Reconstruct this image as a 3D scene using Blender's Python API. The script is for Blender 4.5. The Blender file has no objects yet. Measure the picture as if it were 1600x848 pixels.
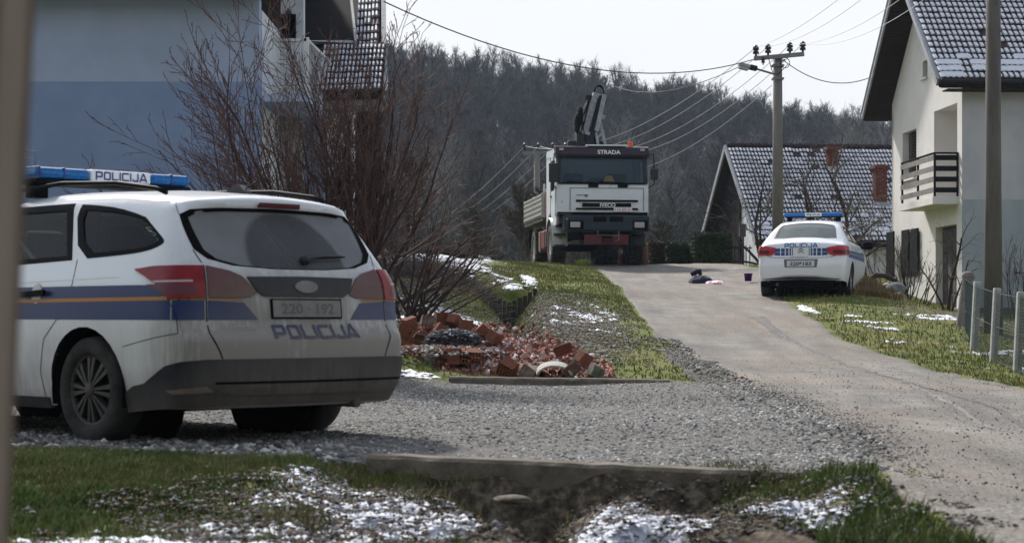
import bpy, math, random
import numpy as np
from mathutils import Vector, Matrix, geometry
R=math.radians; PI=math.pi
random.seed(7); rng=np.random.default_rng(7)
sc=bpy.context.scene; COL=sc.collection
# ---------------- camera ----------------
F=3000.0; H=495.0; CZ=2.0       # focal length in px of a 1600 px wide frame, horizon row, eye height in the scene
cd=bpy.data.cameras.new('camera'); cam=bpy.data.objects.new('camera',cd); COL.objects.link(cam); sc.camera=cam
cam.location=(0,0,CZ); cam.rotation_euler=(R(90),0,0)
cd.sensor_width=36; cd.lens=36*F/1600; cd.shift_y=(H-424)/1600; cd.clip_end=3000; cd.clip_start=.1
cd.dof.use_dof=True; cd.dof.focus_distance=36; cd.dof.aperture_fstop=6.0
# ---------------- light ----------------
SUN_AZ=R(-22); SUN_EL=R(38)     # azimuth from +Y towards +X
sdir=Vector((math.sin(SUN_AZ)*math.cos(SUN_EL),math.cos(SUN_AZ)*math.cos(SUN_EL),math.sin(SUN_EL)))
sl=bpy.data.lights.new('sun','SUN'); so=bpy.data.objects.new('sun',sl); COL.objects.link(so)
sl.energy=2.7; sl.angle=R(4.0); sl.color=(1,.955,.90)
so.rotation_euler=(-sdir).to_track_quat('-Z','Y').to_euler(); so.location=(-60,90,80)
w=bpy.data.worlds.new('World'); sc.world=w; w.use_nodes=True
nt=w.node_tree; nt.nodes.clear()
def N(nt,t,**k):
    n=nt.nodes.new(t)
    for a,b in k.items():
        if a in n.inputs.keys() if isinstance(a,str) else False: n.inputs[a].default_value=b
        else: setattr(n,a,b)
    return n
sky=nt.nodes.new('ShaderNodeTexSky'); sky.sky_type='NISHITA'; sky.sun_disc=False
sky.sun_elevation=SUN_EL; sky.sun_rotation=SUN_AZ; sky.air_density=1.2; sky.dust_density=2.5; sky.altitude=150
tc=nt.nodes.new('ShaderNodeTexCoord'); mp=nt.nodes.new('ShaderNodeMapping'); mp.inputs['Scale'].default_value=(1,1,2.6)
no=nt.nodes.new('ShaderNodeTexNoise'); no.inputs['Scale'].default_value=2.2; no.inputs['Detail'].default_value=7; no.inputs['Roughness'].default_value=.55
cr=nt.nodes.new('ShaderNodeValToRGB'); cr.color_ramp.elements[0].position=.3; cr.color_ramp.elements[0].color=(4.75,4.87,5.05,1)
cr.color_ramp.elements[1].position=.7; cr.color_ramp.elements[1].color=(5.5,5.52,5.55,1)
mx=nt.nodes.new('ShaderNodeMix'); mx.data_type='RGBA'; mx.inputs['Factor'].default_value=.72
bg=nt.nodes.new('ShaderNodeBackground'); bg.inputs['Strength'].default_value=.1; ow=nt.nodes.new('ShaderNodeOutputWorld')
L=nt.links.new
L(tc.outputs['Generated'],mp.inputs['Vector']); L(mp.outputs[0],no.inputs['Vector']); L(no.outputs['Fac'],cr.inputs[0])
spz=nt.nodes.new('ShaderNodeSeparateXYZ'); L(tc.outputs['Generated'],spz.inputs[0])
mz=nt.nodes.new('ShaderNodeMapRange'); mz.inputs[1].default_value=.14; mz.inputs[2].default_value=.62; mz.inputs[3].default_value=1.05; mz.inputs[4].default_value=.30; L(spz.outputs['Z'],mz.inputs[0])
cl=nt.nodes.new('ShaderNodeMath'); cl.operation='MULTIPLY_ADD'; cl.inputs[1].default_value=.7; cl.use_clamp=True; cs=nt.nodes.new('ShaderNodeMath'); cs.operation='ADD'; cs.inputs[1].default_value=-.35; L(mz.outputs[0],cs.inputs[0]); L(no.outputs['Fac'],cl.inputs[0]); L(cs.outputs[0],cl.inputs[2]); L(cl.outputs[0],mx.inputs['Factor'])
L(sky.outputs[0],mx.inputs['A']); L(cr.outputs[0],mx.inputs['B']); L(mx.outputs['Result'],bg.inputs[0]); L(bg.outputs[0],ow.inputs[0])
sc.view_settings.view_transform='Standard'; sc.view_settings.look='None'; sc.view_settings.exposure=0.92; sc.view_settings.gamma=1
sc.render.engine='CYCLES'; sc.cycles.max_bounces=6; sc.cycles.transparent_max_bounces=12; sc.cycles.use_denoising=True
sc.cycles.volume_bounces=0; sc.cycles.caustics_reflective=False; sc.cycles.caustics_refractive=False

def at(px,py,Y): return Vector(((px-800)/F*Y,Y,CZ+(H-py)/F*Y))

# ---------------- materials ----------------
MATS={}
def mat(name,a,b=None,scale=6,rough=.7,metal=0,bump=0,bscale=None,detail=6,contrast=(.35,.65),spec=.25,stretch=None,c=None,cscale=1.5,cpos=(.5,.62),attr=None,dirt=None,coord='Object',alpha=None):
    """procedural material: colour a..b by noise, optional third colour c in patches, bump, road dirt"""
    m=bpy.data.materials.new(name); m.use_nodes=True; nt=m.node_tree; p=nt.nodes['Principled BSDF']; L=nt.links.new
    p.inputs['Roughness'].default_value=rough; p.inputs['Metallic'].default_value=metal; p.inputs['Specular IOR Level'].default_value=spec
    tc=nt.nodes.new('ShaderNodeTexCoord'); vec=tc.outputs[coord]
    if coord=='World':
        pass
    if stretch:
        mp=nt.nodes.new('ShaderNodeMapping'); mp.inputs['Scale'].default_value=stretch; L(vec,mp.inputs[0]); vec=mp.outputs[0]
    def noise(s,d=detail):
        n=nt.nodes.new('ShaderNodeTexNoise'); n.inputs['Scale'].default_value=s; n.inputs['Detail'].default_value=d; n.inputs['Roughness'].default_value=.6
        L(vec,n.inputs['Vector']); return n.outputs['Fac']
    def ramp(f,p0,p1,c0,c1):
        r=nt.nodes.new('ShaderNodeValToRGB'); r.color_ramp.elements[0].position=p0; r.color_ramp.elements[1].position=p1
        r.color_ramp.elements[0].color=(*c0,1); r.color_ramp.elements[1].color=(*c1,1); L(f,r.inputs[0]); return r.outputs[0]
    def mixc(f,A,B):
        x=nt.nodes.new('ShaderNodeMix'); x.data_type='RGBA'
        if hasattr(f,'default_value'): L(f,x.inputs['Factor'])
        else: x.inputs['Factor'].default_value=f
        for s,v in (('A',A),('B',B)):
            if isinstance(v,(tuple,list)): x.inputs[s].default_value=(*v,1)
            else: L(v,x.inputs[s])
        return x.outputs['Result']
    col=ramp(noise(scale),contrast[0],contrast[1],a,b or a)
    if c: col=mixc(ramp(noise(cscale),cpos[0],cpos[1],(0,0,0),(1,1,1)),col,c)
    if dirt:
        # dust and road film: heavier low down and at the tail; (zlow,zhigh,x0,x1,base)
        z0,z1,x0,x1,base=dirt
        sp=nt.nodes.new('ShaderNodeSeparateXYZ'); L(tc.outputs['Object'],sp.inputs[0])
        def mr(o,a0,a1,b0,b1):
            q=nt.nodes.new('ShaderNodeMapRange'); q.inputs[1].default_value=a0;q.inputs[2].default_value=a1;q.inputs[3].default_value=b0;q.inputs[4].default_value=b1; L(o,q.inputs[0]); return q.outputs[0]
        def ma(op,x,y):
            q=nt.nodes.new('ShaderNodeMath'); q.operation=op; q.use_clamp=(op=='MULTIPLY')
            for i,v in enumerate((x,y)):
                if isinstance(v,(int,float)): q.inputs[i].default_value=v
                else: L(v,q.inputs[i])
            return q.outputs[0]
        low=mr(sp.outputs['Z'],z0,z1,.75,0); tail=mr(sp.outputs['X'],x0,x1,.80,0)
        mp2=nt.nodes.new('ShaderNodeMapping'); mp2.inputs['Scale'].default_value=(14,14,1.6); L(tc.outputs['Object'],mp2.inputs[0])
        st=nt.nodes.new('ShaderNodeTexNoise'); st.inputs['Scale'].default_value=2.2; st.inputs['Detail'].default_value=6; L(mp2.outputs[0],st.inputs[0])
        bl=nt.nodes.new('ShaderNodeTexNoise'); bl.inputs['Scale'].default_value=3.5; bl.inputs['Detail'].default_value=8; L(tc.outputs['Object'],bl.inputs[0])
        fac=ma('MULTIPLY',ma('ADD',ma('ADD',low,tail),base),ma('ADD',ma('MULTIPLY',st.outputs['Fac'],.9),ma('MULTIPLY',bl.outputs['Fac'],1.05)))
        fm=ma('MINIMUM',fac,.93)
        col=mixc(fm,col,(.20,.175,.145))
        rr=nt.nodes.new('ShaderNodeMapRange'); rr.inputs[3].default_value=rough; rr.inputs[4].default_value=.75; L(fm,rr.inputs[0]); L(rr.outputs[0],p.inputs['Roughness'])
    if attr:
        at_=nt.nodes.new('ShaderNodeAttribute'); at_.attribute_name=attr; x=nt.nodes.new('ShaderNodeMix'); x.data_type='RGBA'; x.blend_type='MULTIPLY'; x.inputs['Factor'].default_value=1
        L(col,x.inputs['A']); L(at_.outputs['Color'],x.inputs['B']); col=x.outputs['Result']
    L(col,p.inputs['Base Color'])
    if bump:
        bn=nt.nodes.new('ShaderNodeBump'); bn.inputs['Strength'].default_value=bump; bn.inputs['Distance'].default_value=.02
        L(noise(bscale or scale*4),bn.inputs['Height']); L(bn.outputs[0],p.inputs['Normal'])
    MATS[name]=m; return m
def glass(name,tint,rough=.02,dust_sheen=0,dust_sheen_col=(.25,.23,.21),gloss=1.0,wipe=None,thru=.9):
    """thin sheet glass: tinted see-through plus mirror by fresnel, with an optional film"""
    m=bpy.data.materials.new(name); m.use_nodes=True; nt=m.node_tree; nt.nodes.clear(); L=nt.links.new
    o=nt.nodes.new('ShaderNodeOutputMaterial'); t=nt.nodes.new('ShaderNodeBsdfTransparent'); t.inputs[0].default_value=(*tint,1)
    g=nt.nodes.new('ShaderNodeBsdfGlossy'); g.inputs['Roughness'].default_value=rough
    lw=nt.nodes.new('ShaderNodeFresnel'); lw.inputs['IOR'].default_value=1.55*gloss
    a=nt.nodes.new('ShaderNodeMixShader'); L(lw.outputs[0],a.inputs[0]); L(t.outputs[0],a.inputs[1]); L(g.outputs[0],a.inputs[2]); last=a.outputs[0]
    if dust_sheen:
        tc=nt.nodes.new('ShaderNodeTexCoord'); n=nt.nodes.new('ShaderNodeTexNoise'); n.inputs['Scale'].default_value=4; n.inputs['Detail'].default_value=8; L(tc.outputs['Object'],n.inputs[0])
        mr=nt.nodes.new('ShaderNodeMapRange'); mr.inputs[1].default_value=.3; mr.inputs[2].default_value=.7; mr.inputs[3].default_value=dust_sheen*.75; mr.inputs[4].default_value=dust_sheen; L(n.outputs['Fac'],mr.inputs[0])
        f=mr.outputs[0]
        if wipe:
            sp=nt.nodes.new('ShaderNodeVectorMath'); sp.operation='DISTANCE'; sp.inputs[1].default_value=wipe[0]; L(tc.outputs['Object'],sp.inputs[0])
            w=nt.nodes.new('ShaderNodeMapRange'); w.inputs[1].default_value=wipe[1]-.02; w.inputs[2].default_value=wipe[1]+.02; w.inputs[3].default_value=.38; w.inputs[4].default_value=1; L(sp.outputs['Value'],w.inputs[0])
            mu=nt.nodes.new('ShaderNodeMath'); mu.operation='MULTIPLY'; L(f,mu.inputs[0]); L(w.outputs[0],mu.inputs[1]); f=mu.outputs[0]
        d=nt.nodes.new('ShaderNodeBsdfDiffuse'); d.inputs[0].default_value=(*dust_sheen_col,1)
        b=nt.nodes.new('ShaderNodeMixShader'); L(f,b.inputs[0]); L(last,b.inputs[1]); L(d.outputs[0],b.inputs[2]); last=b.outputs[0]
    L(last,o.inputs[0]); MATS[name]=m; return m
DIRT1=(.15,1.05,-1.05,-.50,-.04); DIRT2=(.1,.6,-1.0,-.3,-.05)
mat('paint_dirty',(.74,.76,.79),rough=.16,dirt=DIRT1,spec=.5)
mat('paint_clean',(.80,.81,.83),rough=.18,spec=.5,dirt=(.1,.5,-1.4,-1.0,-.2))
mat('blue_dirty',(.004,.022,.105),rough=.35,spec=.3,dirt=(.15,1.0,-1.1,-.78,-.28)); mat('orange_dirty',(.42,.17,.03),rough=.4,dirt=(.1,1.1,-1.1,-.6,-.2))
mat('letter_dirty',(.02,.035,.10),rough=.5,spec=.2,dirt=(.1,.8,-1.3,-.8,-.16))
mat('blue_clean',(.02,.09,.30),rough=.3); mat('orange_clean',(.6,.28,.08),rough=.4); mat('ink',(.03,.035,.16),rough=.4); mat('grey_ink',(.12,.12,.13),rough=.5)
mat('red_lamp',(.26,.003,.006),(.16,.002,.005),scale=14,rough=.15,spec=.3,bump=.1,bscale=120); mat('red_dusty',(.09,.012,.016),rough=.45,spec=.3,dirt=(.1,1.0,-1.1,-.6,-.2)); mat('red_light',(.55,.06,.08),(.42,.03,.05),scale=20,rough=.15)
mat('lamp_clear',(.42,.40,.42),rough=.2); mat('lamp_dark',(.10,.02,.03),rough=.2)
mat('black_plastic',(.022,.023,.026),(.035,.036,.04),rough=.5,bump=.05,bscale=200); mat('bumper_dirty',(.012,.015,.022),rough=.5,spec=.2,dirt=(.1,.5,-1.2,-.8,-.14))
mat('trim',(.010,.010,.012),rough=.5,spec=.02); mat('chrome_dusty',(.3,.29,.28),rough=.45,metal=.6); mat('under',(.006,.006,.007),rough=.9,spec=.05)
mat('interior',(.006,.007,.008),(.010,.010,.012),rough=.9,scale=40); mat('headliner',(.34,.34,.33),rough=.95)
mat('tyre',(.016,.016,.017),(.05,.046,.042),scale=9,rough=.85,bump=.3,bscale=90); mat('hubcap',(.065,.06,.055),(.035,.033,.03),scale=14,rough=.5,metal=.3); mat('rim_dark',(.02,.02,.02),rough=.8)
mat('hub_silver',(.42,.42,.42),(.3,.3,.3),scale=20,rough=.4,metal=.5)
mat('blue_lens',(.015,.17,.45),(.008,.07,.24),scale=60,rough=.08); mat('blue_lens2',(.03,.20,.52),(.02,.13,.42),scale=60,rough=.1); mat('white_lens',(.72,.75,.78),rough=.2)
mat('plate_dirty',(.22,.21,.20),(.17,.165,.155),scale=12,rough=.6); mat('plate',(.62,.62,.62),(.5,.5,.5),scale=30,rough=.4)
mat('plate_ink',(.12,.115,.11),rough=.6); mat('black_ink',(.05,.05,.055),rough=.5)
glass('glass_side',(.55,.70,.68),gloss=.80); glass('glass_rear',(.60,.76,.76),gloss=.80,dust_sheen=.88,dust_sheen_col=(.24,.245,.255),wipe=((-.80,-.02,1.05),.36)); glass('glass_pale',(.6,.7,.67),dust_sheen=.5,dust_sheen_col=(.34,.39,.38)); glass('glass_truck',(.62,.74,.84),gloss=.87,dust_sheen=.14,dust_sheen_col=(.04,.13,.24))  # glass_pale and glass_truck: greenish and blue reflections painted as the film colour
glass('glass_house',(.15,.17,.2))
mat('truck_white',(.74,.78,.83),(.68,.72,.77),scale=3,rough=.32,c=(.40,.40,.39),cscale=6,cpos=(.62,.75)); mat('truck_maroon',(.030,.018,.032),(.042,.026,.044),scale=5,rough=.35); mat('truck_bumper',(.016,.028,.038),(.024,.038,.05),scale=6,rough=.5)
mat('truck_red',(.16,.022,.03),(.10,.02,.025),scale=12,rough=.6,c=(.06,.045,.04),cscale=9); mat('alu',(.46,.46,.44),(.34,.34,.33),scale=8,rough=.5,metal=.3,c=(.2,.18,.15),cscale=5,cpos=(.58,.7)); mat('steel_dark',(.012,.013,.015),(.022,.022,.023),scale=15,rough=.7,spec=.25)
mat('crane_grey',(.33,.34,.36),(.20,.21,.225),scale=10,rough=.4,metal=.2); mat('white_letter',(.8,.8,.8),rough=.5); mat('amber',(.75,.16,.02),(.6,.1,.01),scale=40,rough=.2); mat('hardhat',(.9,.42,.08),rough=.4); mat('plate_red',(.5,.06,.1),rough=.4)
mat('rust',(.20,.10,.06),(.13,.07,.05),scale=10,rough=.85); mat('mud_steel',(.10,.09,.08),(.05,.05,.05),scale=10,rough=.8)
mat('plaster_blue',(.25,.325,.50),(.225,.295,.46),scale=2.5,rough=.95,bump=.25,bscale=120,contrast=(.3,.7),c=(.20,.265,.41),cscale=.8,cpos=(.45,.75)); mat('plaster_blue_light',(.38,.45,.61),(.345,.41,.56),scale=2.5,rough=.95,bump=.25,bscale=120,contrast=(.3,.7),c=(.31,.37,.50),cscale=.7,cpos=(.45,.75))
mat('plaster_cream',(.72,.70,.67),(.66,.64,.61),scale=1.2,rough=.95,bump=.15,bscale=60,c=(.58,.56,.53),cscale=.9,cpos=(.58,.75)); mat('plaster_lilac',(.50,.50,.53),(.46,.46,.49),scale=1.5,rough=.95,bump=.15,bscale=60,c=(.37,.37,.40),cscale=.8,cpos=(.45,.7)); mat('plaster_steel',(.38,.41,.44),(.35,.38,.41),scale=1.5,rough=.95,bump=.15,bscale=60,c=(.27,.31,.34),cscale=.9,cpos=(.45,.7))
mat('plaster_white',(.66,.68,.71),(.47,.49,.52),scale=2,rough=.95,bump=.2,bscale=60); mat('plinth',(.07,.07,.075),(.10,.1,.1),scale=6,rough=.9,bump=.3,bscale=40)
mat('wood_dark',(.022,.015,.013),(.04,.028,.024),scale=5,rough=.8,spec=.08,stretch=(1,14,1)); mat('wood_grey',(.26,.24,.225),(.16,.15,.14),scale=7,rough=.85,bump=.4,bscale=30); mat('door_wood',(.09,.08,.078),(.055,.05,.05),scale=7,rough=.8); mat('wood_black',(.010,.010,.012),(.017,.017,.019),rough=.8,spec=.04); mat('fascia',(.35,.37,.40),(.26,.27,.29),scale=6,rough=.6)
mat('tile',(.034,.024,.028),(.055,.035,.038),scale=9,rough=.75,bump=.2,bscale=60); mat('snow',(.72,.74,.79),(.60,.63,.70),scale=20,rough=.7,bump=.4,bscale=25,spec=.3); mat('brick_red',(.17,.05,.033),(.10,.032,.025),scale=20,rough=.85,bump=.3,bscale=80)
mat('concrete',(.20,.185,.165),(.12,.112,.10),scale=7,rough=.92,bump=.6,bscale=55,c=(.075,.085,.05),cscale=3,cpos=(.52,.66)); mat('concrete_dark',(.20,.17,.135),(.10,.085,.065),scale=6,rough=.95,bump=.7,bscale=45,c=(.06,.062,.03),cscale=4,cpos=(.56,.7)); mat('concrete_pole',(.21,.195,.175),(.15,.14,.125),scale=4,rough=.9,bump=.3,bscale=40,stretch=(1,1,.3)); mat('pole_dark',(.15,.135,.12),(.09,.08,.072),scale=6,rough=.9,bump=.5,bscale=30,stretch=(1,1,.15)); mat('post_pale',(.42,.42,.41),(.32,.32,.31),scale=10,rough=.9,bump=.3,bscale=60)
mat('hollow_brick',(.33,.115,.055),(.15,.052,.03),scale=9,rough=.9,bump=.5,bscale=60,c=(.13,.10,.085),cscale=6,cpos=(.50,.62),coord='Generated'); mat('brick_old',(.20,.10,.07),(.12,.075,.06),scale=10,rough=.9,bump=.5,bscale=60,c=(.22,.21,.18),cscale=6); mat('board_old',(.085,.078,.07),(.03,.028,.026),scale=4,rough=.95,bump=.5,bscale=30,stretch=(6,6,1))
mat('bark',(.060,.040,.037),(.035,.024,.022),scale=12,rough=.9,bump=.4,bscale=50); mat('twig',(.145,.086,.074),(.075,.045,.041),scale=5,rough=.8); mat('twig_grey',(.10,.085,.075),(.07,.06,.05),scale=5,rough=.85); mat('forest_bark',(.12,.115,.115),(.05,.049,.05),scale=1.2,rough=.9); mat('forest_pale',(.26,.26,.26),(.12,.125,.13),scale=1.2,rough=.9)
mat('hedge_leaf',(.03,.05,.018),(.055,.085,.03),scale=12,rough=.7); mat('hedge_brown',(.05,.045,.025),(.10,.085,.05),scale=12,rough=.8); mat('plant_leaf',(.16,.28,.035),(.34,.40,.10),scale=20,rough=.6)
mat('wire',(.36,.37,.39),rough=.5,metal=.3); mat('wire_dark',(.03,.03,.033),rough=.6); mat('insulator',(.05,.03,.03),rough=.3); mat('galv',(.24,.245,.25),(.16,.16,.165),scale=8,rough=.6,metal=.3); mat('mesh_wire',(.06,.08,.08),rough=.6)
mat('post_tan',(.25,.195,.155),(.20,.155,.12),scale=10,rough=.85,stretch=(4,4,.6)); mat('cloth_navy',(.012,.014,.03),(.02,.022,.045),scale=30,rough=.9); mat('cloth_pale',(.78,.76,.80),(.72,.70,.76),scale=9,rough=.9,c=(.45,.08,.16),cscale=9,cpos=(.53,.56)); mat('purple',(.075,.01,.16),rough=.4)
mat('rock',(.26,.26,.26),(.14,.14,.14),scale=8,rough=.9,bump=.6,bscale=20); mat('rock_white',(.5,.48,.43),(.3,.29,.26),scale=8,rough=.9,bump=.6,bscale=20); mat('ash',(.05,.05,.055),(.20,.20,.21),scale=22,rough=.95,contrast=(.5,.7),bump=.8,bscale=40); mat('shard',(.24,.088,.055),rough=.9,attr='tone'); mat('gravel_stone',(1,1,1),(.72,.72,.74),scale=60,rough=.9,attr='tone'); mat('blade',(1,1,1),(.8,.8,.75),scale=3,rough=.75,attr='tone',spec=.2); mat('litter',(1,1,1),rough=.95,attr='tone')

# ---------------- mesh helpers ----------------
class MB:
    def __init__(s): s.v=[]; s.f=[]; s.mi=[]; s.sm=[]; s.m=0; s.M=None; s.smooth=False
    def add(s,vs,fs,smooth=None):
        k=len(s.v)
        for v in vs:
            v=Vector(v); s.v.append(tuple(s.M@v if s.M else v))
        for f in fs: s.f.append([i+k for i in f]); s.mi.append(s.m); s.sm.append(s.smooth if smooth is None else smooth)
        return s
    def box(s,c,d,rz=0,rot=None):
        x,y,z=d[0]/2,d[1]/2,d[2]/2
        vs=[Vector((a*x,b*y,e*z)) for e in(-1,1) for b in(-1,1) for a in(-1,1)]
        m=rot or Matrix.Rotation(rz,3,'Z'); vs=[m@v+Vector(c) for v in vs]
        return s.add(vs,[(0,2,3,1),(4,5,7,6),(0,1,5,4),(2,6,7,3),(0,4,6,2),(1,3,7,5)])
    def bar(s,a,b,w,h,up=(0,0,1)):
        """box from a to b, w wide, h high"""
        a=Vector(a);b=Vector(b);d=b-a;n=d.normalized();u=Vector(up); x=n.cross(u)
        if x.length<1e-4: x=n.cross(Vector((0,1,0)))
        x.normalize(); u=x.cross(n); vs=[p+x*(w/2*i)+u*(h/2*j) for p in(a,b) for j in(-1,1) for i in(-1,1)]
        return s.add(vs,[(0,2,3,1),(4,5,7,6),(0,1,5,4),(2,6,7,3),(0,4,6,2),(1,3,7,5)])
    def prism(s,pts,axis,a,b):
        """polygon in the plane across axis, extruded a..b"""
        def P(p,t): return {'x':(t,p[0],p[1]),'y':(p[0],t,p[1]),'z':(p[0],p[1],t)}[axis]
        n=len(pts); vs=[P(p,a) for p in pts]+[P(p,b) for p in pts]
        tri=geometry.tessellate_polygon([[Vector((p[0],p[1],0)) for p in pts]])
        fs=[tuple(t) for t in tri]+[tuple(i+n for i in reversed(t)) for t in tri]+[(i,(i+1)%n,n+(i+1)%n,n+i) for i in range(n)]
        return s.add(vs,fs)
    def tube(s,pts,r,n=6,cap=True,smooth=True):
        pts=[Vector(p) for p in pts]; rs=r if hasattr(r,'__len__') else [r]*len(pts); vs=[];fs=[]; up=None
        for i,p in enumerate(pts):
            d=(pts[min(i+1,len(pts)-1)]-pts[max(i-1,0)]).normalized()
            if up is None: up=Vector((0,0,1)) if abs(d.z)<.9 else Vector((1,0,0))
            x=d.cross(up); 
            if x.length<1e-4: x=d.cross(Vector((0,1,0)))
            x.normalize(); y=d.cross(x); up=-y if False else up
            for j in range(n):
                a=2*PI*j/n; vs.append(p+(x*math.cos(a)+y*math.sin(a))*rs[i])
        for i in range(len(pts)-1):
            for j in range(n): fs.append((i*n+j,i*n+(j+1)%n,(i+1)*n+(j+1)%n,(i+1)*n+j))
        s.add(vs,fs,smooth)
        if cap and n>2:
            k=len(s.v)-len(vs); s.f.append([k+j for j in range(n)][::-1]); s.mi.append(s.m); s.sm.append(False)
            s.f.append([k+(len(pts)-1)*n+j for j in range(n)]); s.mi.append(s.m); s.sm.append(False)
        return s
    def lathe(s,prof,c,axis='y',n=32,smooth=True):
        """prof: (radius, offset along axis)"""
        vs=[];fs=[];m=len(prof)
        for k in range(n):
            a=2*PI*k/n
            for r,t in prof:
                u,v=r*math.cos(a),r*math.sin(a); vs.append(Vector(c)+Vector({'y':(u,t,v),'x':(t,u,v),'z':(u,v,t)}[axis]))
        for k in range(n):
            for i in range(m-1): fs.append((k*m+i,k*m+i+1,((k+1)%n)*m+i+1,((k+1)%n)*m+i))
        return s.add(vs,fs,smooth)
    def mesh(s,name,mats):
        me=bpy.data.meshes.new(name); me.from_pydata(s.v,[],s.f)
        for m in mats if isinstance(mats,(list,tuple)) else [mats]: me.materials.append(MATS[m])
        me.polygons.foreach_set('material_index',s.mi); me.polygons.foreach_set('use_smooth',s.sm); me.update(); return me
    def build(s,name,mats,parent=None,bevel=0,**k):
        return link(name,s.mesh(name,mats),parent,bevel=bevel,**k)
def link(name,me,parent=None,loc=None,rot=None,bevel=0,label=None,cat=None,group=None,kind=None,scale=None):
    o=bpy.data.objects.new(name,me); COL.objects.link(o)
    if parent: o.parent=parent
    if loc is not None: o.location=loc
    if rot is not None: o.rotation_euler=rot
    if scale is not None: o.scale=scale
    if bevel:
        b=o.modifiers.new('bevel','BEVEL'); b.width=bevel; b.segments=2; b.limit_method='ANGLE'; b.angle_limit=R(35)
    tag(o,label,cat,group,kind); return o
def tag(o,label=None,cat=None,group=None,kind=None):
    if label: o['label']=label
    if cat: o['category']=cat
    if group: o['group']=group
    if kind: o['kind']=kind
    return o
def thing(name,label,cat,loc=(0,0,0),rz=0,group=None):
    o=bpy.data.objects.new(name,None); COL.objects.link(o); o.location=loc; o.rotation_euler=(0,0,rz); o.empty_display_size=.2
    return tag(o,label,cat,group)
def npmesh(name,V,Fc,mats,tone=None,smooth=False,mi=None):
    """fast mesh from numpy arrays; Fc is (n,3) or (n,4)"""
    me=bpy.data.meshes.new(name); V=np.asarray(V,np.float32); Fc=np.asarray(Fc,np.int32); k=Fc.shape[1]
    me.vertices.add(len(V)); me.vertices.foreach_set('co',V.ravel()); me.loops.add(Fc.size); me.loops.foreach_set('vertex_index',Fc.ravel())
    me.polygons.add(len(Fc)); me.polygons.foreach_set('loop_start',np.arange(0,Fc.size,k,dtype=np.int32)); me.polygons.foreach_set('loop_total',np.full(len(Fc),k,np.int32))
    if smooth: me.polygons.foreach_set('use_smooth',np.ones(len(Fc),bool))
    for m in mats if isinstance(mats,(list,tuple)) else [mats]: me.materials.append(MATS[m])
    if mi is not None: me.polygons.foreach_set('material_index',mi)
    if tone is not None:
        for nm,T in (tone.items() if isinstance(tone,dict) else [('tone',tone)]):
            T=np.asarray(T,np.float32)
            if T.ndim==1:
                a=me.attributes.new(nm,'FLOAT','POINT'); a.data.foreach_set('value',T)
            else:
                a=me.attributes.new(nm,'FLOAT_COLOR','POINT'); a.data.foreach_set('color',np.hstack([T,np.ones((len(T),1))]).astype(np.float32).ravel())
    me.update(calc_edges=True); me.validate(); return me
def vnoise(x,y,s,seed=0):
    """value noise, 0..1"""
    x=np.asarray(x)*s+seed*17.13; y=np.asarray(y)*s+seed*9.71; xi=np.floor(x).astype(int); yi=np.floor(y).astype(int); fx=x-xi; fy=y-yi
    fx=fx*fx*(3-2*fx); fy=fy*fy*(3-2*fy)
    def h(a,b):
        n=(a*374761393+b*668265263+seed*974711)&0x7fffffff; n=((n^(n>>13))*1274126177)&0x7fffffff; return ((n^(n>>16))&0xffff)/65535.
    return (h(xi,yi)*(1-fx)+h(xi+1,yi)*fx)*(1-fy)+(h(xi,yi+1)*(1-fx)+h(xi+1,yi+1)*fx)*fy
def fbm(x,y,s,seed=0,o=4):
    r=0;a=.5;t=0
    for i in range(o): r=r+a*vnoise(x,y,s*2**i,seed+i); t+=a; a*=.5
    return r/t
def text_geo(txt,w,h,xbold=0.0):
    """lettering as a flat mesh centred on the origin, w wide, h high"""
    cu=bpy.data.curves.new('t','FONT'); cu.body=txt; cu.size=1; cu.offset=xbold; cu.resolution_u=3; cu.align_x='CENTER'
    o=bpy.data.objects.new('t',cu); COL.objects.link(o); dg=bpy.context.evaluated_depsgraph_get(); me=bpy.data.meshes.new_from_object(o.evaluated_get(dg))
    V=np.array([v.co[:] for v in me.vertices]); Fc=[list(p.vertices) for p in me.polygons]
    bpy.data.objects.remove(o); bpy.data.meshes.remove(me)
    lo=V.min(0);hi=V.max(0); V[:,0]=(V[:,0]-(lo[0]+hi[0])/2)/(hi[0]-lo[0])*w; V[:,1]=(V[:,1]-(lo[1]+hi[1])/2)/(hi[1]-lo[1])*h
    return V[:,:2],Fc
def text_obj(name,txt,w,h,m,parent,fn,bold=.02,label=None,thick=None):
    """fn maps (x,y) arrays to 3-D"""
    V,Fc=block_text(txt,w,h) if txt=='POLICIJA' else text_geo(txt,w,h,bold); P=fn(V[:,0],V[:,1]); me=bpy.data.meshes.new(name); me.from_pydata([tuple(p) for p in P],[],Fc); me.materials.append(MATS[m]); me.update()
    return link(name,me,parent,label=label)

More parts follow.
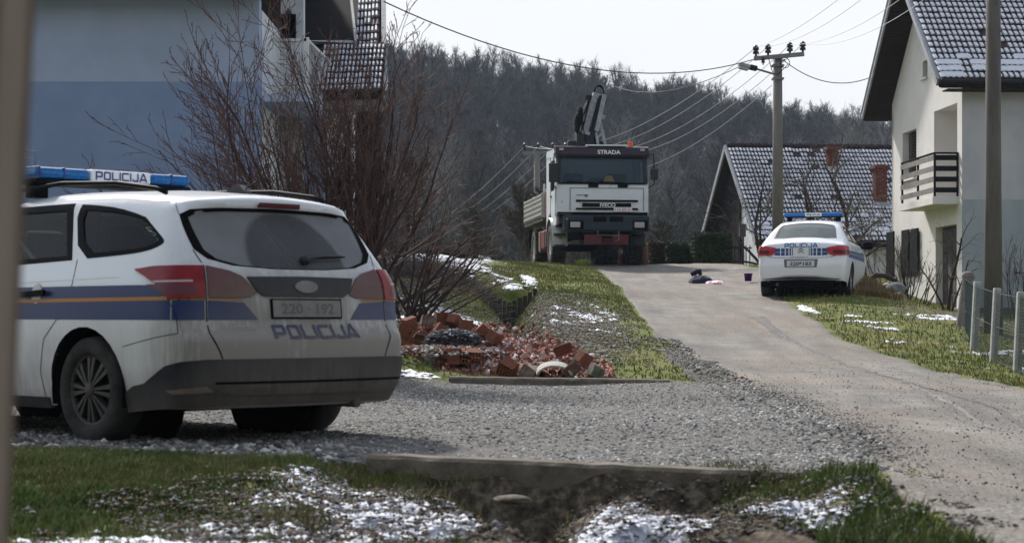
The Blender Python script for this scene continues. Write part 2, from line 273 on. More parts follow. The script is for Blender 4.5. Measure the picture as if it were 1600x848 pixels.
def block_text(txt,w,h,st=.19):
    """wide square-cut capitals from strokes"""
    c=.16; a=st/2; W1=1.0
    G={'P':[[(a,0),(a,1-a),(W1-c,1-a),(W1-a,1-c-.02),(W1-a,.48),(W1-c,.38),(a,.38)]],'O':[[(c,a),(W1-c,a),(W1-a,c),(W1-a,1-c),(W1-c,1-a),(c,1-a),(a,1-c),(a,c),(c,a)]],'L':[[(a,1),(a,a),(W1-.08,a)]],'I':[[(a,0),(a,1)]],
       'C':[[(W1,1-a),(c,1-a),(a,1-c),(a,c),(c,a),(W1,a)]],'J':[[(W1-a-.1,1),(W1-a-.1,c),(W1-c-.1,a),(c,a),(a,c),(a,.30)]],'A':[[(0.02,0),(.47,1-a*.4),(.58,1-a*.4),(1.03,0)],[(.22,.27),(.84,.27)]]}
    WD={'I':st,'L':.92,'J':.9,'A':1.05}; V=[];Fc=[];x=0
    for ch in txt:
        for pl in G[ch]:
            P=resample(pl,.14,False); n=len(P); cl=np.allclose(P[0],P[-1]); L_=[];R_=[]
            for i in range(n):
                d0=P[i]-P[i-1] if i>0 else (P[0]-P[-2] if cl else P[1]-P[0]); d1=P[i+1]-P[i] if i<n-1 else (P[1]-P[0] if cl else P[-1]-P[-2]); d0=d0/np.linalg.norm(d0);d1=d1/np.linalg.norm(d1); n0=np.array([-d0[1],d0[0]]);n1=np.array([-d1[1],d1[0]]); m=n0+n1; m/=np.linalg.norm(m); q=a/max(.5,m@n0); L_.append(P[i]+m*q);R_.append(P[i]-m*q)
            k=len(V)
            for l,r in zip(L_,R_): V+=[(l[0]+x,l[1]),(r[0]+x,r[1])]
            Fc+=[[k+2*i,k+2*i+1,k+2*i+3,k+2*i+2] for i in range(n-1)]
        x+=WD.get(ch,W1)+.17
    V=np.array(V); x-=.17; V[:,0]=(V[:,0]/x-.5)*w; V[:,1]=(V[:,1]-.5)*h; return V,Fc
# ---------------- wrapped bodies (car shells) ----------------
def smax(a,b,k):
    h=np.clip(.5+.5*(a-b)/k,0,1); return b*(1-h)+a*h+k*h*(1-h)
def prof(keys,sm=.012):
    xs=np.array([k[0] for k in keys],float); ys=np.array([k[1] for k in keys],float)
    g=np.linspace(xs[0],xs[-1],400); v=np.interp(g,xs,ys); n=max(1,int(len(g)*sm)); ker=np.ones(2*n+1)/(2*n+1)
    for _ in range(2): v=np.convolve(np.pad(v,n,mode='edge'),ker,'valid')
    return lambda t:np.interp(t,g,v)
def inpoly(P,poly):
    x,y=P[:,0],P[:,1]; poly=np.asarray(poly); n=len(poly); r=np.zeros(len(P),bool); j=n-1
    for i in range(n):
        xi,yi=poly[i]; xj,yj=poly[j]; c=((yi>y)!=(yj>y)); 
        if yi!=yj: r^=c&(x<(xj-xi)*(y-yi)/(yj-yi)+xi)
        j=i
    return r
def resample(poly,h,closed=True):
    out=[]; n=len(poly)
    for i in range(n if closed else n-1):
        a=np.array(poly[i],float); b=np.array(poly[(i+1)%n],float); k=max(1,int(np.ceil(np.linalg.norm(b-a)/h)))
        for t in range(k): out.append(a+(b-a)*t/k)
    if not closed: out.append(np.array(poly[-1],float))
    return np.array(out)
def smoothpoly(pts,it=2):
    P=np.array(pts,float)
    for _ in range(it):
        Q=np.roll(P,-1,0); P=np.stack([P*.75+Q*.25,P*.25+Q*.75],1).reshape(-1,2)
    return P
def cdt(outline,holes,h):
    o=resample(outline,h); hs=[resample(q,h) for q in holes]
    lo=o.min(0);hi=o.max(0); gx,gy=np.meshgrid(np.arange(lo[0]+h/2,hi[0],h),np.arange(lo[1]+h/2,hi[1],h)); G=np.stack([gx.ravel(),gy.ravel()],1)
    k=inpoly(G,o)
    for q in hs: k&=~inpoly(G,q)
    G=G[k]; B=np.vstack([o]+hs)
    if len(G):
        d=np.min(((G[:,None]-B[None])**2).sum(-1),1); G=G[d>(h*.55)**2]
    V=[Vector(p) for p in B]+[Vector(p) for p in G]; E=[];k=0
    for q in [o]+hs:
        n=len(q); E+=[(k+i,k+(i+1)%n) for i in range(n)]; k+=n
    v,e,f,*_=geometry.delaunay_2d_cdt(V,E,[],0,1e-6)
    P=np.array([p[:] for p in v]); Fc=np.array([t[:] for t in f]); C=P[Fc].mean(1); k=inpoly(C,o)
    for q in hs: k&=~inpoly(C,q)
    return P,Fc[k]
class Wrap:
    def __init__(s,f,CX0,CX1,CY,LC,zc=.9): s.f=f;s.a=(CX0,CX1,CY,LC)
    def ray(s,u):
        CX0,CX1,CY,LC=s.a; sg=np.where(u<0,-1.,1.); a=np.abs(u); U1=CY;U2=CY+LC;U3=U2+(CX1-CX0);U4=U3+LC; c=[a<U1,a<U2,a<U3,a<U4]
        ox=np.select(c,[CX0+0*a,CX0+0*a,CX0+(a-U2),CX1+0*a],CX1); oy=np.select(c,[a,CY+0*a,CY+0*a,CY+0*a],np.clip(CY-(a-U4),0,9))
        an=np.select(c,[0*a,(a-U1)/LC*PI/2,PI/2+0*a,PI/2+(a-U3)/LC*PI/2],PI); return ox,oy*sg,-np.cos(an),np.sin(an)*sg
    def hit(s,u,z,off=0):
        u=np.asarray(u,float);z=np.asarray(z,float); ox,oy,dx,dy=s.ray(u); lo=np.zeros_like(u);hi=np.full_like(u,2.)
        for _ in range(24):
            m=(lo+hi)/2; v=s.f(ox+dx*m,oy+dy*m,z)-off; lo=np.where(v<0,m,lo);hi=np.where(v<0,hi,m)
        return np.stack([ox+dx*hi,oy+dy*hi,z],-1)
    def top(s,x,y,off=0):
        lo=np.full_like(x,.5);hi=np.full_like(x,2.2)
        for _ in range(24):
            m=(lo+hi)/2; v=s.f(x,y,m)-off; lo=np.where(v<0,m,lo);hi=np.where(v<0,hi,m)
        return np.stack([x,y,hi],-1)
    def normals(s,P):
        e=2e-3; x,y,z=P.T; g=np.stack([s.f(x+e,y,z)-s.f(x-e,y,z),s.f(x,y+e,z)-s.f(x,y-e,z),s.f(x,y,z+e)-s.f(x,y,z-e)],-1); return g/np.maximum(np.linalg.norm(g,axis=1,keepdims=True),1e-9)
    def _mk(s,name,P,Fc,m,parent,thick,label=None):
        Nn=s.normals(P); nv=len(P); C=P[Fc]; fn=np.cross(C[:,1]-C[:,0],C[:,2]-C[:,0]); fl=(fn*Nn[Fc[:,0]]).sum(1)<0; Fc=Fc.copy(); Fc[fl]=Fc[fl][:,::-1]
        V=P; nn=Nn; Fl=[list(t) for t in Fc]
        if thick:
            ed={}
            for t in Fl:
                for i in range(3): ed[(t[i],t[(i+1)%3])]=1
            bd=[(a,b) for a,b in ed if (b,a) not in ed]; V=np.vstack([P,P-Nn*thick]); nn=np.vstack([Nn,Nn])
            Fl+=[[b,a,a+nv,b+nv] for a,b in bd]
        me=bpy.data.meshes.new(name); me.from_pydata([tuple(p) for p in V],[],Fl); me.materials.append(MATS[m]); me.polygons.foreach_set('use_smooth',[True]*len(Fl)); me.update(); me.normals_split_custom_set_from_vertices([tuple(q) for q in nn])
        return link(name,me,parent,label=label)
    def patch(s,name,outline,m,parent,off=0,h=.05,holes=(),thick=0,mirror=False,label=None):
        P,Fc=cdt(outline,holes,h); Q=s.hit(P[:,0],P[:,1],off)
        if mirror: Q=Q*np.array([1,-1,1])
        return s._mk(name,Q,Fc,m,parent,thick,label)
    def toppatch(s,name,outline,m,parent,off=0,h=.05,holes=(),thick=0,edge3d=None,label=None):
        P,Fc=cdt(outline,holes,h); Q=s.top(P[:,0],P[:,1],off)
        if edge3d is not None:
            D=((P[:,None]-edge3d[None,:,:2])**2).sum(-1); j=D.argmin(1); k=D[np.arange(len(P)),j]<1e-7; Q[k]=edge3d[j[k]]
        return s._mk(name,Q,Fc,m,parent,thick,label)
    def strip(s,name,pts,w,m,parent,off=.0015,mirror=False,h=.03,thick=0):
        c=resample(pts,h,False); d=np.gradient(c,axis=0); d/=np.linalg.norm(d,axis=1,keepdims=True); n=np.stack([-d[:,1],d[:,0]],1)*w/2
        A=c+n;B=c-n; P=np.vstack([A,B]); k=len(c); Fc=np.array([[i,i+1,k+i] for i in range(k-1)]+[[i+1,k+i+1,k+i] for i in range(k-1)]); Q=s.hit(P[:,0],P[:,1],off)
        if mirror: Q=Q*np.array([1,-1,1])
        return s._mk(name,Q,Fc,m,parent,thick)
def mir(pl): return [(-a,b) for a,b in pl]
def arch(uc,zc,r,a0=180,a1=0,n=18,zb=.22):
    t=math.asin(max(-1,(zb-zc)/r)); A=np.linspace(PI-t,t,n); return [(uc+r*math.cos(a),zc+r*math.sin(a)) for a in A]
def make_wheel(name,parent,x,y,side,r=.32,wd=.21,rim=.215,cap='hubcap',spokes=8,label=None):
    """wheel = tyre + rim + cover; side +1: outer face to +y"""
    w=thing(name,None,None,(x,y,r)); w.parent=parent
    if side<0: w.rotation_euler=(0,0,PI)
    h=wd/2
    MB().lathe([(rim-.01,-h*.8),(rim+.02,-h),(r-.03,-h),(r-.006,-h*.78),(r,-h*.3),(r,h*.3),(r-.006,h*.78),(r-.03,h),(rim+.02,h),(rim-.01,h*.8),(rim-.01,-h*.8)],(0,0,0),n=40).build('tyre','tyre',w)
    MB().lathe([(.0,h*.15),(rim*.9,h*.15),(rim*.95,h*.62),(rim,h*.8)],(0,0,0),n=32).build('rim','rim_dark',w)
    b=MB(); b.smooth=False
    for k in range(spokes):
        a=2*PI*k/spokes
        for da in(-.17,.17):
            pts=[(.045,a+da*1.6),(rim*.93,a+da*1.25),(rim*.93,a+da*.35),(.045,a+da*.2)]
            P=[(q*math.cos(t),q*math.sin(t)) for q,t in pts]
            vs=[(p[0],h*.86 if i in(0,3) else h*.72,p[1]) for i,p in enumerate(P)]+[(p[0],h*.4,p[1]) for p in P]
            b.add(vs,[(0,1,2,3),(0,4,5,1),(1,5,6,2),(2,6,7,3),(3,7,4,0)])
    b.lathe([(0,h*.95),(.035,h*.93),(.05,h*.84),(.05,h*.5)],(0,0,0),n=20); b.lathe([(rim*.9,h*.5),(rim*.9,h*.72),(rim*.97,h*.82),(rim*1.0,h*.75)],(0,0,0),n=32)
    b.build('wheel_cover',cap,w); return w
# ================= GROUND =================
_zr=prof([(-5,-.92),(5,-.87),(9,-.80),(12,-.78),(20,-.75),(24,-.60),(28,-.31),(36.6,.35),(45,.87),(51.7,1.42),(58,1.56),(64,1.45),(75,.9),(100,-1.5),(130,-3),(600,-3)],.006)
ROADL,ROADR=2.1,5.0
CP=[]
for Y in(5,7,9,12,16,20,24,28,32,36.6,41,45,50,56,62): CP+=[(ROADL+.2,Y,0.),(3.6,Y,0.),(ROADR-.1,Y,0.)]
def cp(px,py,Y,d=0): CP.append(((px-800)/F*Y,Y,(H-py)/F*Y-float(_zr(Y))+d))
# gravel yard is flat
for X,Y in((-1.5,9.8),(-1.5,12),(-1.2,16),(-1,19.5),(-4,11),(-4,14),(-4,19),(-8,11),(-8,16),(-8,20),(.5,11),(.5,15),(.5,19.6),(-12,12),(-12,18)): CP.append((X,Y,-.755-float(_zr(Y))))
for a in((60,700,11),(250,702,10.9),(60,790,8.0),(300,800,7.8),(150,848,6.6),(480,720,10.2),(430,800,8.0),(560,760,9.3),(560,848,7.2),(1290,752,8.9),(1380,790,8.0),(1400,848,6.8),(1200,770,8.8),(950,788,8.2),(900,830,7.3),(1050,838,7.2),(760,800,8.2),(950,848,6.2),(1300,820,7.6)): cp(*a)
for a in((640,560,21),(640,480,25),(640,440,30),(640,402,36),(700,400,38),(760,405,45),(800,412,50),(860,413,51),(800,430,40),(760,440,36),(840,440,38),(880,430,42),(760,452,34.5),(838,456,34.5),(880,458,34),(930,440,38),(960,470,34),
  (900,500,29),(940,520,27),(1000,545,24),(1080,580,21.5),(1000,585,21),(900,560,24),(720,560,22),(700,520,24),(740,500,28),(560,420,33),(560,500,22),(400,430,33),(300,460,28),(300,560,20.5),(520,405,40),(300,410,45),(600,402,55),
  (1300,505,30),(1420,545,26.5),(1500,580,23.5),(1588,582,24),(1520,548,28),(1551,566,26),(1600,600,21.5),(1680,690,15),(1800,800,10),
  (1330,468,36),(1280,478,34.5),(1350,436,39),(1320,440,41),(1400,462,38),(1385,452,40),(1440,490,43),(1440,500,40),(1500,492,47),(1400,480,52),(1600,500,47),(1600,520,38),(1700,520,30),(1180,414,50),(1250,424,46),(1130,412,52),(1300,425,46),(1350,430,50),(1060,412,56),(1140,412,58),(1250,420,60),(1400,430,62)): cp(*a)
CP=np.array(CP); _S=np.array([1.6,1.0])
def _ker(a,b): d=np.sqrt((((a[:,None]-b[None])*_S)**2).sum(-1)+.02); return d*np.exp(-d/14.)*-1
_K=-_ker(CP[:,:2],CP[:,:2]); 
def _phi(d): return np.exp(-d/7.0)
def _dist(a,b): return np.sqrt((((a[:,None]-b[None])*_S)**2).sum(-1)+.01)
_Wt=np.linalg.solve(_phi(_dist(CP[:,:2],CP[:,:2]))+np.eye(len(CP))*.01,CP[:,2])
HEADY=9.75
def gz(X,Y,rough=True):
    X=np.atleast_1d(np.asarray(X,float)); Y=np.atleast_1d(np.asarray(Y,float)); z=_zr(Y).copy(); P=np.stack([X,Y],1)
    for i in range(0,len(P),20000): z[i:i+20000]+=_phi(_dist(P[i:i+20000],CP[:,:2]))@_Wt
    # ditch beyond the yard, closed by the board wall at Y=34
    cx=.02+.10*np.sin(Y*.5); t=np.clip((Y-20.4)/3,0,1)*(Y<34.3); bot=np.interp(Y,[20,22,34],[-.72,-.70,-.22])
    prof_=bot+np.abs(X-cx)*np.interp(Y,[20,24,34],[.35,.75,1.25]); z=np.where((t>0)&(prof_<z),z*(1-t)+prof_*t,z)
    # near ditch in front of the first headwall
    e=np.clip((9.95-.187*(X+.74)-Y-.07)/.12,0,1); by=9.95-.187*(X+.74)-Y
    lip=.13*np.exp(-np.clip(by,0,9)/1.3)*np.clip((X+1.05)/.3,0,1)*np.clip((1.55-X)/.25,0,1)
    pit=.30*np.exp(-((X-.12)/.34)**2-((by-.45)/.34)**2)+.26*np.exp(-((X+.05-by*.12)/.20)**2)*np.clip(by,0,1)+.26*np.exp(-((X-.78)/.22)**2-((by-.9)/.5)**2)+.34*np.exp(-((X-1.22)/.2)**2-((by-1.6)/.35)**2)+.3*np.exp(-((X-.62)/.2)**2-((by-2.4)/.5)**2)
    lump=(fbm(X,Y,3.2,201)-.5)*.22*np.exp(-((X-.5)/.9)**4)*np.clip(by*2,0,1)
    z=z-e*(lip+pit-lump)
    if rough:
        yard=((Y>HEADY)&(Y<20)&(X<2))|((X>ROADL)&(X<ROADR)); am=np.where(yard,.008,.05)*np.clip(20/np.maximum(Y,5),.6,1.5)
        z=z+(fbm(X,Y,1.3,3)-.5)*am*2.2+(fbm(X,Y,7,9,3)-.5)*am*1.1
    return z+CZ
def gz1(X,Y): return float(gz([X],[Y],False)[0])
def sheet(name,X,Y,Z,mats,kind='structure',tone=None,mask=None):
    ny,nx=X.shape; idx=np.arange(nx*ny).reshape(ny,nx); q=np.stack([idx[:-1,:-1],idx[:-1,1:],idx[1:,1:],idx[1:,:-1]],-1).reshape(-1,4)
    if mask is not None: q=q[mask.ravel()]
    me=npmesh(name,np.stack([X.ravel(),Y.ravel(),Z.ravel()],1),q,mats,tone=tone,smooth=True); return link(name,me,kind=kind)
# snow cover: patches as (px,py,Y,rx,ry,amount) on the land
SNOW=[(700,410,39,1.1,3.4,1.0),(745,402,45,.7,2.5,1.0),(800,462,35.6,.22,.9,.85),(826,440,38.2,.18,2.2,.95),(780,450,36.5,.3,1.2,.55),(640,475,27.5,.9,1.3,1.0),(680,490,26,.8,1.2,.95),(700,520,24,.9,1.3,.7),(640,412,35,1.2,2,.75),(900,500,29,.7,3.0,.5),(950,485,31,.5,2,.5),
 (640,585,20.3,.5,.25,.9),(520,765,9.2,.55,.5,.85),(600,790,8.6,.6,.6,1.05),(650,820,8,.6,.7,1.05),(500,830,7.4,.9,.6,.9),(150,835,6.9,1.0,.45,1.0),(300,842,6.8,.9,.4,.9),(1240,775,8.6,.30,.2,1.3),(1290,790,8.3,.25,.2,.8),(1400,825,7.6,.22,.25,1.1),(920,805,8.0,.42,.5,1.25),(1010,815,7.9,.30,.40,1.2),(830,838,7.4,.3,.35,1.1),(1140,795,8.3,.22,.3,1.1),(960,790,8.5,.3,.25,1.2),(620,745,9.3,.3,.3,1.15),(690,785,8.6,.35,.35,1.15),(760,825,7.7,.3,.35,1.15),(720,760,9.2,.25,.12,.9),(800,768,9.35,.35,.10,.8),(1000,775,9.1,.4,.12,.8),(700,845,7.6,.5,.5,.9),
 (1350,500,31,.55,.22,1.0),(1370,510,30,.35,.14,.95),(1260,483,33.8,.12,1.0,1.1),(1330,490,32.5,.2,.15,.8),(1470,520,33,1.0,1.2,.52),(1540,560,27.5,.9,.6,.6),(1590,590,24.5,.6,.6,.6),(1420,545,28,.5,.5,.35),(480,745,9.8,.4,.4,.6),(730,430,37,.5,2,.55)]
def snowf(X,Y):
    s=np.zeros_like(X)
    for px,py,Yc,rx,ry,a in SNOW:
        xc=(px-800)/F*Yc; d=((X-xc)/rx)**2+((Y-Yc)/ry)**2; s=np.maximum(s,a*np.exp(-d**1.3))
    return s
def barefn(X,Y):   # bare soil / dead leaves on ditch banks
    b=np.exp(-((X-.3)/1.0)**2)*(Y<HEADY+.2)*(Y>4)*1.3
    b=np.maximum(b,np.exp(-((X-.8)/1.0)**2-((Y-28)/6)**2)*1.0); b=np.maximum(b,np.exp(-((X+1.7)/1.0)**2-((Y-27)/5)**2)*.9)
    b=np.maximum(b,np.exp(-((X+.6)/1.2)**2-((Y-8.2)/1.3)**2)*.75); b=np.maximum(b,np.exp(-((X-8.2)/2)**2-((Y-33)/6)**2)*.7); b=np.maximum(b,np.exp(-((X+3.0)/1.6)**2-((Y-32)/4)**2)*1.0)
    return b
def gmat():
    m=bpy.data.materials.new('ground_mat'); m.use_nodes=True; nt=m.node_tree; p=nt.nodes['Principled BSDF']; L=nt.links.new; p.inputs['Roughness'].default_value=.92; p.inputs['Specular IOR Level'].default_value=.2
    tc=nt.nodes.new('ShaderNodeTexCoord')
    def noise(s,d=7,r=.6):
        n=nt.nodes.new('ShaderNodeTexNoise'); n.inputs['Scale'].default_value=s; n.inputs['Detail'].default_value=d; n.inputs['Roughness'].default_value=r; L(tc.outputs['Object'],n.inputs[0]); return n.outputs['Fac']
    def ramp(f,st):
        r=nt.nodes.new('ShaderNodeValToRGB'); e=r.color_ramp.elements
        while len(e)<len(st): e.new(.5)
        for q,(a,c) in zip(e,st): q.position=a; q.color=(*c,1)
        L(f,r.inputs[0]); return r.outputs[0]
    def at_(n): a=nt.nodes.new('ShaderNodeAttribute'); a.attribute_name=n; return a.outputs['Fac']
    def ma(op,x,y,cl=False):
        q=nt.nodes.new('ShaderNodeMath'); q.operation=op; q.use_clamp=cl
        for i,v in enumerate((x,y)):
            if isinstance(v,(int,float)): q.inputs[i].default_value=v
            else: L(v,q.inputs[i])
        return q.outputs[0]
    def mix(f,A,B):
        x=nt.nodes.new('ShaderNodeMix'); x.data_type='RGBA'; L(f,x.inputs['Factor']); L(A,x.inputs['A']); L(B,x.inputs['B']); return x.outputs['Result']
    grass=ramp(noise(2.2),[(.30,(.040,.055,.012)),(.44,(.09,.112,.02)),(.55,(.155,.165,.035)),(.68,(.21,.175,.07))])
    soil=ramp(noise(16),[(.35,(.03,.023,.017)),(.5,(.075,.06,.042)),(.62,(.17,.14,.10))])
    bare=ma('ADD',at_('bare'),ma('MULTIPLY',ma('SUBTRACT',noise(3.1),.5),1.6)); bf=ma('MULTIPLY',ma('SUBTRACT',bare,.42),4,True)
    col=mix(bf,grass,soil)
    sn=nt.nodes.new('ShaderNodeRGB'); sn.outputs[0].default_value=(.60,.63,.69,1)
    sf=ma('MULTIPLY',ma('SUBTRACT',ma('ADD',at_('snow'),ma('ADD',ma('ADD',ma('MULTIPLY',ma('SUBTRACT',noise(14,6,.7),.5),1.5),ma('MULTIPLY',ma('SUBTRACT',noise(4.5,4,.6),.5),1.7)),ma('MULTIPLY',ma('SUBTRACT',noise(1.6,3),.5),.9))),.70),6,True)
    col=mix(sf,col,sn.outputs[0]); L(col,p.inputs['Base Color'])
    bn=nt.nodes.new('ShaderNodeBump'); bn.inputs['Strength'].default_value=.8; bn.inputs['Distance'].default_value=.05; L(ma('ADD',noise(22),ma('MULTIPLY',sf,.5)),bn.inputs['Height']); L(bn.outputs[0],p.inputs['Normal'])
    MATS['ground_mat']=m
gmat()
def ygrid(a,b,n,p=1.6): t=np.linspace(0,1,n); return a+(b-a)*t**p
ys=np.concatenate([ygrid(3.2,62,430,1.7),np.linspace(62,130,40)[1:]]); us=np.linspace(-1,1,361); us=np.sign(us)*np.abs(us)**1.25
GY=np.repeat(ys[:,None],len(us),1); GX=us[None,:]*(GY*.42+6.5)
GZ=gz(GX.ravel(),GY.ravel()).reshape(GX.shape)
# keep the land under the yard and the road sheets
gs=snowf(GX,GY); gb=barefn(GX,GY)
sheet('ground',GX,GY,GZ,'ground_mat',tone={'snow':gs.ravel(),'bare':gb.ravel()})
# far land out to the horizon and an added slope behind the camera
fx=np.linspace(-900,900,61); fy=np.array([-300,-60,0,3.0]+list(np.linspace(126,900,14)))
def farsheet(name,xs,ys,m,zf):
    X,Y=np.meshgrid(xs,ys); return sheet(name,X,Y,zf(X,Y),m)
mat('far_land',(.05,.055,.03),(.08,.075,.05),scale=.03,rough=.95)
farsheet('ground_beyond',np.linspace(-900,900,31),np.linspace(125,1500,20),'far_land',lambda X,Y:np.full_like(X,CZ-3.6)-(Y-125)*.002)
sheet('sky_blocking_slope',*(lambda X,Y:(X,Y,CZ-1.75+np.clip(-Y-12,0,150)*.36+(fbm(X,Y,.03,301)-.5)*9*np.clip((-Y-14)/40,0,1)))(*np.meshgrid(np.linspace(-400,400,61),np.concatenate([np.linspace(-420,-20,40),np.linspace(-18,3.25,12)]))),'far_land')  # unseen slope raised behind the camera to block low sky light and reflections
# ---- road ----
def road_mat():
    mat('road',(.125,.118,.108),(.215,.20,.178),scale=1.3,rough=.85,bump=.5,bscale=90,c=(.195,.165,.135),cscale=.35,cpos=(.42,.62))
    nt=MATS['road'].node_tree; p=nt.nodes['Principled BSDF']; L=nt.links.new; src=p.inputs['Base Color'].links[0].from_socket; tc=nt.nodes.new('ShaderNodeTexCoord')
    n=nt.nodes.new('ShaderNodeTexNoise'); n.inputs['Scale'].default_value=55; n.inputs['Detail'].default_value=4; L(tc.outputs['Object'],n.inputs[0])
    r=nt.nodes.new('ShaderNodeMapRange'); r.inputs[1].default_value=.3; r.inputs[2].default_value=.7; r.inputs[3].default_value=.35; r.inputs[4].default_value=1.65; L(n.outputs['Fac'],r.inputs[0])
    mp=nt.nodes.new('ShaderNodeMapping'); mp.inputs['Scale'].default_value=(1,.12,1); L(tc.outputs['Object'],mp.inputs[0]); n2=nt.nodes.new('ShaderNodeTexNoise'); n2.inputs['Scale'].default_value=3; n2.inputs['Detail'].default_value=5; L(mp.outputs[0],n2.inputs[0])
    r2=nt.nodes.new('ShaderNodeMapRange'); r2.inputs[1].default_value=.3; r2.inputs[2].default_value=.7; r2.inputs[3].default_value=.78; r2.inputs[4].default_value=1.22; L(n2.outputs['Fac'],r2.inputs[0])
    mu=nt.nodes.new('ShaderNodeMath'); mu.operation='MULTIPLY'; L(r.outputs[0],mu.inputs[0]); L(r2.outputs[0],mu.inputs[1])
    sc_=nt.nodes.new('ShaderNodeVectorMath'); sc_.operation='SCALE'; L(src,sc_.inputs[0]); L(mu.outputs[0],sc_.inputs['Scale']); L(sc_.outputs[0],p.inputs['Base Color'])
road_mat()
def ribbon(name,xl,xr,ys,dz,m,nx=30,kind='structure'):
    t=np.linspace(0,1,nx); A=xl(ys);B=xr(ys); X=A[:,None]+(B-A)[:,None]*t; Y=np.repeat(ys[:,None],nx,1); Z=gz(X.ravel(),Y.ravel()).reshape(X.shape)+dz
    Z[:,0]-=.05; Z[:,-1]-=.05; return sheet(name,X,Y,Z,m,kind)
yr=ygrid(3.4,66,400,1.5)
def edge(base,amp,s): return lambda y: base(y)+(fbm(y,0*y,1.4,s)-.5)*amp+(fbm(y,0*y,9,s+1,2)-.5)*amp*.35
RL=edge(lambda y:np.interp(y,[3,6.5,8.2,9.4,12,16,20,28,36,45,52,60],[1.38,1.52,1.64,1.76,2.05,2.2,2.33,2.08,2.12,2.2,2.05,1.7]),.16,21)
RR=edge(lambda y:np.interp(y,[3,20,24,28,34,38,41,44,48,52,66],[5.35,5.3,5.0,4.78,5.05,5.25,5.7,6.0,6.2,6.0,6.4]),.14,31)
ribbon('road',RL,RR,yr,.014,'road',40)
# concrete slab joint, cracks and tar seam running along the road
mat('tar',(.09,.086,.08),(.14,.132,.122),rough=.8); mat('pale_joint',(.25,.235,.21),(.16,.15,.135),scale=20,rough=.9); mat('grit',(.07,.066,.06),(.13,.12,.105),scale=18,rough=.95,bump=.6,bscale=60)
def crack(name,pts,w,m,dz=.019):
    V=[];Fc=[]; P=resample([((a-800)/F*y,y) for a,y in pts],.12,False); nz=(fbm(P[:,1],P[:,0],5,5)-.5)*.09; P[:,0]+=nz; ww=w*(.35+1.3*vnoise(P[:,1],P[:,0],4,8))
    z=gz(P[:,0],P[:,1])+dz
    for i in range(len(P)): V+=[(P[i,0]-ww[i],P[i,1],z[i]),(P[i,0]+ww[i],P[i,1],z[i])]
    Fc=[[2*i,2*i+1,2*i+3,2*i+2] for i in range(len(P)-1)]; me=npmesh(name,V,np.array(Fc),m); return link(name,me,kind='structure')
crack('road_crack',[(1190,32),(1220,28.5),(1260,26),(1330,23),(1400,20.8),(1500,17.5),(1640,14.5)],.028,'tar')
crack('road_joint',[(1215,28.6),(1262,25.7),(1340,22.5),(1420,19.9),(1490,16.3),(1600,13.4)],.022,'pale_joint',.017)
crack('road_joint',[(1015,44),(1035,42),(1050,40)],.03,'pale_joint',.018)
crack('road_patch',[(1180,31.8),(1200,29.8),(1218,28.4),(1225,27.8)],.07,'tar',.017)
# loose grit along the left edge of the road
ribbon('road_shoulder',lambda y:RL(y)-.28-.25*fbm(y,0*y,1.1,44),lambda y:RL(y)+.22*fbm(y,0*y,2.1,45),ygrid(11,25,160,1.3),.018,'grit',8)
# ---- gravel yard ----
mat('gravel_base',(.075,.073,.07),(.19,.18,.165),scale=26,rough=.95,bump=1.0,bscale=60,c=(.30,.295,.28),cscale=32,cpos=(.56,.62))
gy=np.linspace(HEADY+.0,20.05,230)
GL=lambda y:np.full_like(y,-14.); GR=edge(lambda y:np.interp(y,[9.7,11,14,17,20],[1.72,2.05,2.30,2.35,2.3]),.22,51)
def yard():
    nx=300; A=GL(gy);B=GR(gy); t=np.linspace(0,1,nx)**.6; X=A[:,None]+(B-A)[:,None]*t; Y=np.repeat(gy[:,None],nx,1)
    lo=np.interp(X,[-14,-3.0,-1.6,-.8,-.7,2.4],[11.15,11.0,10.35,9.95,9.9,9.35])+(fbm(X,X*0,3,61)-.5)*.25; hi=20.0+0*X; Y=lo+(Y-gy[0])/(gy[-1]-gy[0])*(hi-lo)
    Z=gz(X.ravel(),Y.ravel()).reshape(X.shape)+.022; Z[0]-=.06; Z[-1]-=.04; Z[:,-1]-=.03; return sheet('gravel_driveway',X,Y,Z,'gravel_base')
yard()
def stones(name,n,xr,yr,size,keep,tones,seed):
    g=np.random.default_rng(seed); x=g.uniform(*xr,n*3); y=yr[0]+(yr[1]-yr[0])*g.uniform(0,1,n*3)**1.15; k=keep(x,y); x=x[k][:n];y=y[k][:n]; n=len(x)
    base=np.array([(1,0,0),(0,1,0),(-1,0,0),(0,-1,0),(0,0,1),(0,0,-1)],float); s=size*(.45+1.0*g.random(n)**2.2); V=base[None]*(g.uniform(.55,1.25,(n,6,1)))*np.stack([s*g.uniform(.7,1.4,n),s*g.uniform(.7,1.4,n),s*g.uniform(.4,.8,n)],1)[:,None]
    a=g.uniform(0,2*PI,n); ca,sa=np.cos(a)[:,None],np.sin(a)[:,None]; V=np.stack([V[...,0]*ca-V[...,1]*sa,V[...,0]*sa+V[...,1]*ca,V[...,2]],-1); V[:,:4,2]+=g.uniform(-.3,.3,(n,4))*s[:,None]*.5
    z=gz(x,y)+.02+s*.1; V+=np.stack([x,y,z],1)[:,None]; Fb=np.array([(0,1,4),(1,2,4),(2,3,4),(3,0,4),(1,0,5),(2,1,5),(3,2,5),(0,3,5)]); Fc=(Fb[None]+np.arange(n)[:,None,None]*6).reshape(-1,3)
    t=np.array(tones)[g.integers(0,len(tones),n)]*g.uniform(.7,1.25,(n,1))*(.55+.9*fbm(x*.35,y,.8,412,3))[:,None]; me=npmesh(name,V.reshape(-1,3),Fc,'gravel_stone',tone=np.repeat(t,6,0)); return link(name,me,kind='stuff')
gt=[(.38,.37,.34),(.23,.23,.22),(.12,.12,.12),(.56,.55,.52),(.30,.27,.22),(.06,.06,.065),(.18,.17,.155)]
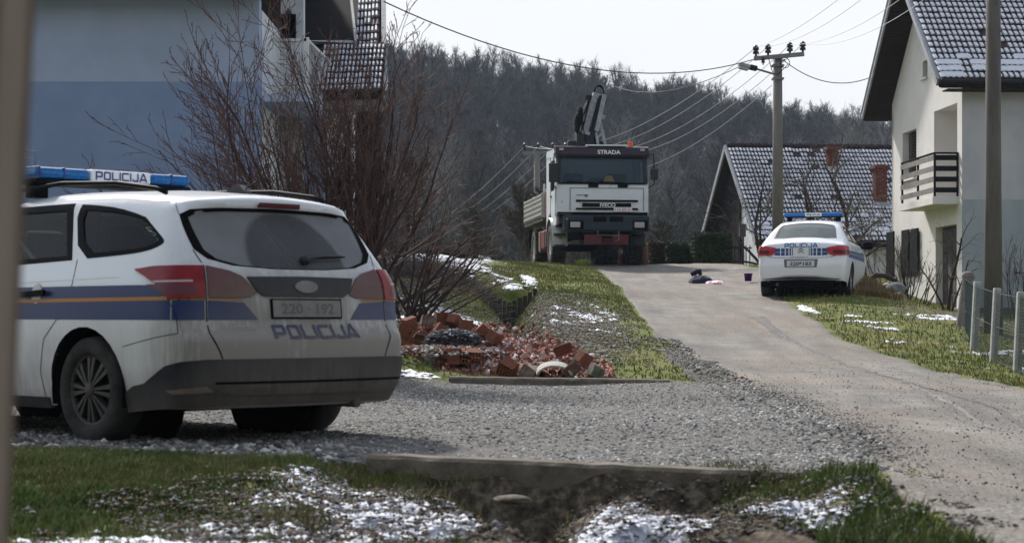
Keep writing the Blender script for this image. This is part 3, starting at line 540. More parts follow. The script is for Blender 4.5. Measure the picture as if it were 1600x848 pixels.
def _lo(X): return np.interp(X,[-14,-3.0,-1.6,-.8,-.7,2.4],[11.15,11.0,10.35,9.95,9.9,9.35])
tag(stones('gravel',82000,(-7.5,2.9),(9.4,20),.0125,lambda x,y:(y>_lo(x)+.03)&(x<GR(y)+.16*np.random.default_rng(3).random(len(x))**2)&(fbm(x,y,.9,333)+np.random.default_rng(4).random(len(x))*.35>.50)&(x>-.33*y-1.0)&(x<.30*y),gt,5),'grey crushed stone covering the driveway','gravel')
tag(stones('coarse_gravel',1800,(-7.5,2.2),(9.5,13),.034,lambda x,y:(y>_lo(x)-.12)&(x<GR(y))&(x>-.33*y-1.0)&(x<-.85)&(y<_lo(x)+1.0+.0*x),gt,6),'larger loose stones along the near edge of the driveway','gravel')
tag(stones('roadside_grit',3800,(1.5,2.9),(9.8,27),.018,lambda x,y:np.abs(x-RL(y)+.05)<.30*fbm(y,x,2,3)+.1,gt,8),'loose grit along the left road edge','grit')
tag(stones('ditch_rubble',60,(-1.2,2.0),(6.8,9.5),.022,lambda x,y:(np.abs(x-.4)<1.3),[(.16,.13,.10),(.24,.2,.16),(.08,.065,.05),(.05,.04,.03)],9),'stones and clods in the near ditch','rubble')
# ---- grass ----
def blades(name,n,xr,yr,h,wd,keep,tones,seed,lean=.5,power=1.5):
    g=np.random.default_rng(seed); m=n*4; y=yr[0]+(yr[1]-yr[0])*g.uniform(0,1,m)**power; x=g.uniform(xr[0],xr[1],m) if not callable(xr) else xr(g.uniform(0,1,m),y)
    dens=keep(x,y); k=g.random(m)<dens; x=x[k][:n];y=y[k][:n];n=len(x); z=gz(x,y); sz=.6+.9*fbm(x,y,1.7,77); hh=h*g.uniform(.45,1.3,n)*sz; a=g.uniform(0,2*PI,n); ww=wd*g.uniform(.6,1.4,n)
    dx,dy=np.cos(a)*ww,np.sin(a)*ww; b=g.uniform(0,2*PI,n); l=g.uniform(.1,1,n)*lean*hh; lx,ly=np.cos(b)*l,np.sin(b)*l
    V=np.stack([np.stack([x-dx,y-dy,z-.01],1),np.stack([x+dx,y+dy,z-.01],1),np.stack([x+dx*.7+lx*.4,y+dy*.7+ly*.4,z+hh*.6],1),np.stack([x-dx*.7+lx*.4,y-dy*.7+ly*.4,z+hh*.6],1),np.stack([x+lx,y+ly,z+hh],1)],1)
    q=np.arange(n)[:,None]*5; Fc=np.concatenate([q+np.array([0,1,2]),q+np.array([0,2,3]),q+np.array([3,2,4])],0)
    pt=fbm(x,y,.9,12)+g.normal(0,.08,n); ti=np.clip(((pt-.3)/.4*len(tones)),0,len(tones)-1e-3).astype(int); t=np.array(tones)[ti]*g.uniform(.7,1.3,(n,1)); dead=g.random(n)<.12; t[dead]=np.array((.22,.17,.09))*g.uniform(.6,1.2,(dead.sum(),1))
    return link(name,npmesh(name,V.reshape(-1,3),Fc,'blade',tone=np.repeat(t,5,0)),kind='stuff')
green=[(.04,.07,.014),(.06,.105,.02),(.085,.14,.028),(.11,.16,.038),(.15,.17,.06)]; olive=[(.10,.15,.035),(.17,.22,.05),(.25,.27,.07),(.31,.285,.09),(.32,.26,.13)]
def gk(thr=.45):
    def f(x,y): s=snowf(x,y)+(fbm(x,y,3,91)-.5)*.9; b=barefn(x,y)+(fbm(x,y,2.3,92)-.5)*.8; return np.clip(1-np.clip((s-.3)*2.5,0,.97),.0,1)*np.clip(1.15-np.clip((b-.35)*3,0,.9)-.1,0,1)
    return f
G0=gk(); out=lambda x,y:((x<RL(y)-.01)|(x>RR(y)+.01))
tag(blades('foreground_grass',95000,lambda u,y:-.30*y-.4+u*(.30*y+1.4),(5.0,11.2),.036,.0030,lambda x,y:G0(x,y)*(y<_lo(x)+.02)*(x<-.15)*(.15+.85*(fbm(x,y,2.4,5)>.27)),green,11,1.2,.9),'green turf between the near snow strip and the driveway','grass')
tag(blades('roadside_tuft_grass',7000,(1.0,2.2),(5.2,9.4),.06,.0032,lambda x,y:G0(x,y)*(x<RL(y)+.02),green,12,.9),'grass tufts between the near ditch and the road','grass')
tag(blades('lawn_grass',62000,lambda u,y:-.10*y-.6+u*(.10*y+3.2),(20.2,56),.036,.0085,lambda x,y:G0(x,y)*out(x,y)*(x<RL(y))*(.25+.75*(y>30)+.0*x),olive,13,.9,1.2),'short olive grass on the bank left of the road','grass')
tag(blades('verge_grass',42000,lambda u,y:4.6+u*(.30*y-1),(17,50),.045,.0085,lambda x,y:G0(x,y)*out(x,y)*(x>RR(y)),olive,14,.9,1.1),'grass verge right of the road','grass')
tag(blades('dry_grass',2600,lambda u,y:6.3+u*2.0,(36.8,40.5),.13,.008,lambda x,y:np.exp(-((x-7.0)/.35)**2)+0*y,[(.30,.20,.10),(.36,.26,.14),(.22,.15,.08)],15,.7),'dry straw coloured grass beside the parked saloon','grass')
tag(blades('ditch_grass',5200,(-1.0,1.5),(7.4,9.9),.055,.0032,lambda x,y:np.clip((fbm(x,y,3.1,66)-.44)*5,0,1)*(snowf(x,y)<.75),[(.05,.08,.018),(.08,.11,.03),(.15,.14,.06),(.20,.16,.09)],19,1.4,1.0),'sparse tufts and dead stalks hanging over the near ditch banks','grass')
# leaf litter and clods on the ditch banks: flat crumbs
tag(stones('road_pebbles',3200,(1.6,6.5),(6.8,24),.0075,lambda x,y:(x>RL(y)+.05)&(x<RR(y)-.05)&(fbm(x,y,.7,81)+np.random.default_rng(5).random(len(x))*.5>.72),[(.20,.18,.15),(.30,.28,.25),(.05,.045,.04),(.10,.085,.07)],41),'small loose pebbles and crumbs scattered over the asphalt','pebbles')
tag(stones('gravel_fringe',9000,(1.5,3.0),(9.3,20.3),.0075,lambda x,y:np.abs(x-GR(y)-.12)<.34*np.random.default_rng(6).random(len(x))**1.5,[(.30,.285,.26),(.22,.21,.19),(.36,.345,.32),(.14,.13,.12)],42),'fine grit where the driveway runs out onto the asphalt','grit')
def litter(name,n,xr,yr,keep,tones,size,seed,label):
    o=stones(name,n,xr,yr,size,keep,tones,seed); o.data.materials[0]=MATS['litter']; tag(o,label,'litter')
litter('leaf_litter',30000,(-3.2,2.0),(21,34),lambda x,y:(barefn(x,y)+(fbm(x,y,3,2)-.5)*.8>.3)&out(x,y),[(.22,.18,.13),(.32,.29,.24),(.14,.11,.075),(.52,.52,.54),(.07,.055,.04),(.13,.13,.045)],.015,21,'dead leaves and snow crumbs on the ditch banks')
litter('ditch_litter',22000,(-2.0,1.9),(6.4,9.6),lambda x,y:(barefn(x,y)+(fbm(x,y,3,2)-.5)*.9>.30),[(.30,.31,.33),(.09,.065,.045),(.15,.11,.08),(.04,.03,.024),(.24,.19,.15)],.011,22,'dark leaves and clods on the banks of the near ditch')
# crusty snow: real lumps lying between the blades
def snow_lumps():
    g=np.random.default_rng(31); x=g.uniform(-3,9,300000); y=6+(40-6)*g.random(300000)**1.6; s=snowf(x,y)+(fbm(x,y,9,93)-.5)*.9+(fbm(x,y,2.5,94)-.5)*.9; k=(s>.62)&out(x,y)&((y<_lo(x))|(y>20.1)|(x>4)); x=x[k][:30000];y=y[k][:30000]
    pts=iter(zip(x,y)); n=len(x); base=np.array([(1,0,0),(.3,.9,0),(-.8,.5,0),(-.7,-.6,0),(.4,-.9,0),(0,0,1)],float)
    sc_=.015*(.5+g.random(n)**2*1.3)*np.clip(y/11,.8,2.2); V=base[None]*g.uniform(.7,1.3,(n,6,1))*np.stack([sc_*1.3,sc_*1.3,sc_*.45],1)[:,None]; V+=np.stack([x,y,gz(x,y)+.003],1)[:,None]
    Fc=(np.array([(0,1,5),(1,2,5),(2,3,5),(3,4,5),(4,0,5)])[None]+np.arange(n)[:,None,None]*6).reshape(-1,3); return link('snow_crust',npmesh('snow_crust',V.reshape(-1,3),Fc,'snow'),kind='stuff',label='thin crusty snow lying in patches on the grass',cat='snow')
snow_lumps()
# ---- culvert headwalls ----
def headwall(label,ax,ay,bx,by,ztop,hgt,th,m,seed):
    """long concrete beam with worn edges; a,b are its ends"""
    a=Vector((ax,ay,0));b=Vector((bx,by,0)); d=(b-a); Ln=d.length; d.normalize(); n=Vector((-d.y,d.x,0)); k=60; V=[];g=np.random.default_rng(seed)
    for i in range(k+1):
        p=a+d*(Ln*i/k); zt=ztop[0]+(ztop[1]-ztop[0])*i/k+(vnoise(i*.3,0,1,seed)-.5)*.008
        for s,z in((-th/2,-hgt),(-th/2,-.018),(-th/2+.02,0),(th/2-.02,.004),(th/2,-.02),(th/2,-hgt)):
            V.append(tuple(p+n*(s+(vnoise(i*.5,s*20,1,seed+1)-.5)*.014)+Vector((0,0,zt+z))))
    Fc=[(i*6+j,i*6+(j+1)%6,(i+1)*6+(j+1)%6,(i+1)*6+j) for i in range(k) for j in range(6)]+[tuple(range(6)),tuple(k*6+j for j in range(5,-1,-1))]
    o=MB().add(V,Fc).build('headwall',m); tag(o,label,'kerb'); return o
A=at(578,708,9.95);B=at(1240,737,9.55)
headwall('long concrete culvert beam along the near edge of the driveway above the ditch',A.x,A.y,B.x,B.y,(A.z,B.z),.17,.15,'concrete_dark',3)
A=at(702,588,20.05);B=at(1046,593,20.0)
headwall('concrete culvert beam at the far edge of the driveway before the brick heap',A.x,A.y,B.x,B.y,(A.z,B.z),.24,.18,'concrete_dark',8)
def lumpstone(name,c,s,m,seed,label,cat='stone',group=None,sub=3):
    g=np.random.default_rng(seed); me=bpy.data.meshes.new(name); import bmesh
    bm=bmesh.new(); bmesh.ops.create_icosphere(bm,subdivisions=sub,radius=1)
    off=g.uniform(0,50,2)
    for v in bm.verts:
        n=v.co.normalized(); r=.72+.5*float(fbm(n.x*1.3+n.z+off[0],n.y*1.3-n.z*.7+off[1],1.3,seed)); v.co=Vector((n.x*s[0],n.y*s[1],n.z*s[2]))*r
    bm.to_mesh(me); bm.free(); me.materials.append(MATS[m]); return link(name,me,loc=c,label=label,cat=cat,group=group)
p=at(800,780,9.35); lumpstone('flat_stone',(p.x,p.y,p.z),(.10,.07,.025),'concrete_dark',4,'flat pale stone slab lying under the near culvert beam')
# ---- board wall closing the ditch ----
wt=thing('board_wall','weathered upright boards shoring the head of the V-shaped ditch','retaining wall',(0,34.0,0))
def boards():
    g=random.Random(4); x=(742-800)/F*34; x1=(838-800)/F*34; i=0
    while x<x1:
        w_=g.uniform(.075,.12); px=800+(x+w_/2)/34*F; top=np.interp(px,[740,760,795,830,840],[448,458,478,458,450])-3; bot=np.interp(px,[740,797,840],[460,520,462])+4
        p=at(px,float(top),34.1);q=at(px,float(bot),34.1); b=MB(); h=p.z-q.z+.1; b.box((0,0,-h/2),(w_-.012,.04,h)); o=b.build('board','board_old',wt,bevel=.004); o.location=(x+w_/2,g.uniform(-.02,.03)-.0,p.z+g.uniform(-.02,.02)); o.rotation_euler=(g.uniform(-.04,.04),g.uniform(-.03,.03),0); x+=w_
    a=at(742,470,33.2);c=at(792,524,33.2); MB().bar((a.x,-.5,a.z),(c.x,-.4,c.z),.05,.09).build('rail','board_old',wt)
boards()
# ================= POLICE ESTATE CAR (near, left) =================
def seat(parent,x,y,head=True,z0=.36,rear=False):
    b=MB(); b.smooth=True
    b.box((x+.25,y,z0+.08),(.5,.5,.16)); b.box((x-.05,y,z0+.42),(.13,.48,.62),rot=Matrix.Rotation(-.22,3,'Y')); 
    o=b.build('seat','interior',parent,bevel=.05)
    MB().box((x-.17,y,z0+.86),(.09,.27,.19),rot=Matrix.Rotation(-.15,3,'Y')).build('headrest','interior',parent,bevel=.035)
def estate():
    car=thing('police_estate_car','dirty white police estate car with blue light bar standing on the gravel','car',(-1.895,11.965,CZ-.752),2.371)
    WZ=prof([(.15,.83),(.30,.875),(.45,.90),(.60,.91),(.75,.912),(.88,.905),(.95,.893),(1.0,.87),(1.42,.69),(1.5,.645),(1.62,.57)])
    RZ=prof([(.15,.86),(.28,.95),(.36,1.0),(.45,1.015),(.60,1.02),(.64,1.015),(.70,.965),(.86,.95),(.95,.935),(1.02,.905),(1.10,.85),(1.36,.665),(1.40,.69),(1.43,.72),(1.5,.70)])
    TX=prof([(-1.1,1.42),(-.7,1.465),(-.4,1.50),(0,1.535),(.8,1.56),(1.2,1.53),(1.5,1.41),(2.15,1.02),(2.5,.95),(3.0,.88),(3.35,.78),(3.6,.6)])
    FZ=prof([(.15,3.38),(.3,3.46),(.5,3.53),(.75,3.5),(1.0,3.3),(1.6,3.0)])
    def f(x,y,z):
        ay=np.abs(y); side=ay-WZ(z)+.075*np.clip((.3-x)/1.3,0,2)**2+.10*np.clip((x-2.5)/1.0,0,2)**2
        rear=(-x-RZ(z)+.11*(y/.85)**2)*.9; front=(x-FZ(z)+.22*(y/.85)**2)*.9; top=(z-TX(x)+.05*(y/.6)**2)*.85
        return smax(smax(smax(side,rear,.11),front,.12),top,.08)
    W=Wrap(f,-.35,3.0,.45,.8)
    seam=[(0,1.43),(.45,1.435),(1.25,1.455),(1.8,1.47),(2.8,1.46),(3.1,1.42),(3.4,1.25),(3.75,1.06),(3.9,.985),(4.3,.90),(4.6,.86),(5.0,.80),(5.4,.75),(5.85,.74)]
    q=[(1.76,1.105),(1.4,1.118),(1.08,1.138),(.95,1.165),(.912,1.19),(.96,1.225),(1.10,1.285),(1.30,1.345),(1.55,1.395),(1.80,1.42),(1.99,1.432)]
    d=[(1.85,1.10),(2.60,1.078),(2.74,1.085),(2.82,1.435),(2.06,1.437)]
    fd=[(2.80,1.08),(3.60,1.06),(3.66,1.09),(3.38,1.28),(3.2,1.37),(2.89,1.43)]
    rw=[(.46,1.047),(.62,1.085),(.70,1.14),(.775,1.29),(.80,1.345),(.70,1.375),(.4,1.39),(0,1.395)]; rw=[(0,1.03),(.2,1.031)]+rw; rwf=rw+[(-a,b) for a,b in rw[::-1][1:-1]]
    bot=[(5.85,.22),(5.0,.22)]+arch(4.248,.32,.375)[::-1]+[(3.6,.22)]+[(2.3,.22)]+arch(1.6,.32,.375)[::-1]+[(1.2,.23),(.9,.23),(0,.23)]
    half=seam+bot
    full=seam+bot+[(-a,b) for a,b in bot[::-1][1:]]+[(-a,b) for a,b in seam[::-1][:-1]]
    # two shells meeting at the front so that the outline stays simple
    full=[(-a,b) for a,b in seam[::-1]]+seam[1:]+bot+[(-a,b) for a,b in bot[::-1][1:]]
    lampS=[(1.15,1.028),(.95,1.044),(.66,1.047),(.655,.862),(.845,.860),(.88,.90),(.93,.945),(1.02,.985)]
    holes=[smoothpoly(q,2),mir(smoothpoly(q,2)),d,mir(d),fd,mir(fd),rwf]
    W.patch('body',full,'paint_dirty',car,h=.045,holes=holes)
    sm=resample(seam,.045,False); E=W.hit(sm[:,0],sm[:,1]); E2=E[1:][::-1]*np.array([1,-1,1]); loop=np.vstack([E2,E]); ws=[(1.32,.0),(1.33,.35),(1.42,.55),(1.95,.66),(2.02,.4),(2.05,0)]; ws=ws+[(a,-b) for a,b in ws[::-1][1:-1]]
    # roof patch shares the seam points
    P,Fc=None,None
    o2=[tuple(p[:2]) for p in loop]
    old=globals()['resample']
    W.toppatch('roof',o2,'paint_dirty',car,h=.07,holes=[ws],edge3d=loop)
    W.toppatch('windscreen',ws,'glass_side',car,off=-.004,h=.12)
    for mm in(False,True):
        W.patch('window',smoothpoly(q,2),'glass_side',car,off=-.006,mirror=mm); W.patch('window',d,'glass_side',car,off=-.006,mirror=mm); W.patch('window',fd,'glass_side',car,off=-.006,mirror=mm)
    W.patch('rear_window',rwf,'glass_rear',car,off=-.003)
    # black surrounds
    for mm in(False,True):
        for pl in(q,d,fd):
            c=smoothpoly(pl,1) if pl is q else np.array(pl); ce=c.mean(0); inn=ce+(c-ce)*np.array([.90,.84]); out_=ce+(c-ce)*np.array([1.03,1.06])
            P,Fc=cdt([tuple(p) for p in out_],[inn],.04); Q=W.hit(P[:,0],P[:,1],.002)
            if mm: Q=Q*np.array([1,-1,1])
            W._mk('window_trim',Q,Fc,'trim',car,.012)
    a=[(.75,1.155),(1.45,1.372)]
    ring_in=[(x*.90,1.052+(z-1.052)*.93+.003) for x,z in rwf]; P,Fc=cdt(rwf,[ring_in],.04); W._mk('rear_window_edge',W.hit(P[:,0],P[:,1],.0015),Fc,'under',car,0)
    # lower black bumper and sills
    bl=[(1.225,.315),(1.133,.355),(1.02,.372),(.93,.425),(.86,.475),(.78,.50),(.66,.512),(.3,.513),(0,.513)]; bb=[(0,.245),(.5,.245),(.8,.235),(1.05,.215),(1.24,.20)]
    W.patch('rear_bumper',bl+bb[0:0]+[(-a,b) for a,b in bl[::-1][1:]]+[(-a,b) for a,b in bb[::-1]]+bb[1:],'bumper_dirty',car,off=.012,h=.04,thick=.03)
    for z0,zz in((.372,.384),): W.patch('bumper_groove',[(-.72,z0),(.62,z0),(.62,zz),(-.72,zz)],'under',car,off=.0145,h=.05,thick=.004)
    W.patch('bumper_lip',[(-.62,.30),(-.70,.33),(-.70,.352),(-.62,.362),(.52,.362),(.60,.345),(.60,.325),(.50,.305)],'bumper_dirty',car,off=.02,h=.05,thick=.02)
    for s in(1,-1): W.patch('reflector',[(.62*1,.325),(.82,.315),(.86,.335),(.66,.358)] ,'red_dusty',car,off=.018,h=.05,thick=.01,mirror=s<0)
    for s in(False,True): W.patch('sill',[(2.02,.20),(3.82,.20),(3.82,.265),(2.02,.265)],'black_plastic',car,off=.01,h=.06,thick=.03,mirror=s)
    # tail lamps, side part and tailgate part
    lampT=[(.640,1.047),(.50,1.018),(.43,.985),(.385,.93),(.352,.888),(.40,.868),(.5,.862),(.640,.862)]
    for s in(False,True):
        l=W.patch('tail_lamp',lampS,'red_lamp',car,off=.014,h=.03,thick=.03,mirror=s); W.patch('reversing_lens',[(.94,.958),(.93,.948),(.72,.952),(.72,.962)],'lamp_clear',l,off=.0165,h=.03,thick=.004,mirror=s)
        W.patch('lamp_segment',[(1.0,.938),(.72,.936),(.70,.882),(.86,.882),(.93,.915)],'lamp_dark',l,off=.0155,h=.03,thick=.003,mirror=s); W.patch('tailgate_lamp',lampT,'red_dusty',car,off=.010,h=.03,thick=.03,mirror=s)
    W.patch('tailgate_trim',[(.40,.985),(.35,.90),(.30,.872),(-.30,.872),(-.35,.90),(-.40,.985),(0,.99)],'bumper_dirty',car,off=.012,h=.04,thick=.02)
    t=np.linspace(0,2*PI,25)[:-1]; W.patch('badge',[(.085*math.cos(a),.93+.036*math.sin(a)) for a in t],'plate_dirty',car,off=.019,h=.03,thick=.01)
    pl=W.patch('licence_plate',[(-.275,.742),(.262,.742),(.262,.858),(-.275,.858)],'under',car,off=.008,h=.05,thick=.02)
    W.patch('plate_face',[(-.262,.752),(.250,.752),(.250,.850),(-.262,.850)],'plate_dirty',pl,off=.012,h=.05,thick=.004)
    def lift(off,cx,cz,flip=-1):
        return lambda x,y: W.hit(cx+flip*x,cz+y,off)
    text_obj('plate_number','220 · 192',.40,.062,'plate_ink',pl,lift(.0135,-.006,.80))
    text_obj('lettering','POLICIJA',.65,.080,'letter_dirty',car,lift(.007,-.055,.668),.035)
    text_obj('lettering','FOCUS',.17,.026,'chrome_dusty',car,lift(.004,.45,.69))
    # livery bands
    for s in(False,True):
        W.patch('blue_band',[(4.75,.742),(4.75,.93),(1.05,.935),(.93,.93),(.86,.905),(.83,.865),(.83,.735)],'blue_dirty',car,off=.0022,h=.05,mirror=s,holes=[])
        W.patch('blue_band',[(.822,.735),(.822,.852),(.662,.856),(.662,.735)],'blue_dirty',car,off=.0022,h=.05,mirror=s)
        W.patch('blue_band',[(.645,.735),(.645,.845),(.44,.835),(.375,.765),(.35,.735)],'blue_dirty',car,off=.0022,h=.05,mirror=s)
        W.patch('orange_stripe',[(4.75,.826),(4.75,.846),(.668,.868),(.668,.847)],'orange_dirty',car,off=.0036,h=.05,mirror=s)
        W.patch('orange_stripe',[(.64,.846),(.64,.862),(.44,.856),(.46,.842)],'orange_dirty',car,off=.0036,h=.05,mirror=s)
        # shut lines
        W.strip('panel_gap',[(.652,1.05),(.652,.74),(.645,.66),(.60,.56),(.585,.515)],.007,'under',car,mirror=s); W.strip('panel_gap',[(.80,1.345),(.84,1.40),(.85,1.445)],.005,'under',car,mirror=s); W.strip('panel_gap',[(.705,1.135),(.66,1.06)],.006,'under',car,mirror=s)
        W.strip('panel_gap',[(1.78,1.095),(1.74,.95),(1.80,.80),(2.02,.62),(2.08,.42),(2.06,.27)],.006,'under',car,mirror=s); W.strip('panel_gap',[(.845,.86),(.80,.76),(.79,.66),(1.0,.62),(1.22,.58)],.004,'under',car,mirror=s)
        W.strip('panel_gap',[(2.86,1.08),(2.84,.8),(2.88,.27)],.006,'under',car,mirror=s); W.strip('panel_gap',[(3.86,.98),(3.84,.7),(3.80,.27)],.006,'under',car,mirror=s)
        h=W.patch('door_handle',[(1.99,.885),(2.24,.872),(2.24,.905),(1.99,.918)],'trim',car,off=.035,h=.05,thick=.02,mirror=s); W.patch('handle_recess',[(2.06+.055*math.cos(a)+.05,.895+.062*math.sin(a)) for a in t],'hub_silver',h,off=.003,h=.03,mirror=s)
        W.patch('door_handle',[(3.02,.875),(3.25,.865),(3.25,.895),(3.02,.905)],'trim',car,off=.035,h=.05,thick=.02,mirror=s)
        W.strip('character_line',[(2.9,.945),(2.3,.965),(1.8,.975),(1.3,.985)],.004,'paint_dirty',car,off=.004,mirror=s)
        # roof rail
        b=MB(); rr=[(-.40,.60,1.48),(-.30,.60,1.51),(.1,.605,1.56),(.7,.61,1.585),(1.2,.61,1.56),(1.35,.61,1.50)]; b.tube([(x,y*(-1 if s else 1),z) for x,y,z in rr],.014,8); b.build('roof_rail','trim',car)
    # spoiler with high brake lamp
    W.patch('brake_lamp',[(-.16,1.398),(.16,1.398),(.15,1.428),(-.15,1.428)],'lamp_dark',car,off=.012,h=.04,thick=.01)
    # wiper
    P=W.hit(np.array([-.05,-.06,-.2,-.36]),np.array([1.075,1.10,1.115,1.12]),.03); b=MB(); b.tube([tuple(p) for p in P],[.016,.013,.009,.006],6); b.lathe([(0,-.02),(.028,-.02),(.028,.01),(0,.015)],tuple(W.hit(np.array([-.05]),np.array([1.085]),.012)[0]),axis='x',n=12); b.build('rear_wiper','black_plastic',car)
    P=W.hit(np.array([-.04,-.2,-.40]),np.array([1.098,1.108,1.115]),.018); MB().tube([tuple(p) for p in P],[.006,.008,.005],5).build('wiper_blade','under',car)
    # fin aerial
    MB().prism([(-.42,1.49),(-.40,1.515),(-.34,1.555),(-.29,1.56),(-.24,1.535),(-.20,1.50)],'y',-.022,.022).build('aerial_base','black_plastic',car,bevel=.012); MB().tube([(-.38,0,1.53),(-.50,0,1.58)],.004,5).build('aerial','trim',car)
    # cabin
    for x,y in((.55,.36),(.55,-.36),(1.45,.37),(1.45,-.37)): seat(car,x,y)
    MB().box((1.1,0,.33),(3.6,1.5,.06)).box((-.30,0,.60),(.9,1.3,.04)).box((-.55,.0,.8),(.12,1.2,.30)).build('cabin_floor','interior',car)
    MB().box((.4,0,1.425),(1.3,1.05,.02)).build('headliner','headliner',car); MB().box((2.1,0,.85),(.3,1.3,.22)).build('dashboard','interior',car,bevel=.05); MB().tube([(1.85+.05*math.sin(a),.37+.18*math.cos(a),.92+.17*math.sin(a)) for a in np.linspace(0,2*PI,19)],.013,6).build('steering_wheel','interior',car)
    [MB().bar((a_,s_*b_,1.05),(c_,s_*d_,1.41),e_,.04).build('pillar','trim',car) for a_,b_,c_,d_,e_ in((1.2,.70,1.24,.60,.08),(.18,.78,.35,.62,.12)) for s_ in(1,-1)]
    MB().tube([(1.25,.66,1.35),(1.0,.60,1.1),(.95,.5,.8)],.014,4).build('seat_belt','headliner',car)
    MB().box((1.3,0,.24),(3.9,1.45,.06)).box((-.55,0,.28),(.55,1.0,.12)).build('underbody','under',car)
    for s in(1,-1): MB().lathe([(.085,-.05),(.085,.05)],(-.8,.35*s,.22),axis='x',n=10)
    b=MB(); b.tube([(-.6,-.42,.24),(-.93,-.42,.235)],.03,8); b.build('exhaust','mud_steel',car)
    for x in(0,2.648):
        for s in(1,-1):
            b=MB(); A=np.linspace(-.25,PI+.25,16); pts=[(x+.372*math.cos(a),.32+.372*math.sin(a)) for a in A]; V=[(p[0],s*.885,p[1]) for p in pts]+[(p[0],s*.45,p[1]) for p in pts]; n=16
            b.add(V,[(i,i+1,n+i+1,n+i) for i in range(n-1)]); b.add([(x+.4*math.cos(a),s*.45,.32+.4*math.sin(a)) for a in np.linspace(0,2*PI,20)],[tuple(range(20))]); b.build('wheel_arch_liner','under',car)
            make_wheel('wheel',car,x,s*.775,s)
    # light bar
    lb=thing('light_bar',None,None,(1.12,0,1.655)); lb.parent=car
    MB().box((0,0,-.035),(.26,1.2,.03)).build('base','trim',lb,bevel=.01)
    for y0,y1 in((.60,.20),(-.27,-.60)):
        ln=MB().box((0,(y0+y1)/2,.02),(.27,abs(y0-y1),.075)).build('blue_lens','blue_lens',lb,bevel=.03)
    for y in(.585,.40,-.44): MB().box((-.005,y,.02),(.262,.012,.078)).build('lens_rib','ink',lb,bevel=.004)
    MB().box((0,-.035,.02),(.265,.47,.077)).build('sign_panel','white_lens',lb,bevel=.012)
    text_obj('lettering','POLICIJA',.40,.055,'ink',lb,lambda x,y:np.stack([np.full_like(x,-.1355),-.035-x,.02+y],1),.03)
    [MB().box((0,s_*.52,-.09),(.12,.10,.10)).build('mount','trim',lb,bevel=.01) for s_ in(1,-1)]
    MB().tube([(.1,.62,.06),(.1,.62,.17),(.1,.47,.17),(.1,.47,.06)],.004,4).tube([(.1,.62,.12),(.1,.47,.12)],.003,4).build('aerial_hoop','galv',lb)
    return car
estate()
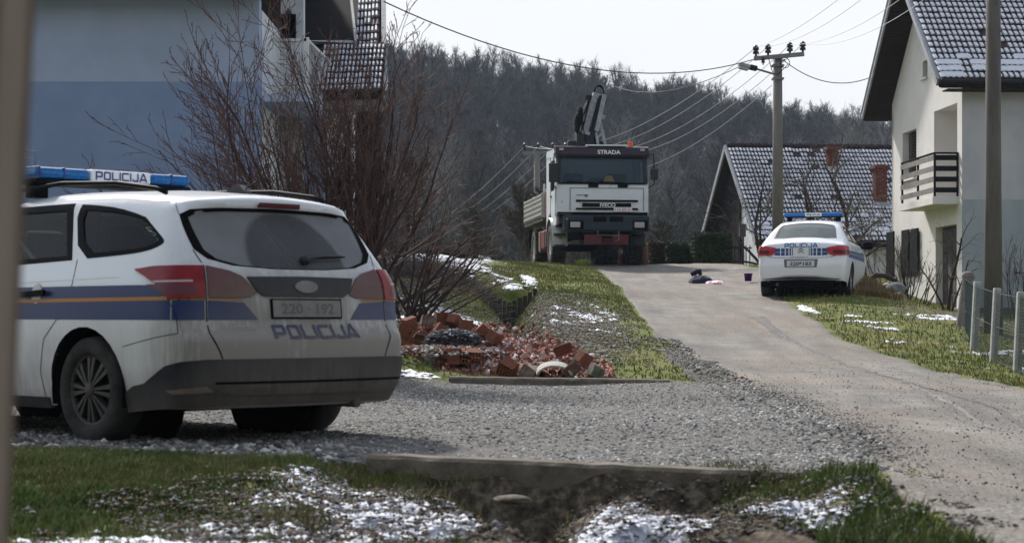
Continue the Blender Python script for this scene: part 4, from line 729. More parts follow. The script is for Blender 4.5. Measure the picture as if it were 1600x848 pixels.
# ================= POLICE SALOON (right) =================
def saloon():
    gzz=(495-466)/F*36.9
    car=thing('police_saloon_car','clean white police saloon parked half on the verge in front of the utility pole','car',(5.70,37.1,CZ-0+(-.0)+ (H-466.5)/F*36.9),R(90-16)); car.scale=(1,1,1.055)
    WZ=prof([(.15,.80),(.30,.84),(.45,.865),(.62,.875),(.85,.872),(.98,.845),(1.05,.80),(1.38,.60),(1.5,.52)])
    RZ=prof([(.15,.84),(.30,.93),(.42,.955),(.60,.955),(.66,.93),(.72,.91),(.92,.90),(.985,.885),(1.03,.84),(1.06,.80),(1.5,.5)])
    TX=prof([(-1.2,.93),(-.88,1.005),(-.80,1.035),(-.5,1.055),(-.40,1.07),(.05,1.33),(.25,1.41),(.5,1.455),(.9,1.475),(1.3,1.45),(1.6,1.36),(2.2,1.06),(2.6,.97),(3.1,.88),(3.4,.76),(3.6,.6)])
    FZ=prof([(.15,3.28),(.3,3.38),(.5,3.43),(.75,3.4),(1.0,3.2),(1.6,3.0)])
    def f(x,y,z):
        ay=np.abs(y); side=ay-WZ(z)+.09*np.clip((.0-x)/1.0,0,2)**2+.10*np.clip((x-2.5)/1.0,0,2)**2
        rear=(-x-RZ(z)+.10*(y/.8)**2)*.9; front=(x-FZ(z)+.2*(y/.85)**2)*.9; top=(z-TX(x)+.045*(y/.6)**2)*.8
        return smax(smax(smax(side,rear,.12),front,.12),top,.06)
    W=Wrap(f,-.30,2.9,.42,.8); U=lambda x:.42+.8+x+.30   # u of a side point
    seam=[(0,.965),(.42,.965),(.9,.955),(U(0)-.22,.965),(U(-.1),.99),(U(.0),1.12),(U(.15),1.26),(U(.35),1.34),(U(.7),1.375),(U(1.2),1.37),(U(1.45),1.30),(U(1.8),1.14),(U(2.15),1.0),(U(2.5),.93),(U(2.9),.86),(4.9,.80),(5.1,.76),(5.22,.75),(5.24,.74)]
    seam=[p for p in seam if p[0]<=U(2.9)]+[(5.0,.80),(5.22,.76),(5.64,.75)]
    bot=[(5.64,.2),(5.0,.2)]+arch(U(2.65),.31,.355,zb=.2)[::-1]+[(U(1.9),.2),(U(.6),.2)]+arch(U(0),.31,.37,zb=.2)[::-1]+[(1.0,.285),(.6,.325),(0,.335)]
    full=[(-a,b) for a,b in seam[::-1]]+seam[1:]+bot+[(-a,b) for a,b in bot[::-1][1:]]
    qd=[(U(.05),1.06),(U(.95),1.04),(U(1.0),1.34),(U(.55),1.335),(U(.25),1.255)]; fdw=[(U(1.04),1.04),(U(1.95),1.02),(U(1.75),1.14),(U(1.45),1.27),(U(1.2),1.335),(U(1.08),1.34)]
    W.patch('body',full,'paint_clean',car,h=.06,holes=[qd,mir(qd),fdw,mir(fdw)])
    sm=resample(seam,.06,False); E=W.hit(sm[:,0],sm[:,1]); loop=np.vstack([E[1:][::-1]*np.array([1,-1,1]),E])
    rw=[(-.33,0),(-.33,.40),(-.28,.60),(.05,.545),(.17,.50),(.20,.25),(.205,0)]; rw=rw+[(a,-b) for a,b in rw[::-1][1:-1]]; ws=[(1.52,0),(1.54,.4),(1.58,.52),(2.05,.62),(2.12,.3),(2.13,0)]; ws=ws+[(a,-b) for a,b in ws[::-1][1:-1]]
    W.toppatch('roof',[tuple(p[:2]) for p in loop],'paint_clean',car,h=.08,holes=[rw,ws],edge3d=loop)
    W.toppatch('rear_window',rw,'glass_pale',car,off=-.004,h=.1); W.toppatch('windscreen',ws,'glass_side',car,off=-.004,h=.12)
    ring=[(-.065+(x+.065)*.93,y*.95) for x,y in rw]; P,Fc=cdt(rw,[ring],.05); W._mk('rear_window_edge',W.top(P[:,0],P[:,1],.002),Fc,'grey_ink',car,0)
    for s in(False,True):
        for pl in(qd,fdw):
            W.patch('window',pl,'glass_side',car,off=-.005,mirror=s); c=np.array(pl); ce=c.mean(0); inn=ce+(c-ce)*np.array([.92,.86]); ot=ce+(c-ce)*np.array([1.04,1.06]); P,Fc=cdt([tuple(p) for p in ot],[inn],.06); Q=W.hit(P[:,0],P[:,1],.002); Q=Q*np.array([1,-1,1]) if s else Q; W._mk('window_trim',Q,Fc,'trim',car,.01)
        l=W.patch('tail_lamp',[(1.02,.935),(.80,.945),(.66,.945),(.50,.915),(.47,.90),(.50,.80),(.56,.77),(.98,.775),(1.03,.80)],'red_light',car,off=.016,h=.04,thick=.03,mirror=s)
        W.patch('lamp_lens',[(.98,.87),(.60,.862),(.56,.835),(.60,.80),(.97,.80)],'lamp_dark' ,l,off=.019,h=.04,thick=.004,mirror=s,label=None)
        # barred livery between the lamps
        xs=[(.49,.395),(.375,.305),(.285,.235),(.215,.185),(.165,.15)]
        for a,b in xs:
            W.patch('blue_bar',[(a,.765 if a<.45 else .775),(a,.895),(b,.895),(b,.765)],'blue_clean',car,off=.003,h=.05,mirror=s); 
        for a,b in xs[:-1]: W.patch('orange_dash',[(a,.822),(a,.834),(b,.834),(b,.822)],'orange_clean',car,off=.0045,h=.05,mirror=s)
        W.patch('blue_band',[(1.02,.74),(1.04,.86),(U(2.2),.88),(U(2.2),.72)],'blue_clean',car,off=.003,h=.05,mirror=s); W.patch('orange_stripe',[(1.04,.80),(1.04,.815),(U(2.2),.815),(U(2.2),.80)],'orange_clean',car,off=.0045,h=.05,mirror=s)
        W.strip('panel_gap',[(U(.28),1.04),(U(.42),.62),(U(.46),.24)],.008,'under',car,mirror=s); W.strip('panel_gap',[(U(1.02),1.04),(U(1.02),.24)],.008,'under',car,mirror=s); W.strip('panel_gap',[(U(2.0),1.0),(U(1.98),.24)],.008,'under',car,mirror=s)
        for x in(.75,1.75): W.patch('door_handle',[(U(x-.1),.90),(U(x+.1),.895),(U(x+.1),.925),(U(x-.1),.93)],'paint_clean',car,off=.03,h=.05,thick=.02,mirror=s)
        sg=-1 if s else 1
        mirr=MB().box((2.0,sg*.97,1.03),(.14,.20,.15)).build('wing_mirror','trim',car,bevel=.04); MB().box((2.0,sg*.86,.99),(.05,.12,.05)).build('mirror_arm','trim',mirr)
        W.strip('panel_gap',[(.62,.765),(.55,.735),(.40,.725),(0,.722)],.008,'under',car,mirror=s)
        W.strip('panel_gap',[(1.03,.77),(1.02,.60),(.98,.42)],.004,'under',car,mirror=s)
    W.patch('lower_bumper',[(-.62,.335),(-.70,.345),(-.40,.375),(0,.39),(.40,.375),(.70,.345),(.62,.335)],'black_plastic',car,off=.006,h=.05,thick=.02)
    W.patch('chrome_strip',[(-.62,.345),(0,.405),(.62,.345),(.60,.36),(.3,.405),(0,.418),(-.3,.405),(-.60,.36)],'lamp_clear',car,off=.008,h=.05,thick=.01)
    rec=W.patch('plate_recess',[(-.30,.555),(.30,.555),(.32,.70),(-.32,.70)],'grey_ink',car,off=.004,h=.06,thick=.01)
    pl=W.patch('licence_plate',[(-.26,.565),(.26,.565),(.26,.675),(-.26,.675)],'plate',car,off=.012,h=.06,thick=.01)
    lift=lambda off,cx,cz:(lambda x,y:W.hit(cx-x,cz+y,off))
    text_obj('plate_number','220*183',.40,.07,'black_ink',pl,lift(.0145,0,.62)); text_obj('lettering','POLICIJA',.62,.080,'blue_clean',car,lift(.007,0,.948),.03)
    text_obj('web_address','www.policija.hr',.34,.028,'grey_ink',car,lift(.005,.03,.742),0)
    # double chevron badge
    b=MB()
    for dz in(0,.045):
        P=W.hit(np.array([.055,0,-.055,-.055,0,.055]),np.array([.825,.87,.825,.81,.85,.81])+dz-.01,.008); b.add([tuple(p) for p in P],[(0,1,4,5),(1,2,3,4)])
    b.build('badge','grey_ink',car)
    for x,y in((.6,.35),(.6,-.35),(1.5,.36),(1.5,-.36)): seat(car,x,y)
    MB().box((1.2,0,.33),(3.4,1.4,.06)).box((-.15,0,.98),(.6,1.15,.03)).build('cabin_floor','headliner',car); MB().box((2.15,0,.86),(.3,1.25,.2)).build('dashboard','interior',car,bevel=.04)
    MB().box((1.2,0,.23),(3.8,1.4,.06)).box((-.5,0,.3),(.6,1.2,.12)).build('underbody','under',car); MB().tube([(-.5,.45,.25),(-.9,.45,.25)],.028,8).build('exhaust','mud_steel',car)
    for x in(0,2.65):
        for s in(1,-1):
            b=MB(); A=np.linspace(-.25,PI+.25,16); V=[(x+.352*math.cos(a),s*.84,.31+.352*math.sin(a)) for a in A]+[(x+.352*math.cos(a),s*.45,.31+.352*math.sin(a)) for a in A]; b.add(V,[(i,i+1,17+i,16+i) for i in range(15)]); b.add([(x+.38*math.cos(a),s*.45,.31+.38*math.sin(a)) for a in np.linspace(0,2*PI,20)],[tuple(range(20))]); b.build('wheel_arch_liner','under',car)
            make_wheel('wheel',car,x,s*.755,s,r=.315,wd=.20,rim=.20,cap='hub_silver')
    MB().box((.62,0,1.50),(.07,.05,.05)).tube([(.62,0,1.50),(.5,0,1.56)],.004,4).build('aerial','trim',car,bevel=.01)
    lb=thing('light_bar',None,None,(1.1,0,1.575)); lb.parent=car
    MB().box((0,0,-.03),(.26,1.12,.02)).build('base','trim',lb,bevel=.008)
    for y0,y1 in((.58,.17),(-.17,-.58)): MB().box((0,(y0+y1)/2,.01),(.27,abs(y0-y1),.07)).build('blue_lens','blue_lens2',lb,bevel=.025)
    MB().box((0,0,.01),(.265,.33,.072)).build('sign_panel','white_lens',lb,bevel=.01); text_obj('lettering','POLICIJA',.26,.035,'ink',lb,lambda x,y:np.stack([np.full_like(x,-.1345),-x,.01+y],1),.03)
    [MB().box((0,s_*.48,-.07),(.12,.09,.08)).build('mount','trim',lb,bevel=.01) for s_ in(1,-1)]
saloon()
# ================= CRANE TRUCK =================
def truck():
    Y0=51.5; root=thing('crane_truck','white flatbed truck with folded loading crane behind the cab on the crest of the road','truck',((941-800)/F*Y0,Y0,CZ+(H-412)/F*Y0),R(6.5))
    T=root; s=F/Y0
    lx=lambda px:(px-941)/s
    lz=lambda py:(412-py)/s
    # cab shell: side outline extruded across, then openings built as separate pieces
    cab=MB(); prof_=[(.10,1.33),(.0,1.45),(-.02,2.10),(.12,2.80),(.22,2.95),(.35,3.12),(1.95,3.14),(2.05,3.0),(2.05,1.0),(1.6,1.0)]
    ss=1.24
    # lower cab (below windscreen), pillars, roof, back
    MB().prism([(-.02,1.33),(-.04,2.14),(.3,2.14),(.3,1.33)],'x',-ss,ss).build('front_panel','truck_white',T,bevel=.05)
    side=[(.02,1.25),(.0,2.14),(.10,2.86),(2.05,2.98),(2.05,1.05),(1.9,1.05),(1.82,1.20),(1.3,1.42),(.75,1.20),(.68,1.05),(.05,1.05)]
    for sg in(-1,1):
        b=MB(); win=[(.22,2.12),(.20,2.2),(.32,2.80),(1.10,2.82),(1.12,2.0),(.5,1.98)]
        P,Fc=cdt([(a,c) for a,c in side],[win],.4); V=[(sg*ss,p[0],p[1]) for p in P]+[(sg*(ss-.06),p[0],p[1]) for p in P]; n=len(P); Fl=[tuple(t) for t in Fc]+[tuple(i+n for i in reversed(t)) for t in Fc]
        b.add(V,Fl); b.build('cab_side','truck_white',T); d=MB().add([(sg*(ss-.03),a,c) for a,c in win],[tuple(range(6))]).build('door_window','glass_truck',T)
        MB().bar((sg*(ss+.003),1.18,1.2),(sg*(ss+.003),1.18,2.9),.012,.012).bar((sg*(ss+.003),.14,1.3),(sg*(ss+.003),.14,2.1),.012,.012).build('door_gap','under',T); MB().box((sg*(ss+.02),1.0,1.85),(.03,.16,.04)).build('door_handle','black_plastic',T)
    MB().box((0,2.03,2.0),(2.48,.05,2.0)).build('cab_back','truck_white',T); MB().box((0,1.0,1.05),(2.3,1.9,.06)).build('cab_floor','under',T)
    MB().prism([(.22,2.98),(.34,3.10),(1.95,3.14),(2.06,3.06),(2.06,2.92),(.24,2.86)],'x',-ss,ss).build('cab_roof','truck_white',T,bevel=.05)
    MB().box((0,.9,1.9),(.5,.5,.9)).box((.6,1.35,2.0),(.55,.3,1.0)).box((-.6,1.35,2.0),(.55,.3,1.0)).box((0,.35,1.95),(2.3,.35,.2)).build('cab_interior','interior',T,bevel=.05)
    # sun visor band
    v=MB().prism([(-.06,2.86),(-.10,2.92),(-.02,3.12),(.20,3.16),(.32,3.10),(.22,2.84)],'x',-1.25,1.25).build('sun_visor','truck_maroon',T,bevel=.03)
    MB().prism([(.0,3.12),(.0,3.19),(.4,3.22),(.6,3.14)],'x',lx(918),lx(978)).build('roof_hatch','truck_bumper',v,bevel=.02); MB().box((lx(948),-.02,3.165),(1.15,.10,.035)).build('snow_strip','snow',v,bevel=.015)
    for x in(lx(876),lx(1004)): MB().box((x,-.085,3.05),(.12,.03,.06)).build('marker_lamp','lamp_clear',v,bevel=.01)
    text_obj('lettering','STRADA',.62,.115,'white_letter',v,lambda x,y:np.stack([x+lx(951),np.full_like(x,-.087)+y*.33,2.985+y],1),.02)
    MB().add([(-1.12,-.035,2.16),(1.12,-.035,2.16),(1.10,.08,2.86),(-1.10,.08,2.86)],[(0,1,2,3)]).build('windscreen','glass_truck',T)
    MB().bar((-1.17,-.05,2.13),(-1.15,.07,2.87),.09,.06).build('windscreen_pillar','truck_bumper',T,bevel=.01); MB().bar((1.17,-.05,2.13),(1.15,.07,2.87),.09,.06).build('windscreen_pillar','truck_bumper',T,bevel=.01); MB().box((0,-.045,2.15),(2.36,.04,.04)).build('windscreen_seal','under',T)
    for x0,x1 in((-.95,-.15),(-.1,.72)): MB().bar((x0,-.07,2.20),(x1,-.075,2.155),.02,.02).bar((x1,-.09,2.12),(x1-.3,-.07,2.18),.02,.02).build('wiper','under',T)
    # front panel details
    for x in(lx(926.5),lx(973)): MB().box((x,-.05,lz(290.5)),(.27,.03,.085)).build('air_vent','under',T,bevel=.008)
    fp=MB(); x0,x1,z0,z1=lx(890),lx(1006),lz(329),lz(294)
    for a,b_ in(((x0,z0),(x0,z1)),((x1,z0),(x1,z1)),((x0,z1),(x1,z1))): fp.bar((a[0],-.043,a[1]),(b_[0],-.043,b_[1]),.014,.014)
    fp.build('panel_gap','grey_ink',T)
    MB().box((lx(948),-.05,lz(314)),(lx(997)-lx(899),.03,.055)).build('grille_slat','under',T); MB().box((lx(947.5),-.052,lz(320.5)),(lx(986)-lx(909),.03,.10)).build('grille_slat','under',T); MB().box((lx(948),-.05,lz(326.5)),(lx(997)-lx(899),.03,.05)).build('grille_slat','under',T)
    text_obj('lettering','IVECO',.42,.11,'white_letter',T,lambda x,y:np.stack([x+lx(949),np.full_like(x,-.072),lz(320.5)+y],1),.03); MB().box((lx(909),-.045,lz(305)),(.32,.008,.018)).box((lx(915),-.045,lz(306)),(.08,.008,.06)).build('model_badge','grey_ink',T)
    p=MB().box((lx(973),-.085,lz(327.5)),(.50,.02,.12)).build('licence_plate','white_letter',T,bevel=.004); text_obj('plate_number','112-ZS-31',.44,.075,'plate_red',p,lambda x,y:np.stack([x+lx(973),np.full_like(x,-.098),lz(327.5)+y],1),.01)
    MB().box((0,.02,1.33),(2.44,.16,.10)).build('front_trim','under',T)
    # bumper
    bz0,bz1=lz(362),lz(337); xb0,xb1=lx(878),lx(1013)
    bp=MB().box(((xb0+xb1)/2,-.08,(bz0+bz1)/2),(xb1-xb0,.42,bz1-bz0)).build('bumper','truck_bumper',T,bevel=.05)
    for xa,xb in((924,945),(949.5,971)): MB().box(((lx(xa)+lx(xb))/2,-.29,lz(343)),(lx(xb)-lx(xa),.03,.14)).build('bumper_vent','under',bp,bevel=.01)
    for x in(lx(897),lx(998)):
        MB().box((x,-.285,lz(352)),(.42,.03,.25)).build('lamp_recess','under',bp,bevel=.02); h=MB().box((x-.02,-.305,lz(352)),(.27,.03,.15)).build('headlight','lamp_clear',T,bevel=.02)
    MB().box((lx(886)-.06,-.285,lz(343)),(.03,.03,.05)).build('bolt','lamp_clear',bp)
    wn=MB().box((lx(946),-.12,lz(375)),(lx(980)-lx(912),.3,lz(367)-lz(383))).build('winch_plate','truck_red',T,bevel=.02); MB().box((lx(946),-.28,lz(375)),(.28,.03,.2)).build('winch_opening','under',wn); MB().box((lx(946),-.295,lz(375)),(.24,.03,.03)).box((lx(946),-.295,lz(379)),(.24,.03,.03)).build('roller','truck_red',wn)
    MB().tube([(lx(931),-.3,lz(361)),(lx(931),-.34,lz(368)),(lx(962),-.34,lz(369)),(lx(964),-.3,lz(361)),(lx(964),-.33,lz(375)),(lx(958),-.33,lz(378))],.018,6).build('tow_chain','galv',wn)
    MB().box((lx(946),.4,lz(366)),(1.3,.9,.1)).box((lx(943),.6,.62),(.22,.5,.25)).build('front_axle_beam','under',T)
    # wheels
    def tw(x,y,sg,wd=.38):
        w=thing('wheel',None,None,(x,y,.56)); w.parent=T; 
        if sg>0: w.rotation_euler=(0,0,PI)
        h=wd/2; MB().lathe([(.29,-h*.8),(.33,-h),(.50,-h),(.545,-h*.8),(.55,0),(.545,h*.8),(.50,h),(.33,h),(.29,h*.8)],(0,0,0),axis='x',n=36).build('tyre','tyre',w)
        t=MB()
        for k in range(24):
            a=2*PI*k/24
            for q,da in((-1,0),(1,PI/24)):
                aa=a+da; rot=Matrix.Rotation(-aa,3,'X')@Matrix.Rotation(q*.5,3,'Z'); c=Vector((q*h*.52,0,0))+Vector((0,math.cos(aa)*.56,-math.sin(aa)*-.56)); t.box((c.x,math.sin(aa)*.56,math.cos(aa)*.56),(h*.95,.055,.05),rot=Matrix.Rotation(-aa,3,'X'))
        t.build('tread','tyre',w); MB().lathe([(0,-h*.55),(.10,-h*.62),(.12,-h*.35),(.20,-h*.30),(.27,-h*.85),(.30,-h*.9),(.30,h*.7)],(0,0,0),axis='x',n=28).build('rim','hub_silver',w)
    for sg in(-1,1): tw(sg*1.06,1.30,sg); tw(sg*1.05,5.1,sg,.34); tw(sg*.68,5.1,sg,.30)
    for sg in(-1,1):
        b=MB(); A=np.linspace(-.1,PI+.15,14); x0=sg*1.27; V=[];
        for r_ in(.66,.70):
            for x in(x0,x0-sg*.42): V+=[(x,1.3+r_*math.cos(a),.60+r_*math.sin(a)) for a in A]
        n=14; F4=[]
        for i in range(n-1): F4+=[(i,i+1,n+i+1,n+i),(2*n+i,2*n+i+1,3*n+i+1,3*n+i),(i,i+1,2*n+i+1,2*n+i)]
        b.add(V,F4,True).build('mudguard','truck_bumper' if sg>0 else 'alu',T)
        MB().box((sg*1.1,.55,.80),(.3,.5,.06)).box((sg*1.1,.55,.5),(.3,.4,.05)).build('step','truck_bumper',T)
    # mirrors
    for x,zt,zb,wd in((lx(869)-.1,lz(256),lz(286),.26),(lx(1022),lz(263),lz(281),.20)):
        sg=-1 if x<0 else 1; m=MB().box((x,-.15,(zt+zb)/2),(wd,.10,zt-zb)).build('mirror','black_plastic',T,bevel=.03); MB().tube([(sg*1.2,.05,2.95),(x-sg*.02,-.12,2.93),(x+sg*0,-.13,zt)],.015,5).tube([(sg*1.22,.0,2.02),(x,-.1,zb-.12),(x,-.13,zb)],.015,5).build('mirror_arm','under',m)
    MB().lathe([(.085,0),(.085,.05),(.075,.05),(.075,.17),(.05,.20),(0,.205)],(lx(989),.35,3.12),axis='z',n=16).build('beacon','amber',T)
    b=MB(); b.lathe([(.14,0),(.17,.02),(.14,.03),(.125,.11),(.08,.18),(0,.195)],(lx(954),.28,2.20),axis='z',n=18); b.build('hard_hat','hardhat',T)
    # chassis, tanks, body
    MB().box((-.42,3.9,.85),(.1,5.6,.24)).box((.42,3.9,.85),(.1,5.6,.24)).box((0,5.1,.6),(1.6,.2,.2)).box((0,3.0,.85),(.8,.1,.2)).build('chassis','under',T)
    MB().box((-1.0,3.0,.75),(.45,.8,.55)).build('tank','truck_red',T,bevel=.06); MB().box((-1.02,3.75,.72),(.4,.4,.6)).build('battery_box','rust',T,bevel=.03); MB().box((1.0,3.2,.8),(.45,1.0,.5)).build('tool_box','mud_steel',T,bevel=.05); MB().tube([(1.15,1.9,.3),(1.15,1.9,1.5)],.05,8).build('exhaust','rust',T)
    bed=MB().box((0,5.0,1.36),(2.46,4.3,.12)).build('load_bed','mud_steel',T)
    def panel(x,y0,y1):
        w=MB(); z0,z1=1.42,2.06; w.box((x,(y0+y1)/2,(z0+z1)/2),(.03,y1-y0,z1-z0)); 
        for z in(z0+.06,z0+.2,z0+.34,z0+.48,z1-.04): w.box((x-math.copysign(.028,-x) ,(y0+y1)/2,z),(.035,(y1-y0)-.06,.06))
        for y in(y0+.03,y1-.03): w.box((x,y,(z0+z1)/2),(.07,.06,z1-z0+.04))
        w.build('drop_side','alu',T,bevel=.008)
    for sg in(-1,1): panel(sg*1.23,2.9,5.0); panel(sg*1.23,5.03,7.1)
    MB().box((0,7.13,1.74),(2.46,.04,.64)).build('tailboard','alu',T)
    b=MB().box((0,2.86,1.8),(2.46,.05,.8)); 
    for x in(-1.2,-.6,0,.6,1.2): b.box((x,2.82,1.85),(.05,.05,.95))
    b.build('headboard','alu',T); MB().box((-1.05,2.55,1.75),(.3,.3,.7)).build('crane_support','truck_red',T,bevel=.03)
    for x in(-.95,.95): MB().box((x,6.3,.9),(.5,.02,.55)).build('mud_flap','under',T)
    # crane, folded upright behind the cab
    lx0=lx; lx=lambda px:lx0(px)*1.03+.20; lz=lambda py:(H-py)/F*53.6-(H-412)/F*Y0
    c=MB(); c.box((lx(921)+.1,2.45,lz(219)-.2),(.62,.55,.9)).box((lx(920)+.1,2.45,lz(224)),(1.05,.3,.2)); c.build('crane_base','steel_dark',T,bevel=.04)
    MB().bar((lx(916)+.15,2.3,lz(226)),(lx(919)+.15,2.3,lz(190)),.36,.42,up=(0,1,0)).build('crane_column','steel_dark',T,bevel=.03)
    b1=MB().bar((lx(914)+.15,2.2,lz(210)),(lx(936)+.1,2.2,lz(146)),.24,.24,up=(0,1,0)).build('main_boom','crane_grey',T,bevel=.015)
    MB().bar((lx(920)+.15,2.05,lz(206)),(lx(940)+.1,2.05,lz(150)),.07,.07,up=(0,1,0)).build('cylinder','steel_dark',T); MB().bar((lx(926)+.15,2.15,lz(208)),(lx(943)+.1,2.15,lz(150)),.10,.22,up=(0,1,0)).build('boom_channel','steel_dark',T)
    MB().bar((lx(930)+.15,2.0,lz(205)),(lx(947)+.08,2.0,lz(149)),.12,.16,up=(0,1,0)).build('outer_boom','crane_grey',T,bevel=.01); MB().bar((lx(940)+.15,2.1,lz(186)),(lx(945)+.12,2.1,lz(180)),.12,.1,up=(0,1,0)).build('boom_pivot','crane_grey',T,bevel=.01)
    MB().bar((lx(937)+.15,2.1,lz(190)),(lx(946)+.15,2.1,lz(228)),.07,.07,up=(0,1,0)).bar((lx(930)+.15,2.1,lz(205)),(lx(934)+.15,2.1,lz(228)),.07,.07,up=(0,1,0)).bar((lx(933)+.15,2.1,lz(215)),(lx(944)+.15,2.1,lz(205)),.05,.05,up=(0,1,0)).build('outrigger','crane_grey',T)
    MB().bar((lx(912)+.12,2.3,lz(178)),(lx(927)+.1,2.3,lz(151)),.10,.12,up=(0,1,0)).build('lift_cylinder','steel_dark',T); MB().bar((lx(910)+.1,2.25,lz(185)),(lx(920)+.1,2.25,lz(160)),.035,.035,up=(0,1,0)).build('cylinder_rod','crane_grey',T)
    for xx,zz in((lx(903)+.12,lz(192)),(lx(907)+.12,lz(181))): MB().lathe([(.05,-.03),(.27,-.03),(.29,-.01),(.29,.01),(.27,.03),(.05,.03)],(xx,2.2,zz),axis='x',n=22).lathe([(.10,-.06),(.24,-.06),(.24,.06),(.10,.06)],(xx,2.2,zz),axis='x',n=14).build('hose_reel','under',T)
    A=np.linspace(-.2,PI+.1,12); b=MB()
    for k in range(3): b.tube([(lx(941)+.05+.14*math.cos(a)+.015*k,2.15+.05*k,lz(146)+.20*math.sin(a)*(1+.12*k)) for a in A],.014,5)
    b.tube([(lx(924)+.1,2.0,lz(150)),(lx(919)+.1,2.0,lz(170)),(lx(912)+.1,2.0,lz(200)),(lx(916)+.1,2.0,lz(222))],.016,5).tube([(lx(935)+.1,1.95,lz(155)),(lx(929)+.1,1.9,lz(180)),(lx(922)+.1,1.9,lz(215))],.014,5).build('hydraulic_hose','under',T); MB().box((lx(946)+.08,2.1,lz(156)),(.12,.3,.28)).build('boom_tip','steel_dark',T,bevel=.03)
    MB().bar((lx(928)+.1,2.2,lz(149)),(lx(928)+.1,2.2,lz(156)),.4,.1).build('boom_head','steel_dark',T)
truck()
# ================= ROOF TILES =================
def tile_geo(w,l,snow,seed=0,hump=.032,n=2):
    """interlocking tile with n rolls; snow lies in the troughs"""
    b=MB(); k=n*4; g=random.Random(seed); V=[]
    def hz(t): return hump*max(0,math.sin(t*PI*2*n/1.0*.5*2-.6))**.8*.9 if True else 0
    for j,(y,dz) in enumerate(((0,.030),(l*1.12,.0))):
        for i in range(k+1): t=i/k; V.append((w*t,y,dz+hump*(.5-.5*math.cos(2*PI*n*t))))
    for i in range(k+1): V.append((w*i/k,0,-.012))
    F_=[(i,i+1,k+2+i,k+1+i) for i in range(k)]+[(2*k+2+i,2*k+3+i,i+1,i) for i in range(k)]; b.m=0; b.add(V,F_)
    b.m=1
    if snow>0:
        for q in range(n):
            if snow<1 and g.random()>snow+.25: continue
            c=w*(q+ .0)/n+w/n*(1.0 if q==0 else 0.0) if False else w*(q+.0)/n+.0
            c=w*(q)/n; x0=c-w/n*.26;x1=c+w/n*.40; y0=l*g.uniform(.06,.2); y1=l*g.uniform(.88,1.0); h=.034
            b.add([(x0+.012,y0,.034),(x1+.012,y0,.034),(x0-.0,y1,.012),(x1-.0,y1,.012),(x0+.015,y0+.02,.034+h),(x1,y0+.02,.034+h),(x0+.01,y1-.01,.012+h),(x1-.01,y1-.01,.012+h)],[(4,5,7,6),(0,1,5,4),(1,3,7,5),(2,0,4,6)])
    if snow>=2:
        b.add([(0,l*.16,.055),(w,l*.16,.055),(w,l*1.0,.05),(0,l*1.0,.05),(0,l*.10,.03),(w,l*.10,.03)],[(0,1,2,3),(4,5,1,0)])
    return b
def roof_tiles(parent,O,eu,ev,wid,length,tw,tl,sel=None,full=lambda i,j:False,part=.8,seed=1):
    """tile courses from the eave corner O along eu, up the slope ev; sel says which tiles are built singly"""
    eu=Vector(eu).normalized();ev=Vector(ev).normalized();en=eu.cross(ev); Mx=Matrix((eu,ev,en)).transposed().to_4x4(); nu=int(wid/tw);nv=int(length/tl); g=random.Random(seed)
    geos=[tile_geo(tw,tl,s,k) for k,s in enumerate((0,.55,.9,.9,2))]; mes=[b.mesh('roof_tile',['tile','snow']) for b in geos]; join=MB(); cnt=0
    for j in range(nv):
        for i in range(nu):
            pr=part*float(np.clip(.35+1.15*fbm(i*1.,j*1.3,.17,seed+50,3),.1,1)); v=4 if full(i,j) else (3 if g.random()<pr*.75 else 2 if g.random()<pr else 1 if g.random()<pr else 0)
            p=Vector(O)+eu*(i*tw)+ev*(j*tl)+en*(.03+g.uniform(0,.014)+(.02 if g.random()<.04 else 0)); 
            if sel and sel(i,j) and cnt<300:
                o=bpy.data.objects.new('roof_tile',mes[v]); COL.objects.link(o); o.parent=parent; o.matrix_local=Matrix.Translation(p)@Mx; cnt+=1
            else:
                b=geos[v]; M=Matrix.Translation(p)@Mx; k=len(join.v); join.v+= [tuple(M@Vector(q)) for q in b.v]; join.f+=[[a+k for a in f] for f in b.f]; join.mi+=b.mi; join.sm+=b.sm
    if join.v: join.build('tile_courses',['tile','snow'],parent,kind='stuff')
def rect_wall(b,org,eu,wid,hgt,holes,th=.3,inward=(0,1,0)):
    """wall panel with rectangular openings (u0,u1,v0,v1) and reveals"""
    org=Vector(org);eu=Vector(eu).normalized();iv=Vector(inward).normalized()*th; us=sorted({0,wid,*[h[0] for h in holes],*[h[1] for h in holes]}); vs=sorted({0,hgt,*[h[2] for h in holes],*[h[3] for h in holes]})
    P=lambda u,v,d=0: org+eu*u+Vector((0,0,v))+iv*d
    for a,c in zip(us,us[1:]):
        for e,f in zip(vs,vs[1:]):
            if any(h[0]<=a+1e-6 and c<=h[1]+1e-6 and h[2]<=e+1e-6 and f<=h[3]+1e-6 for h in holes): continue
            b.add([P(a,e),P(c,e),P(c,f),P(a,f)],[(0,1,2,3)])
    for u0,u1,v0,v1 in holes:
        for A in (((u0,v0),(u0,v1)),((u0,v1),(u1,v1)),((u1,v1),(u1,v0)),((u1,v0),(u0,v0))): b.add([P(*A[0]),P(*A[1]),P(*A[1],1),P(*A[0],1)],[(0,1,2,3)])
    return b
